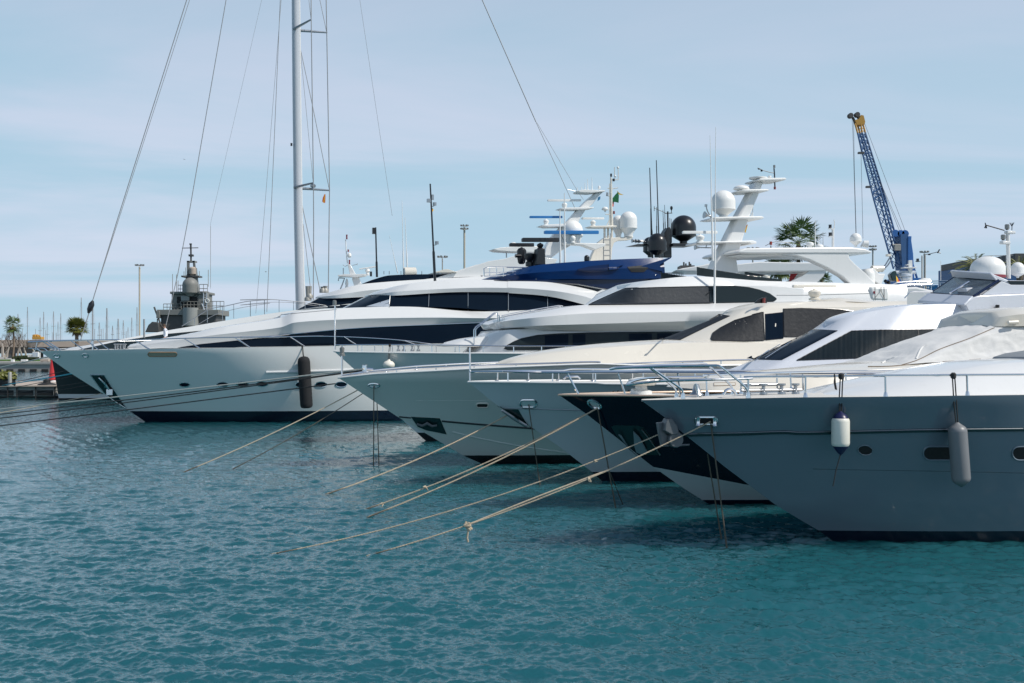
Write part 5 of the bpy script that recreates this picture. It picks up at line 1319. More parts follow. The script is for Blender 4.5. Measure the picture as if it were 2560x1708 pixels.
# palms
def fan_palm(g, px, ybase, ytop, crown_r, nleaf, seed, trunk_r=.3, leaf=1.2, m='frond', dead=40, bend=0.0, skirt=True, zlo=-.55):
    rnd = random.Random(seed)
    a = g.P(px, ybase); t = g.P(px, ytop)
    b = MB(); n = 26; pts = []; rs = []
    for i in range(n + 1):
        f = i / n; p = a.lerp(t, f); p.x += bend * math.sin(f * 3.1); pts.append(p); rs.append(trunk_r * (1.15 - .35 * f + (.05 if i % 2 else 0)))
    b.tube(pts, rs, 12); g.add(b, 'trunk', 'bark')
    c = pts[-1]; fb = MB(); db = MB()
    def fan(bb, d, pl, L_, droop):
        up = Vector((0, 0, 1)); side = d.cross(up)
        side = side.normalized() if side.length > .05 else Vector((1, 0, 0))
        nrm = side.cross(d).normalized()
        e = c + d * pl - Vector((0, 0, droop * pl * .3))
        bb.tube([c, c + d * pl * .5, e], [.03, .022, .016], 4, cap=False)
        k = 19
        for q in range(k):
            an = math.radians(-105 + 210 * q / (k - 1)) + rnd.gauss(0, .04)
            dd = (d * math.cos(an) + side * math.sin(an) + nrm * (.12 - .25 * abs(math.sin(an)))).normalized()
            l = L_ * (.75 + .3 * math.cos(an * .6)) * rnd.uniform(.85, 1.1)
            w_ = L_ * .10; pv = dd.cross(nrm).normalized()
            mid = e + dd * l * .6; tip = e + dd * l - Vector((0, 0, droop * l * rnd.uniform(.25, .55)))
            bb.add([e - pv * .01, mid - pv * w_ * .5, tip, mid + pv * w_ * .5], [(0, 1, 2, 3)])
    for i in range(nleaf):
        z = zlo + (1.0 - zlo) * ((i + .5) / nleaf); ph = i * 2.399 + rnd.gauss(0, .2)
        h = math.sqrt(max(0, 1 - z * z)); d = Vector((h * math.cos(ph), h * math.sin(ph), z)).normalized()
        fan(fb, d, crown_r * rnd.uniform(.5, .72), leaf * rnd.uniform(.8, 1.1), .5 if z < .2 else .25)
    g.add(fb, 'crown', m)
    if skirt:
        for i in range(dead):
            ph = i * 2.399; d = Vector((.55 * math.cos(ph), .55 * math.sin(ph), -1)).normalized()
            fan(db, d, crown_r * rnd.uniform(.25, .5), leaf * .6, .3)
        g.add(db, 'dead_fronds', 'deadfrond')
g = BG('fan_palm', 'tall thin fan palm with drooping crown and slim trunk on the lawn', 'palm tree', 33, 280, 2.2, 'palms')
fan_palm(g, 32, 897, 812, 2.3, 30, 3, .2, 1.25, dead=30, bend=.25, zlo=-.8)
g = BG('fan_palm', 'squat stout fan palm with dense green crown before the elevated road', 'palm tree', 191, 270, 2.1, 'palms')
fan_palm(g, 192, 897, 820, 2.3, 54, 4, .42, 1.7, m='frondyellow', dead=12, zlo=-.35)
g = BG('fan_palm', 'large fan palm rising above the arched white hardtop', 'palm tree', 1995, 165, 2.1, 'palms')
fan_palm(g, 1996, 880, 606, 3.5, 26, 8, .34, 2.0, dead=30, zlo=-.4)
g = BG('fan_palm', 'fan palm seen between the two white hardtops, left of the large palm', 'palm tree', 1945, 172, 2.1, 'palms')
fan_palm(g, 1950, 880, 665, 2.0, 36, 9, .34, 1.4, dead=60, zlo=-.8)
g = BG('fan_palm', 'small fan palm low beside the white arch leg', 'palm tree', 2054, 180, 2.1, 'palms')
fan_palm(g, 2054, 880, 702, 1.5, 30, 10, .3, 1.1, dead=20, zlo=-.7)
def date_palm(g, px, ybase, ytop, L_, n, seed):
    rnd = random.Random(seed); a = g.P(px, ybase); c = g.P(px, ytop)
    b = MB(); b.tube([a.lerp(c, i / 14) for i in range(15)], [.34 + (.05 if i % 2 else 0) for i in range(15)], 12); g.add(b, 'trunk', 'bark')
    f = MB()
    for i in range(n):
        z = -.15 + 1.1 * ((i + .5) / n); ph = i * 2.399; z = min(z, .98); h = math.sqrt(1 - z * z)
        d = Vector((h * math.cos(ph), h * math.sin(ph), z)); P = []
        for q in range(9):
            t = q / 8; P.append(c + d * L_ * t + Vector((0, 0, -.42 * L_ * t * t)))
        f.tube(P, [.04 * (1 - .8 * q / 8) for q in range(9)], 4, cap=False)
        for q in range(1, 44):
            t = q / 44; p = c + d * L_ * t + Vector((0, 0, -.42 * L_ * t * t)); tg = (d + Vector((0, 0, -.84 * t))).normalized()
            sd = tg.cross(Vector((0, 0, 1))).normalized()
            for s_ in (-1, 1):
                dd = (tg * .75 + sd * s_ * .7 + Vector((0, 0, rnd.uniform(-.05, .35)))).normalized(); l = .55 * (1 - .55 * t) * rnd.uniform(.8, 1.1)
                pv = dd.orthogonal().normalized() * .018
                f.add([p - pv, p + dd * l, p + pv], [(0, 1, 2)])
    g.add(f, 'crown', 'frondyellow')
g = BG('date_palm', 'feathery date palm left of the big white dome', 'palm tree', 2432, 120, 2.1, 'palms'); date_palm(g, 2440, 880, 668, 2.6, 30, 3)
g = BG('date_palm', 'feathery date palm behind the small dome at the right edge', 'palm tree', 2545, 120, 2.1, 'palms'); date_palm(g, 2550, 880, 672, 2.4, 30, 4)

# ---- distant masts of moored sailing boats
ms = T('p', '118 240 520,222 220 520,337 135 530,490 265 525,537 195 525,580 325 525,655 190 525,712 315 525,745 215 525,437 405 520,565 420 525,645 445 525,690 450 525,1141 80 500,1160 405 500,1218 325 505,1240 405 505,1265 400 505,1290 450 505,1313 148 505,1378 365 505,1447 280 505,1512 300 505,1545 430 505,275 405 520') + T('a', '670 575 790,720 720 810,775 612 810,818 740 810,858 690 800,895 700 800,930 750 800,958 680 800,995 606 800,590 535 760')
ms = sorted(ms)
ordw = ['first', 'second', 'third', 'fourth', 'fifth', 'sixth', 'seventh', 'eighth', 'ninth', 'tenth', 'eleventh', 'twelfth', 'thirteenth', 'fourteenth', 'fifteenth', 'sixteenth', 'seventeenth', 'eighteenth', 'nineteenth', 'twentieth', 'twenty-first', 'twenty-second', 'twenty-third', 'twenty-fourth', 'twenty-fifth', 'twenty-sixth', 'twenty-seventh', 'twenty-eighth', 'twenty-ninth', 'thirtieth', 'thirty-first', 'thirty-second', 'thirty-third', 'thirty-fourth', 'thirty-fifth']
rnd = random.Random(3)
for i, (x, y0, _) in enumerate(ms):
    Y = 470 + rnd.random() * 120
    g = BG('sailboat_mast', f'{ordw[i]} thin sailboat mast from the left above the elevated road', 'mast', x, Y, 2.0, 'masts of moored sailing boats')
    b = MB(); yb = 880; r = .16 if y0 < 800 else .11
    g.tube(b, [(x, yb), (x + rnd.uniform(-.5, .5), y0)], r, 6); g.add(b, 'pole', 'mastgrey')
    if y0 < 820:
        b = MB(); ys = y0 + (yb - y0) * rnd.uniform(.3, .45); wd = rnd.uniform(3, 5)
        g.tube(b, [(x - wd, ys), (x + wd, ys)], .07, 4); g.add(b, 'spreader', 'mastgrey')
        b = MB(); g.tube(b, [(x, y0), (x - wd, ys), (x - wd * .8, yb)], .035, 3); g.tube(b, [(x, y0), (x + wd, ys), (x + wd * .8, yb)], .035, 3); g.add(b, 'shrouds', 'mastgrey')
# ---- floodlight masts
def flood(px, ytop, ybot, Y, label, wid=26, m='beigepole', rows=2, r=.22):
    g = BG('floodlight_mast', label, 'light mast', px, Y, 2.1, 'harbour floodlight masts')
    b = MB(); g.tube(b, [(px, 885), (px, ytop + 6)], r, 8); g.add(b, 'pole', m)
    for rw in range(rows):
        y = ytop + 3 + rw * 8
        b = MB(); c = g.P(px, y); R_ = wid / 2 / g.k * .8
        b.tube([c + Vector((R_ * math.cos(a), R_ * math.sin(a), 0)) for a in np.linspace(0, 6.283, 17)[:-1]], .06, 5, closed=True)
        fr = g.add(b, 'lamp_ring', 'galv')
        for q in range(7):
            a = q * 2 * math.pi / 7 + rw * .4; b = MB(); p = c + Vector((R_ * math.cos(a), R_ * math.sin(a), .1)); sz = wid / g.k * .17
            b.box(p, (sz, sz * .8, sz * .9), a); b.build('floodlight', 'lamp', fr)
flood(349, 661, 870, 300, 'beige floodlight mast left of the grey naval ship', 24, rows=1)
flood(1161, 562, 680, 260, 'tall beige floodlight mast with two lamp tiers beside the white roof slope', 22, rows=2)
flood(1106, 640, 690, 330, 'short grey floodlight mast left of the two tiered one', 28, m='galv', rows=1, r=.16)
flood(2182, 614, 700, 220, 'floodlight mast just left of the blue crane boom', 20, m='galv', rows=2, r=.14)
flood(2311, 628, 700, 220, 'grey floodlight mast right of the blue crane tower', 24, m='galv', rows=1, r=.16)
flood(1882, 620, 700, 260, 'floodlight mast partly behind the raked white radar mast', 34, m='galv', rows=1, r=.16)

# ---- grey naval ship
g = BG('naval_ship', 'grey naval ship with domed tower and pole mast behind the white wedge deck', 'warship', 470, 215)
N_ = lambda s: T('n', s)
b = MB(); g.poly(b, [(330, 866), (345, 905), (360, 942), (760, 942), (780, 850), (560, 850), (540, 835), (405, 835)], -6, 6); g.add(b, 'hull', 'shipgrey', bevel=.1)
def nrect(name, s, d0, d1, m='shipgrey', parent=None, bevel=.06):
    (x0, y0), (x1, y1) = N_(s); b = MB(); g.rect(b, x0, y0, x1, y1, d0, d1); return g.add(b, name, m, parent, bevel)
nrect('bridge_deck', '150 1130,940 1200', -4, 4)
nrect('lower_house', '190 1200,900 1420', -3.5, 3.5, 'shipdark')
up = nrect('upper_house', '310 905,740 1130', -2.6, 2.6)
nrect('dark_bay', '380 960,640 1110', -2.75, -2.55, 'dark', up)
nrect('side_wing', '660 890,770 1135', -2.9, -1.2, 'shipgrey', up)
nrect('top_deck', '300 895,765 925', -3.2, 3.2, 'shipgrey', up)
nrect('left_screen', '145 1145,190 1240', -4.2, -3.0)
b = MB(); c = g.P(*N_('505 1330')[0], -3.6); R_ = 100 / 5.225 / g.k; b.lathe(c, [(R_, 0), (R_, 230 / 5.225 / g.k)], 28); g.add(b, 'gun_tub', 'tubgrey')
bpy.data.objects[-1] if False else None
b = MB(); c = g.P(*N_('500 945')[0], -3.2); R_ = 100 / 5.225 / g.k
b.lathe(c, [(R_ * .4, 0), (R_ * .5, R_ * .2), (R_, R_ * .45), (R_, R_ * 1.4)] + [(max(.01, R_ * math.cos(a)), R_ * 1.4 + R_ * math.sin(a)) for a in np.linspace(.1, math.pi / 2, 9)], 28); g.add(b, 'radar_dome', 'shipgrey')
nrect('optical_sight', '445 950,550 1015', -3.4, -2.7, 'tubgrey')
b = MB()
g.poly(b, N_('470 490,500 490,500 640,470 690'), -.8, -.4); g.poly(b, N_('545 488,572 488,608 840,585 840'), -.8, -.4); g.rect(b, *N_('470 485')[0], *N_('575 505')[0], -.8, .8); g.poly(b, N_('480 570,565 570,600 905,420 905,440 700'), .0, 1.2)
mt = g.add(b, 'tower_mast', 'shipgrey')
b = MB(); g.tube(b, N_('510 490,507 260'), .16, 8); g.tube(b, N_('392 316,605 312'), .08, 6); g.rect(b, *N_('484 400')[0], *N_('540 425')[0], -.4, .4); g.rect(b, *N_('492 255')[0], *N_('518 275')[0], -.2, .2); g.rect(b, *N_('498 285')[0], *N_('516 330')[0], -.2, .2); g.add(b, 'pole_mast', 'shipdark', mt)
b = MB(); c = g.P(*N_('532 655')[0], -.9); b.lathe(c, [(.6, 0), (.62, 1.0), (.4, 1.25)], 16); g.add(b, 'small_radome', 'roadbeige', mt)
b = MB(); g.rect(b, *N_('405 680')[0], *N_('635 700')[0], -1.2, 1.2); g.add(b, 'crosstree', 'shipdark', mt)
for nm, x0, x1, y0, y1 in (('railing', 150, 385, 1045, 1130), ('railing', 600, 940, 1012, 1130), ('railing', 620, 725, 790, 900), ('railing', 340, 400, 800, 900), ('railing', 370, 640, 1015, 1100)):
    b = MB()
    for yy in (y0, (y0 + y1) / 2): g.tube(b, [(380 + x0 / 5.225, 560 + yy / 5.225), (380 + x1 / 5.225, 560 + yy / 5.225)], .06, 4, dy=-3.6)
    for xx in np.linspace(x0, x1, max(3, int((x1 - x0) / 38))): g.tube(b, [(380 + xx / 5.225, 560 + y0 / 5.225), (380 + xx / 5.225, 560 + y1 / 5.225)], .05, 4, dy=-3.6)
    g.add(b, nm, 'shipgrey')
for xx, y0, y1 in ((268, 655, 1060), (320, 660, 900), (340, 740, 900), (418, 620, 690), (440, 570, 690), (618, 615, 690), (735, 600, 820), (765, 30, 830)):
    b = MB(); g.tube(b, N_(f'{xx} {y1},{xx} {y0}'), .06 if xx != 765 else .04, 5, dy=-2); g.add(b, 'whip_antenna', 'galv')
for a_, b_2 in (('650 1040', '690 1130'), ('672 900', '672 1130'), ('715 900', '715 1130')):
    b = MB(); g.tube(b, N_(f'{a_},{b_2}'), .07, 5, dy=-3.7); g.add(b, 'ladder_rail', 'alloy')
b = MB()
for k_ in range(7): g.tube(b, N_(f'672 {930 + 30 * k_},715 {930 + 30 * k_}'), .05, 4, dy=-3.7)
g.add(b, 'ladder', 'alloy')
b = MB(); c = g.P(*N_('720 1005')[0], -3.8); b.tube([c + Vector((.35 * math.cos(a), 0, .35 * math.sin(a))) for a in np.linspace(0, 6.283, 15)[:-1]], .09, 6, closed=True); g.add(b, 'life_ring', 'plastic')
b = MB(); g.tube(b, N_('28 1085,120 1330'), .16, 6, dy=-4); g.tube(b, N_('70 1240,70 1300'), .1, 6, dy=-4); g.add(b, 'gun_barrel', 'shipdark')
b = MB(); g.poly(b, N_('20 1420,60 1330,110 1285,190 1300,200 1420'), -5, -3); g.add(b, 'deck_gun', 'shipdark', bevel=.1)

# ---- blue lattice harbour crane
g = BG('harbour_crane', 'blue harbour crane with long lattice boom and yellow head', 'crane', 2250, 330, 2.1)
bm1 = MB(); A0 = [(560, 1500, -2), (610, 1500, -2), (560, 1500, 2), (640, 1430, 2)]
def mpt(x, y, dy): return g.P(2080 + x / 3.5633, 260 + y / 3.5633, dy)
foot = [(548, 1470, -2.2), (600, 1480, 2.2), (612, 1440, -2.2), (640, 1440, 2.2)]
midp = [(372, 850, -2.0), (425, 860, 1.6), (440, 800, -1.6), (478, 850, 2.0)]
topp = [(228, 258, -1.1), (250, 262, .9), (268, 255, -.9), (296, 255, 1.1)]
ch = []
for a_, m_, t_ in zip(foot, midp, topp):
    P = [mpt(*a_).lerp(mpt(*m_), q / 8) for q in range(8)] + [mpt(*m_).lerp(mpt(*t_), q / 11) for q in range(12)]
    ch.append(P); bm1.tube(P, .24, 6)
for i in range(len(ch[0]) - 1):
    for a_, c_ in ((0, 1), (1, 3), (3, 2), (2, 0)):
        bm1.tube([ch[a_][i], ch[c_][i + 1]], .10, 4, cap=False); bm1.tube([ch[c_][i], ch[a_][i + 1]], .10, 4, cap=False)
    if i in (8, 9): 
        for a_, c_ in ((0, 1), (1, 3), (3, 2), (2, 0)): bm1.tube([ch[a_][i], ch[c_][i]], .2, 4)
boom = bm1.build('boom', 'cranedark', g.root)
b = MB()
for t_, e_ in zip(topp, ((205, 175, -1.1), (225, 180, .9), (255, 170, -.9), (275, 175, 1.1))): b.tube([mpt(*t_), mpt(*e_)], .24, 6)
for q in range(3): b.tube([mpt(230 - 6 * q, 255 - 25 * q, -1), mpt(285 - 4 * q, 240 - 25 * q, 1)], .12, 4)
b.prism([(p.x, p.z) for p in [mpt(x, y, 0) for x, y in ((196, 150), (230, 140), (250, 105), (272, 110), (286, 165), (280, 190), (215, 192))]], -1.1, 1.1)
hd_ = b.build('boom_head', 'yellow', boom)
for x, y in ((163, 106), (222, 98)):
    b = MB(); p = mpt(x, y, 0); b.lathe(p - Vector((0, .9, 0)), [(.65, 0), (.72, .3), (.55, .4), (.55, 1.4), (.72, 1.5), (.65, 1.8)], 18, (0, 1, 0)); b.build('sheave', 'shipdark', hd_)
b = MB(); b.tube([mpt(163, 106, 0), mpt(190, 130, 0), mpt(205, 170, 0)], .35, 6); b.tube([mpt(222, 98, 0), mpt(240, 140, 0)], .35, 6); b.build('sheave_arm', 'shipdark', hd_)
for pts in ([(178, 130), (186, 260), (212, 1150)], [(192, 140), (200, 600), (216, 1150)], [(200, 160), (258, 420), (276, 1200)], [(290, 172), (655, 1140)], [(296, 260), (450, 740), (625, 1140)], [(430, 700), (605, 1140)]):
    b = MB(); b.tube([mpt(x, y, 0) for x, y in pts], .05, 4); b.build('hoist_cable', 'shipdark', boom)
for x, y in ((258, 437), (328, 740)):
    b = MB(); b.box(mpt(x, y, -1.5), (1.6, 1, .5)); b.build('boom_lamp', 'shipdark', boom)
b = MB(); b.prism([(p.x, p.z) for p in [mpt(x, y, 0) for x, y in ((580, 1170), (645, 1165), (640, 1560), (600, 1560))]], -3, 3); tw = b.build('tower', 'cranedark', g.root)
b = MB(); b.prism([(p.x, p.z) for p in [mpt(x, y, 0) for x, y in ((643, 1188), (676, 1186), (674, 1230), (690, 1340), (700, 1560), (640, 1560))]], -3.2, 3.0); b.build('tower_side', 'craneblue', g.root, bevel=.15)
for x, y in ((564, 1155), (610, 1158), (648, 1158)):
    b = MB(); p = mpt(x, y, -1); b.lathe(p - Vector((0, .6, 0)), [(.95, 0), (1.05, .3), (1.05, .9), (.95, 1.2)], 20, (0, 1, 0)); b.build('pulley', 'craneblue', tw)
b = MB(); b.box(mpt(582, 1280, -3.4), (1.6, 1.2, 1.6)); b.tube([mpt(540, 1255, -3), mpt(610, 1255, -3)], .2, 5); b.build('machinery_cabin', 'galv', tw)
b = MB(); b.prism([(p.x, p.z) for p in [mpt(x, y, 0) for x, y in ((520, 1560), (520, 1660), (760, 1660), (760, 1560))]], -5, 5); b.build('machinery_house', 'craneblue', g.root)
b = MB(); b.box(Vector((mpt(640, 0, 0).x, 0, 7.5)), (9, 9, 15)); b.build('portal', 'craneblue', g.root)
b = MB(); b.tube([mpt(690, 1340, 0), mpt(760, 1560, 0)], .3, 6); b.build('tower_brace', 'cranedark', tw)

# ---- dark blue grandstand at the right, container, hidden boats
g = BG('dark_grandstand', 'dark blue harbour building with roof railing behind the big white dome', 'building', 2500, 260, 2.1)
b = MB(); g.rect(b, 2428, 662, 2700, 885, 0, 20); g.add(b, 'wall', 'cranedark')
b = MB(); g.rect(b, 2426, 648, 2496, 664, -.5, 18); g.rect(b, 2535, 634, 2700, 664, -.4, 18); g.add(b, 'roof', 'shipdark', bevel=.1)
b = MB(); g.rect(b, 2440, 664, 2700, 672, -.3, -.02); g.add(b, 'window_band', 'alloy')
b = MB()
g.tube(b, [(2428, 641), (2540, 638), (2700, 630)], .06, 4); 
for x in range(2430, 2700, 12): g.tube(b, [(x, 641 - (x - 2428) * .04), (x, 664)], .04, 4)
g.add(b, 'roof_railing', 'mastgrey')
g = BG('shipping_container', 'blue shipping container behind the steel flybridge rails', 'container', 2310, 210, 2.1)
b = MB(); g.rect(b, 2282, 712, 2345, 736, 0, 3); g.add(b, 'body', 'container', bevel=.05)
b = MB(); g.rect(b, 2312, 717, 2324, 721, -.05, 0); g.add(b, 'white_marking', 'plastic')
b = MB()
for x in range(2284, 2345, 5): g.tube(b, [(x, 713), (x, 735)], .08, 4, dy=-.02)
g.add(b, 'ribs', 'container')
b = MB(); g.rect(b, 2275, 736, 2352, 885, -.5, 6); g.add(b, 'stacked_base', 'container')

def hidden_yacht(name, label, px, Y, x0, x1, ydeck, m='white'):
    g = BG(name, label, 'yacht', px, Y)
    b = MB(); L0, L1 = g.P(x0, ydeck), g.P(x1, ydeck); n = 20; vs = []; fs = []
    for i in range(n + 1):
        f = i / n; x = L0.x + (L1.x - L0.x) * f; w_ = 2.6 * (1 - (1 - min(1, f / .45)) ** 2)
        for s_, zz, k_, dx in ((-1, -.6, .7, 4.), (-1, .2, .85, 3.), (-1, L0.z, 1, 0), (1, L0.z, 1, 0), (1, .2, .85, 3.), (1, -.6, .7, 4.)):
            vs.append((x + dx * (1 - f), s_ * w_ * k_, zz))
    for i in range(n):
        for q in range(5): a = i * 6 + q; fs.append((a, a + 1, a + 7, a + 6))
    fs.append(tuple(range(n * 6, n * 6 + 6))); b.add(vs, fs); g.add(b, 'hull', m)
    return g
# (1) small yacht behind the upper deck of the dark hulled one: only its mast shows
g = hidden_yacht('motor_yacht', 'white motor yacht whose slim radar mast and lights rise behind the grey lattice rail', 870, 140, 790, 1500, 838)
b = MB(); g.poly(b, [(830, 836), (850, 760), (868, 726), (920, 715), (1100, 715), (1180, 836)], -2, 2); g.add(b, 'deckhouse', 'white', bevel=.1)
b = MB(); g.poly(b, T('o', '455 930,420 820,445 805,470 800,510 805,545 890,560 930'), -.3, .3); g.poly(b, T('o', '362 625,400 640,476 775,400 790'), -.25, .25); rm = g.add(b, 'radar_mast', 'white', bevel=.05)
b = MB(); g.poly(b, T('o', '245 778,330 768,480 768,560 765,600 765,600 785,470 810,400 800,250 795'), -.8, .8); g.add(b, 'mast_platform', 'plastic', rm, bevel=.03)
b = MB(); g.tube(b, T('o', '358 620,345 480,335 310'), .06); g.add(b, 'light_pole', 'plastic', rm)
for q, h_ in (('350 275', 60), ('369 455', 30), ('384 605', 60)):
    (x, y), = T('o', q); b = MB(); c = g.P(x, y + h_ / 10.5, -.1); b.lathe(c, [(.10, 0), (.08, h_ / 5.2275 / g.k * .5), (.10, h_ / 5.2275 / g.k)], 10); g.add(b, 'nav_light', 'maroon', rm)
(x, y), = T('o', '384 545'); b = MB(); b.lathe(g.P(x, y, -.2), [(.12, 0), (.24, .15), (.24, .35), (.15, .5), (.02, .56)], 16); g.add(b, 'small_dome', 'plastic', rm)
b = MB(); g.tube(b, T('o', '515 695,725 664'), .09, 6, dy=-.2); g.add(b, 'scanner_bar', 'plastic', rm)
(x, y), = T('o', '622 778'); b = MB(); b.lathe(g.P(x, y, -.2), [(.2, 0), (.22, .2), (.12, .3), (.3, .5), (.22, .75), (.05, .8)], 14); g.add(b, 'radar', 'plastic', rm)
b = MB(); g.rect(b, *T('o', '655 728')[0], *T('o', '678 790')[0], -.2, .2); g.add(b, 'lamp', 'dark', rm)
b = MB(); g.tube(b, T('o', '240 850,245 810,320 815,290 900,265 960'), .08, 6); g.tube(b, T('o', '305 680,305 770'), .06, 5); g.tube(b, T('o', '420 650,485 632'), .03, 4); g.tube(b, T('o', '487 620,487 645'), .03, 4); g.tube(b, T('o', '300 640,330 660,360 645'), .03, 4); g.add(b, 'bracket_arm', 'steel', rm)
(x, y), = T('o', '350 940'); b = MB(); b.lathe(g.P(x, y, -.2), [(.2, 0), (.15, .3), (.2, .5), (.12, .9), (.03, 1.1)], 12); g.add(b, 'searchlight', 'plastic', rm)
# (2) yacht with a second white hardtop behind the raked mast boat
g = hidden_yacht('motor_yacht', 'white motor yacht whose flat hardtop shows under the arched one', 1900, 98, 1560, 2500, 838)
b = MB(); g.poly(b, [(1640, 836), (1700, 770), (1760, 715), (2080, 715), (2300, 836)], -2.4, 2.4); g.add(b, 'deckhouse', 'white', bevel=.1)
b = MB(); g.poly(b, T('c', '1392 872,1440 858,1580 836,1640 822,1660 836,1660 880,1480 880'), -2, 2); ht2 = g.add(b, 'hardtop', 'roofwhite', bevel=.08)
b = MB(); g.poly(b, T('k', '-120 660,0 642,200 622,500 630,900 632,990 650,1120 722,1100 738,800 745,0 755,-120 758'), -2, 2); g.add(b, 'hardtop', 'roofwhite', bevel=.08)
b = MB(); g.poly(b, T('k', '830 742,1050 735,1010 810,925 890,560 890,640 850,740 805'), 1.5, 1.9); g.add(b, 'hardtop_leg', 'white'); b = MB(); g.poly(b, T('k', '830 742,1050 735,1010 810,925 890,560 890,640 850,740 805'), -1.9, -1.5); g.add(b, 'hardtop_leg', 'white')
b = MB(); g.poly(b, T('k', '650 760,745 755,690 830,630 862'), -.3, -.2); g.add(b, 'red_panel', 'red')
b = MB(); g.poly(b, T('k', '0 745,60 760,320 800,320 860,0 860'), -1.95, -1.9); g.add(b, 'side_glass', 'tint')
b = MB(); c = g.P(*T('k', '340 860')[0], -1.9); b.lathe(c, [(.32, 0), (.34, .2), (.3, .45), (.1, .52)], 14); g.add(b, 'helm_seat', 'cream')
b = MB()
for x, y0, y1 in ((1480, 830, 800), (1495, 830, 810), (1520, 830, 798), (1530, 830, 812)): g.tube(b, T('c', f'{x} {y0},{x} {y1}'), .07, 5)
g.rect(b, *T('c', '1445 850')[0], *T('c', '1545 830')[0], -1, 1); g.add(b, 'deck_gear', 'shipdark')
b = MB()
for xx in range(1330, 1480, 12): g.tube(b, T('c', f'{xx} 900,{xx} 880'), .03, 4)
g.tube(b, T('c', '1330 880,1480 878'), .04, 4); g.add(b, 'railing', 'steel')
# (3) flybridge behind the white flybridge yacht
g = hidden_yacht('motor_yacht', 'white motor yacht with steel flybridge rails and grey radome before the blue crane', 2300, 72, 2120, 3000, 846)
b = MB(); g.poly(b, [(2150, 845), (2180, 760), (2215, 724), (2260, 722), (2320, 735), (2800, 740), (2800, 845)], -2.2, 2.2); g.add(b, 'deckhouse', 'white', bevel=.12)
b = MB()
for tr in ('470 1300,560 1230,640 1165,740 1145,1000 1130,1640 1112', '600 1190,900 1170,1580 1155', '460 1215,600 1200,1380 1215', '790 1450,850 1390,910 1335,1340 1330', '830 1440,1140 1400'): g.tube(b, T('u', tr), .025, 6, dy=-2.0)
for x in (500, 840, 1185, 1318, 1490): g.tube(b, T('u', f'{x} {1300 if x < 600 else 1330},{x} {1160 if x > 600 else 1225}'), .022, 5, dy=-2.0)
g.add(b, 'railing', 'chrome')
b = MB(); c = g.P(*T('u', '805 1120')[0], 0); b.lathe(c, [(.22, 0), (.25, .1), (.3, .14), (.28, .25), (.38, .3), (.36, .42), (.1, .52)], 18); g.add(b, 'radome', 'alloy')
b = MB(); g.tube(b, T('u', '615 950,1010 955'), .09, 8); g.tube(b, T('u', '580 925,1000 925'), .03, 6); g.add(b, 'bimini_tube', 'alloy')
b = MB(); g.poly(b, T('u', '485 990,540 935,600 920,620 1000,600 1130,520 1120'), -.3, .3); g.add(b, 'folded_bimini', 'darkgreen', bevel=.05)
b = MB(); g.rect(b, *T('u', '870 715')[0], *T('u', '938 1130')[0], -.1, .1); g.rect(b, *T('u', '750 850')[0], *T('u', '1000 870')[0], -.3, .3); g.rect(b, *T('u', '820 795')[0], *T('u', '885 812')[0], -.2, .2); g.add(b, 'radar_mast', 'plastic', bevel=.01)
for x, y0, y1 in ((1136, 1130, 620), (1198, 1110, 610)):
    b = MB(); g.tube(b, T('u', f'{x} {y0},{x} {y1}'), .04, 6); g.add(b, 'instrument_pole', 'galv')
b = MB(); g.tube(b, T('u', '1200 600,1300 585,1450 548'), .02, 5); g.tube(b, T('u', '1440 570,1480 500'), .04, 5); g.tube(b, T('u', '1450 555,1500 575'), .03, 5); g.rect(b, *T('u', '1255 590')[0], *T('u', '1300 612')[0], -.05, .05); g.add(b, 'wind_vane', 'black')
b = MB(); g.tube(b, T('u', '1005 735,1105 735'), .02, 5); g.rect(b, *T('u', '1030 680')[0], *T('u', '1070 745')[0], -.08, .08); g.add(b, 'loudspeaker', 'black')
b = MB(); c = g.P(*T('u', '1190 1130')[0], -.5); b.lathe(c, [(.1, -.5), (.2, -.3), (.22, .0), (.12, .35)], 12, (1, 0, .25)); g.add(b, 'outboard_motor', 'plastic')
b = MB()
for tr in ('1110 1180,1120 1330', '1150 1190,1140 1340', '1190 1190,1200 1320', '1210 1200,1220 1300'): g.tube(b, T('u', tr), .035, 5)
g.add(b, 'engine_bracket', 'shipgrey')
g.tube(b := MB(), T('u', '1505 1110,1505 720'), .018, 5); g.add(b, 'whip_antenna', 'plastic')
for q in ('430 1130', '490 1160'):
    b = MB(); c = g.P(*T('u', q)[0], -1); b.lathe(c, [(.06, -.1), (.10, 0), (.1, .1)], 10, (-.7, -.5, .5)); g.add(b, 'deck_light', 'black')

# ---- sailing yacht: only mast and rigging stand clear of the boats in front
SY = Boat('sailing_yacht', 'sailing yacht with tall grey mast, spreaders and long stays rising behind the motor yachts', 'sailing yacht', (205, 984), 14)
SY.hull([(196, 872), (200, 925), (205, 984)], [(300, 868), (700, 862), (1200, 858)], 44, 8.5, 'hullA2', sd=.5, flare=1.1, name='hull')
SY.hb = 0
mb_ = MB(); P = [SY.U(*p, 0) for p in ((752, 868), (750, 760), (745, 520), (741, 200), (739, 0), (736, -420))]
mb_.tube(P, [.47, .47, .46, .44, .42, .36], 20); mast = mb_.build('mast', 'mastgrey', SY.root)
mk('mastpaint', (.50, .53, .57), .3, var=.06, scale=.5, coat=.3); mast.data.materials[0] = M['mastpaint']
b = MB(); P = [SY.U(*p, .1) for p in ((763, 868), (761, 760), (754, 540), (750, 200), (748, 0), (745, -420))]; b.tube(P, .12, 8); b.build('mast_track', 'white', mast)
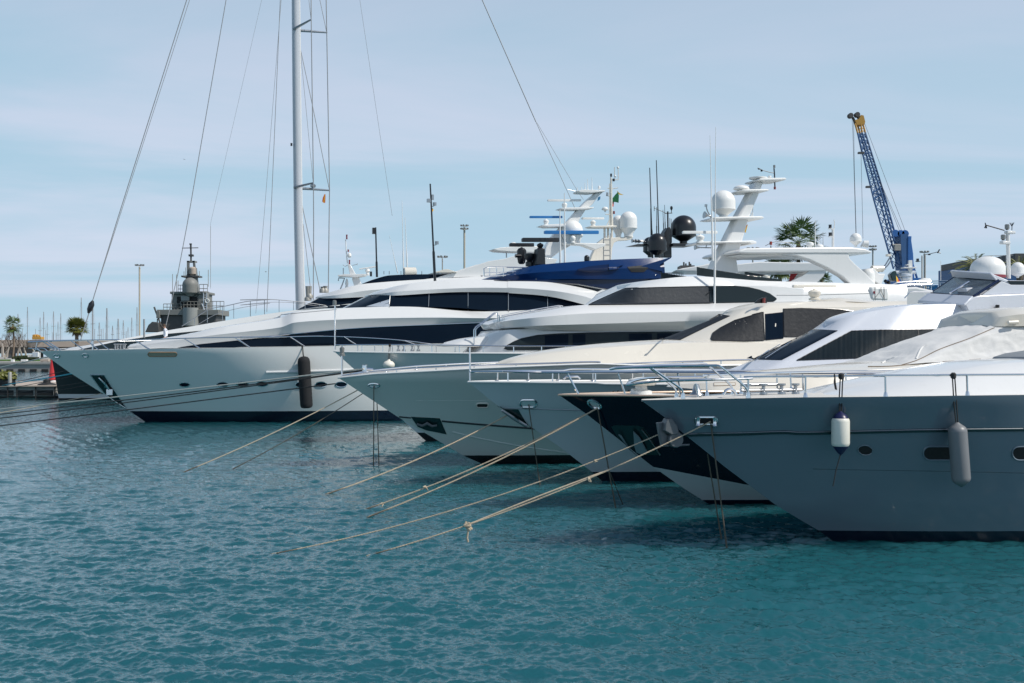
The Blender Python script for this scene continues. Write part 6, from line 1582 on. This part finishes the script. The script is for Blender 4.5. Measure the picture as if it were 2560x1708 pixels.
for q, hb0, hb1 in (('245 212,372 142', .3, 2.2), ('290 222,486 237', -.2, -3.0), ('250 1362,388 1328', .3, 2.4), ('296 1368,505 1383', -.2, -3.2)):
    p = T('h', q); b = MB(); b.tube([SY.U(*p[0], hb0), SY.U(*p[1], hb1)], [.16, .09], 8); b.build('spreader', 'steel', mast)
b = MB(); c = SY.U(*T('h', '385 1365')[0], -1); b.lathe(c, [(.08, 0), (.3, .1), (.32, .3), (.1, .45)], 14); b.build('spreader_lamp', 'steel', mast)
b = MB(); c = SY.U(*T('h', '228 1050')[0], .3); b.box(c, (.2, .2, .3)); b.build('mast_bracket', 'black', mast)
for pts, r_ in (((('h', '370 -300'), ('h', '372 142'), ('h', '388 1328'), ('b', '535 0'), ('b', '532 620')), .055),
                ((('h', '475 -300'), ('h', '485 237'), ('h', '505 1383'), ('b', '647 0'), ('b', '640 620')), .055),
                ((('h', '435 0'), ('h', '484 235')), .035), ((('h', '355 0'), ('h', '371 142')), .03),
                ((('h', '270 245'), ('h', '382 770'), ('h', '504 1380')), .04),
                ((('h', '285 1390'), ('b', '480 0'), ('b', '585 500')), .045), ((('b', '458 0'), ('b', '522 560')), .035),
                ((('h', '290 330'), ('h', '345 900'), ('h', '386 1325')), .025),
                ((('h', '160 -300'), ('h', '80 1568'), ('b', '195 640')), .035), ((('h', '178 -300'), ('h', '30 1568'), ('b', '115 650')), .022),
                (((('z'), '530 -200'), ('a', '843 0'), ('a', '660 600'), ('a', '585 845')), .05), ((('z', '474 0'), ('a', '700 470'), ('a', '632 700')), .03),
                ((('z', '600 -200'), ('a', '1360 0'), ('a', '1290 370'), ('a', '1190 800')), .045), ((('z', '700 -200'), ('a', '1528 0'), ('a', '1528 470')), .015),
                ((('z', '1110 -200'), ('h', '1613 0'), ('h', '2003 885')), .06), ((('h', '2003 885'), ('i', '600 370'), ('i', '715 625')), .035), ((('h', '2010 890'), ('i', '760 420'), ('i', '830 520')), .025),
                ((('h', '700 -300'), ('h', '725 0'), ('h', '960 1568')), .02)):
    b = MB(); b.tube([SY.U(*T(f_, q)[0], 0) for f_, q in pts], r_, 5); b.build('stay', 'mastgrey', SY.root)
(x, y), = T('p', '1110 135'); b = MB(); c = SY.U(x, y, 0); b.lathe(c, [(.1, -.7), (.28, -.3), (.3, .3), (.1, .7)], 12, (.35, 0, 1)); b.build('furler', 'black', SY.root)
for q, h_ in (('492 560', 110), ('505 540', 90), ('600 500', 45), ('620 500', 50)):
    b = MB(); (x, y), = T('b', q); c = SY.U(x, y, 2); b.lathe(c, [(.35, 0), (.35, .3), (.2, .5), (.25, h_ / 2.9 / 24.)], 10)
    b.build('mast_winch', 'galv', SY.root)

# ================================================================ fenders, ropes, raft, flags, birds, person
def hang(B, name, label, px, ytop, ybot, wpx, m, hb_off, cap=None, ropes=None, ball=False, tail=None, tilt=0, rail_px=None, group='fenders hanging on the hulls', cap_m=None):
    """fender in front of the hull; hb_off is the gap from the hull side at its widest"""
    hs = [B.cast(px, y, [0]) for y in (ytop + 4, (ytop + ybot) / 2, ybot - 4)]
    hb = max(-h[0].y for h in hs if h) 
    k = B.ppm(px, hb); R = wpx / 2 / k; hb += R + hb_off
    top, bot = B.U(px, ytop, hb), B.U(px + tilt, ybot, hb)
    g = thing(name, label, 'fender', B.world((top + bot) / 2), 0, group)
    inv = lambda p: B.world(p) - Vector(g.location)
    T_, B2 = inv(top), inv(bot); Ht = (T_ - B2).length; ax = (T_ - B2).normalized(); b = MB()
    if ball: pr = [(.01, 0)] + [(R * math.cos(a), Ht * .45 + Ht * .45 * math.sin(a)) for a in np.linspace(-1.4, 1.25, 18)] + [(R * .25, Ht * .95), (R * .2, Ht)]
    elif cap_m: pr = [(R * .86, Ht * .0), (R * .96, Ht * .05), (R, Ht * .12), (R, Ht * .88), (R * .96, Ht * .95), (R * .86, Ht)]
    else: pr = [(R * .1, 0), (R * .55, R * .28)] + [(R * math.cos(a), R * 1.0 + R * .82 * math.sin(a)) for a in np.linspace(-.85, 0, 6)] + [(R * math.cos(a), Ht - R * 1.0 + R * .82 * math.sin(a)) for a in np.linspace(0, .95, 7)] + [(R * .32, Ht - R * .12), (R * .2, Ht)]
    if m == 'fenderblack': pr = [(R * .5, 0), (R * .85, R * .12), (R * .98, R * .4), (R, R * .8), (R, Ht - R * .9), (R * .92, Ht - R * .45), (R * .7, Ht - R * .15), (R * .3, Ht)]
    b.lathe(B2, pr, 28, ax); b.build('body', m, g)
    if cap_m:
        b = MB(); b.lathe(T_, [(R * .86, 0), (R * .8, R * .15), (R * .6, R * .42), (R * .3, R * .62), (R * .12, R * .78)], 24, ax); b.build('top_cap', cap_m, g)
        b = MB(); b.lathe(B2, [(R * .86, 0), (R * .8, R * .15), (R * .35, R * .75), (R * .12, R * .95), (.01, R)], 24, -ax); b.build('bottom_cap', cap_m, g)
        T_ = T_ + ax * R * .75
    rp = rail_px
    b = MB(); e = inv(B.E(rp[0], rp[1], .03)); e2 = e + Vector((.03, 0, 0)); off_ = Vector((.02, 0, 0))
    b.tube([T_ + off_, T_.lerp(e2, .5) + off_ * .5, e2], .014 if R < .3 else .02, 6); b.tube([T_ - off_, T_.lerp(e, .45) - off_ * 1.6, e - off_], .014 if R < .3 else .02, 6)
    b.lathe(e - Vector((0, 0, .05)), [(.03, 0), (.06, .03), (.06, .11), (.03, .14)], 10); b.build('lanyard', 'ropedark', g)
    if tail:
        b = MB(); b.tube([B2 - ax * R * .9, B2 + Vector((tail[0], 0, tail[1])) * .6, B2 + Vector((tail[0], 0, tail[1]))], .012, 6); b.build('tail_line', 'ropedark', g)
    return g
(x, y0), = T('b', '461 962'); (x2, y1), = T('b', '486 1338')
hang(A, 'cylinder_fender', 'big black cylinder fender hanging on the pale grey hull', x, y0, y1, 90 / 2.9043, 'fenderblack', .05, tilt=8, rail_px=T('b', '452 890')[0])
(x, y0), = T('b', '1080 984'); (x2, y1), = T('b', '1080 1058')
hang(B, 'ball_fender', 'white ball fender with blue eye hanging below the white yacht rail', x, y0, y1, 88 / 2.9043, 'fenderwhite', .02, ball=True, rail_px=T('b', '1088 885')[0])
(x, y0), = T('g', '701 482'); (x2, y1), = T('g', '701 684')
hang(Fy, 'cylinder_fender', 'cream white fender with navy blue ends on the slate grey hull', x, y0, y1, 130 / 2.9043, 'fenderwhite', .01, cap_m='fendernavy', tail=(-.16, -.85), rail_px=T('g', '706 184')[0])
(x, y0), = T('g', '1546 512'); (x2, y1), = T('g', '1583 980')
hang(Fy, 'cylinder_fender', 'grey sausage shaped fender at the oval hull window of the slate yacht', x, y0, y1, 134 / 2.9043, 'fendergrey', .02, tilt=12, rail_px=T('g', '1520 180')[0])
b = MB(); pts = [Fy.E(*p, .0) for p in T('d', '655 1085,660 1110,655 1150,664 1200,672 1205,662 1150,660 1112')]
hk = thing('hanging_line', 'short dark line hung over the rail left of the navy ended fender', 'rope', Fy.world(pts[0])); b.tube([Fy.world(p) - hk.location for p in pts], .014, 6); b.build('line', 'ropedark', hk)
# life raft canister on the white yacht
c = B.U(*T('k', '1785 1020')[0], 2.55); k_ = B.ppm(2191, 2.55); g = thing('life_raft_canister', 'white life raft canister strapped upright on the white upper deck', 'life raft', B.world(c), B.th)
b = MB(); b.box((0, 0, 0), (272 / 5.2275 / k_, .62, 182 / 5.2275 / k_)); b.build('canister', 'plastic', g, bevel=.12)
for q in (-.28, .22):
    b = MB(); w_ = 272 / 5.2275 / k_ * q; b.tube([(w_, -.33, -.36), (w_, -.325, .36), (w_, .3, .36)], .010, 6); b.build('strap', 'ropedark', g)
b = MB(); b.tube([(-.3, -.34, -.2), (-.02, -.36, .12), (.02, -.36, .38)], .008, 6); b.tube([(.22, -.34, -.2), (.05, -.36, .1), (.02, -.36, .38)], .012, 6); b.build('release_line', 'ropedark', g)
b = MB(); b.box((-.36, -.325, .06), (.09, .03, .12)); b.build('red_label', 'maroon', g)
b = MB(); b.box((-.25, 0, -.42), (.1, .5, .12)); b.box((.3, 0, -.42), (.1, .5, .12)); b.build('cradle', 'galv', g)

# ---- mooring ropes
def rope(name, label, p0, p1, sag, r, m, group='mooring ropes', lay=False, knots=(), n=70):
    p0, p1 = Vector(p0), Vector(p1); g = thing(name, label, 'rope', p0, 0, group); r *= .72
    if abs(p1.z) < .02 and m in ('rope', 'ropewet'):
        d_ = (p1 - p0); t_ = 1 - .55 / d_.length; b = MB()
        b.tube([d_ * t_ - Vector((0, 0, sag * 4 * t_ * (1 - t_))), d_ * (t_ * .4 + .6) - Vector((0, 0, sag * 4 * (t_ * .4 + .6) * (1 - t_) * .4)), d_ * 1.01], [r * 1.05, r * 1.25, r * 1.2], 6); b.build('wet_end', 'ropewet', g)
    P = [q - p0 for q in twist(p0, p1, sag, r, n)]
    if lay:
        L_ = (p1 - p0).length; m_ = int(L_ / .03); b = MB()
        d = (p1 - p0).normalized(); u = d.orthogonal().normalized(); v = d.cross(u)
        for s_ in range(3):
            Q = []
            for i in range(m_ + 1):
                t = i / m_; c_ = (p1 - p0) * t; c_.z -= sag * 4 * t * (1 - t); a = t * L_ / .20 * 2 * math.pi + s_ * 2.094
                Q.append(c_ + (u * math.cos(a) + v * math.sin(a)) * r * .55)
            b.tube(Q, r * .62, 5, cap=False)
        b.build('line', m, g)
    else:
        b = MB(); b.tube(P, r, 6); b.build('line', m, g)
    for t in knots:
        b = MB(); c_ = (p1 - p0) * t; c_.z -= sag * 4 * t * (1 - t); rnd = random.Random(int(t * 999)); q = []
        for i in range(14): q.append(c_ + Vector((rnd.gauss(0, r * 1.9), rnd.gauss(0, r * 1.5), rnd.gauss(0, r * 1.7))))
        b.tube([Vector(w_) for w_ in curve([tuple(w_) for w_ in q], 60)], r * .8, 6); b.build('knot', m, g)
    return g
def wsurf(B, px, py): return B.world(hp(B, px, py, .02))
def stemdepth(B, px, py, hb): return B.world(B.U(px, py, hb))
e = lambda s: T('e', s)[0]; f_ = lambda s: T('f', s)[0]
# cream yacht
cf = wsurf(Cc, *e('392 478'))
rope('mooring_rope', 'pale rope from the cream yacht bow, left of its pair', stemdepth(Cc, *e('310 490'), -.5), wz(*T('z', '458 1181')[0]), .12, .028, 'rope')
rope('mooring_rope', 'dark wet rope from the cream yacht bow, below the pale one', stemdepth(Cc, *e('320 528'), -.3), wz(583, 1172), .10, .025, 'ropewet')
rope('mooring_rope', 'dark rope dropping straight from the cream yacht chrome fairlead', cf, wz(*e('389 1064')), .0, .028, 'ropewet')
rope('mooring_rope', 'dark rope dropping from the far side of the cream bow', stemdepth(Cc, *e('414 600'), -.6), wz(*e('428 1050')), .0, .026, 'ropewet')
df = wsurf(D, *e('1515 612'))
rope('mooring_rope', 'long tan rope running left from the white flybridge yacht bow', stemdepth(D, *e('1450 642'), -.2), wz(*e('52 1262')), .18, .03, 'rope', lay=True)
rope('mooring_rope', 'dark rope hanging from the white flybridge yacht fairlead', df, wz(*e('1597 1200')), .0, .026, 'ropewet')
ef = wsurf(E, *f_('680 462'))
rope('mooring_rope', 'knotted tan rope from the navy bow, the upper of two', stemdepth(E, *f_('590 512'), -.3), wz(*e('283 1390')), .16, .026, 'rope', lay=True, knots=(.71, .90))
rope('mooring_rope', 'tan rope from the navy yacht fairlead, the lower of two', ef, wz(*e('355 1428')), .14, .028, 'rope', lay=True)
rope('mooring_rope', 'dark rope dropping from the navy yacht fairlead into the water', ef, wz(*f_('812 1197')), .0, .028, 'ropewet')
rope('mooring_rope', 'second dark rope below the navy bow, ending right of the first', stemdepth(E, *f_('752 890'), -.2), wz(*f_('862 1162')), .0, .018, 'ropewet')
ff = wsurf(Fy, *f_('1500 560'))
rope('mooring_rope', 'long tan rope from the slate yacht anchor reaching furthest left', stemdepth(Fy, *f_('1130 655'), -.1), wz(680, 1385), .26, .018, 'rope', lay=True, knots=(.17,))
r1 = rope('mooring_rope', 'doubled tan rope from the slate yacht fairlead with a big dangling knot', ff, wz(917, 1390), .22, .020, 'rope', lay=True, knots=(.36,))
P0, P1 = ff, wz(917, 1390)
tk = None
for i in range(200):
    t = i / 199; c_ = P0.lerp(P1, t); c_.z -= .22 * 4 * t * (1 - t)
    sx_ = CX + F * c_.x / c_.y
    if sx_ < 1171: tk = (t, c_.copy()); break
loc0 = Vector(P0)
b = MB(); tA = .30; pts = []
for i in range(300):
    t = tA + (tk[0] - tA) * i / 299; c_ = P0.lerp(P1, t); c_.z -= .22 * 4 * t * (1 - t); w_ = math.sin(math.pi * i / 299)
    pts.append(c_ - loc0 + Vector((.0, .03, .055 * w_)))
b.tube(pts, .020, 6); b.build('doubled_strand', 'rope', r1)
b = MB(); rnd = random.Random(4); kc = tk[1] - loc0; q = [kc + Vector((rnd.gauss(0, .045), rnd.gauss(0, .03), rnd.gauss(-.01, .05))) for _ in range(16)]
b.tube([Vector(w_) for w_ in curve([tuple(w_) for w_ in q], 80)], .022, 6); b.build('knot', 'rope', r1)
b = MB(); b.tube([kc, kc + Vector((.02, 0, -.12)), kc + Vector((0.0, 0, -.26)), kc + Vector((.02, 0, -.36))], .022, 7); b.build('rope_tail', 'rope', r1)
rope('mooring_rope', 'grey rope dropping from the slate yacht fairlead into the water', ff, wz(*f_('1618 1480')), .0, .024, 'ropewet')
rope('mooring_rope', 'dark rope dropping from the slate yacht stem, left of the grey one', stemdepth(Fy, *f_('1478 800'), -.25), wz(*f_('1580 1425')), .0, .022, 'ropewet')
# long lines running off to the left
def offleft(name, label, x1, y1, x0, y0, B, hb, m, r, sag=.1, xe=-420):
    p0 = stemdepth(B, x1, y1, hb); ye = y0 + (y0 - y1) / (x0 - x1) * (xe - x0)
    if ye < 905: ye = 905
    return rope(name, label, p0, wz(xe, ye), sag, r, m, 'long mooring lines to the left')
offleft('mooring_line', 'thick white mooring line across the pale grey hull', *T('b', '900 1052')[0], *T('a', '0 1331')[0], Cc, .3, 'ropewhite', .045)
offleft('mooring_line', 'upper black mooring line across the pale grey hull', *T('b', '905 1062')[0], *T('a', '0 1368')[0], Cc, .25, 'ropedark', .035)
offleft('mooring_line', 'middle black mooring line across the pale grey hull', *T('b', '903 1064')[0], *T('a', '0 1396')[0], Cc, .2, 'ropedark', .035)
offleft('mooring_line', 'lowest black mooring line across the oval portholes', *T('b', '690 1160')[0], *T('a', '0 1466')[0], Cc, -1.2, 'ropedark', .035, sag=.0)
offleft('mooring_line', 'white mooring line from the tip of the pale grey bow', *T('p', '640 735')[0], *T('p', '0 865')[0], A, 0, 'ropewhite', .05)
offleft('mooring_line', 'cyan blue mooring line in front of the dark hull', *T('p', '885 952')[0], *T('p', '170 1058')[0], A, .0, 'ropecyan', .06, xe=-80)
for i, (q0, q1, lb) in enumerate((('820 912', '0 1080', 'black line highest on the dark hull'), ('912 978', '0 1138', 'black line just under the cyan one'), ('1030 1058', '0 1195', 'black line crossing the middle of the dark hull'), ('1085 1095', '0 1245', 'black line low across the dark hull'), ('1240 1196', '700 1290', 'thin tan line from the grey yacht anchor pocket'))):
    offleft('mooring_line', lb, *T('p', q0)[0], *T('p', q1)[0], A, .0, 'ropedark' if i < 4 else 'rope', .03, xe=-200)

# ---- flags
def flag(label, B, pts, hb, mats, hoist=None, name='flag'):
    """small cloth: strips of colour between polylines (pixels), softly folded"""
    P = [[B.U(*p, hb) for p in row] for row in pts]
    o = B.world(P[0][0]); g = thing(name, label, 'flag', o, 0, 'flags')
    for i in range(len(P) - 1):
        b = MB(); n = len(P[i]); vs = []
        for row in (P[i], P[i + 1]):
            for j, p in enumerate(row): vs.append(B.world(p + Vector((0, .07 * math.sin(j * 2.1 + 1), 0))) - o)
        vs += [v + Vector((0, .012, 0)) for v in vs]; n2 = 2 * n
        fs = [(j, j + 1, n + j + 1, n + j) for j in range(n - 1)] + [(n2 + j, n2 + n + j, n2 + n + j + 1, n2 + j + 1) for j in range(n - 1)]
        fs += [(j, n2 + j, n2 + j + 1, j + 1) for j in range(n - 1)] + [(n + j, n + j + 1, n2 + n + j + 1, n2 + n + j) for j in range(n - 1)] + [(0, n, n2 + n, n2), (n - 1, n2 + n - 1, n2 + n2 - 1, n2 - 1 + n)][:1]
        b.add(vs, fs); b.build('stripe', mats[i], g)
    return g
h2 = lambda s: T('h', s)
flag('drooping red and yellow striped flag under the mast spreader', SY, [h2('452 1462,455 1440,466 1412'), h2('459 1472,463 1445,469 1411'), h2('466 1474,470 1445,472 1411'), h2('474 1472,475 1445,475 1410')], -2, ['flagred', 'flagyellow', 'flagred'])
flag('small orange and red flag on the black signal mast', A, [h2('1246 1508,1247 1545'), h2('1254 1512,1252 1540'), h2('1262 1522,1258 1532')], 2.4, ['flagred', 'flagyellow'])
flag('red and yellow flag behind the raked white radar mast', B, [T('j', '1612 965,1625 940,1655 900'), T('j', '1625 985,1640 950,1660 898'), T('j', '1650 1005,1655 960,1664 896')], -.6, ['flagred', 'flagyellow'])
flag('green flag with red foot on the cream ladder mast', S, [T('i', '1212 500,1240 460,1280 415'), T('i', '1212 545,1245 525,1290 470'), T('i', '1222 548,1255 552,1286 562')], -1.2, ['flaggreen', 'flaggreen'])
flag('narrow red flag below the green one on the ladder mast', S, [T('i', '1206 545,1204 610'), T('i', '1230 548,1222 612')], -1.3, ['flagred'])
flag('orange pennant tip right of the green flag', S, [T('i', '1272 400,1300 435,1345 455'), T('i', '1275 425,1300 455,1348 460')], -1.4, ['flagyellow'])
flag('small blue pennant below the raked white mast top', S, [T('i', '1020 490,1012 540'), T('i', '1038 478,1030 528'), T('i', '1055 474,1048 515')], 0, ['flagblue', 'flagblue'])
gx = Boat.__new__(Boat)
flag('red and yellow flag hanging by the steel flybridge rails', B, [T('u', '640 1010,640 1140'), T('u', '675 1060,665 1140'), T('u', '715 1135,690 1140')], -3.5, ['flagyellow', 'flagred'])
# ---- gulls
def gull(px, py, Y, span, label):
    o = wp(px, py, Y); g = thing('gull', label, 'bird', o, 0, 'flying gulls')
    b = MB(); b.tube([(-.22, 0, -.01), (-.1, 0, 0), (.08, 0, .01), (.2, 0, .02), (.27, 0, .01)], [.015, .06, .07, .045, .012], 8)
    for s_ in (-1, 1):
        b.add([(.1, s_ * .05, .03), (.14, s_ * .3 * span, .16), (-.02, s_ * .62 * span, .07), (-.08, s_ * .3 * span, .12), (-.08, s_ * .05, .02)], [(0, 1, 3, 4), (1, 2, 3)])
        b.add([(.1, s_ * .05, .045), (.14, s_ * .3 * span, .172), (-.02, s_ * .62 * span, .08), (-.08, s_ * .3 * span, .132), (-.08, s_ * .05, .035)], [(0, 1, 3, 4), (1, 2, 3)])
    b.build('body', 'shipgrey', g); g.rotation_euler = (0, .2, 2.6 if span > 1 else .7)
gull(461, 399, 400, 1.1, 'dark gull gliding between the long stays')
gull(664, 680, 330, .9, 'grey gull flying low left of the tall mast')
# ---- man in a white shirt on the foredeck
pw = A.world(A.U(*T('q', '1850 100')[0], -1.3))
zf = A.U(*T('q', '1790 55')[0], -1.3).z - 1.74
pr = thing('person', 'man in white shirt and dark trousers looking down on the pale grey foredeck', 'person', (pw.x, pw.y, zf), math.radians(12))
def person(root):
    V = [(0, 0, .94), (.0, 0, 1.10), (.01, 0, 1.28), (-.01, 0, 1.42), (-.05, 0, 1.50), (-.10, 0, 1.60), (-.115, 0, 1.69),
         (.0, .10, .88), (-.02, .11, .48), (.01, .11, .09), (-.10, .12, .03), (.0, -.10, .88), (.03, -.11, .48), (.05, -.11, .09), (-.06, -.12, .03),
         (.0, .19, 1.38), (.03, .23, 1.10), (-.10, .22, .90), (-.16, .21, .84), (.0, -.19, 1.38), (.04, -.23, 1.10), (-.06, -.24, .88), (-.11, -.24, .81)]
    E2 = [(0, 1), (1, 2), (2, 3), (3, 4), (4, 5), (5, 6), (0, 7), (7, 8), (8, 9), (9, 10), (0, 11), (11, 12), (12, 13), (13, 14), (3, 15), (15, 16), (16, 17), (17, 18), (3, 19), (19, 20), (20, 21), (21, 22)]
    R = [.15, .145, .165, .13, .055, .095, .085, .105, .068, .045, .05, .105, .068, .045, .05, .072, .05, .036, .04, .072, .05, .036, .04]
    for hnd in (18, 22):
        x, y, z = V[hnd]
        for q in range(5):
            V.append((x - .05 + .012 * q, y + (.035 - .018 * q), z - .07 + .008 * abs(q - 2))); E2.append((hnd, len(V) - 1)); R.append(.010)
    me = bpy.data.meshes.new('sk'); me.from_pydata(V, E2, []); o = bpy.data.objects.new('sk', me); COL.objects.link(o)
    md = o.modifiers.new('Skin', 'SKIN'); sk_ = me.skin_vertices[0].data
    for i, r in enumerate(R): sk_[i].radius = (r, r * (1.15 if i in (0, 1, 2) else 1)); sk_[i].use_root = (i == 0)
    o.modifiers.new('Sub', 'SUBSURF').levels = 2
    o.modifiers['Sub'].render_levels = 2
    dg = bpy.context.evaluated_depsgraph_get(); m2_ = bpy.data.meshes.new_from_object(o.evaluated_get(dg)); bpy.data.objects.remove(o)
    m2_.name = 'body'; m2_.materials.clear()
    for q in ('skin', 'shirt', 'trousers', 'dark'): m2_.materials.append(M[q])
    for p in m2_.polygons:
        c = p.center; p.use_smooth = True
        arm = abs(c.y) > .17 and c.z < 1.42
        p.material_index = 3 if c.z < .1 else (1 if (c.z > .98 and c.z < 1.47 or (arm and c.z > .93)) else (2 if c.z < .98 and not (arm and c.z < .93) else 0))
    body = bpy.data.objects.new('body', m2_); COL.objects.link(body); body.parent = root
    b = MB(); b.lathe((-.085, 0, 1.63), [(.10, -.06), (.112, 0), (.105, .06), (.07, .105), (.01, .125)], 16, (.5, 0, 1)); b.build('hair', 'hair', body)
    b = MB(); b.lathe((-.205, 0, 1.60), [(.012, -.02), (.02, .0), (.006, .03)], 8, (-.3, 0, 1)); b.build('nose', 'skin', body)
    b = MB(); b.tube([(-.04, .0 + .115, 1.57), (-.05, .12, 1.60), (-.04, .115, 1.62)], .016, 6); b.tube([(-.04, -.115, 1.57), (-.05, -.12, 1.60), (-.04, -.115, 1.62)], .016, 6); b.build('ears', 'skin', body)
person(pr)
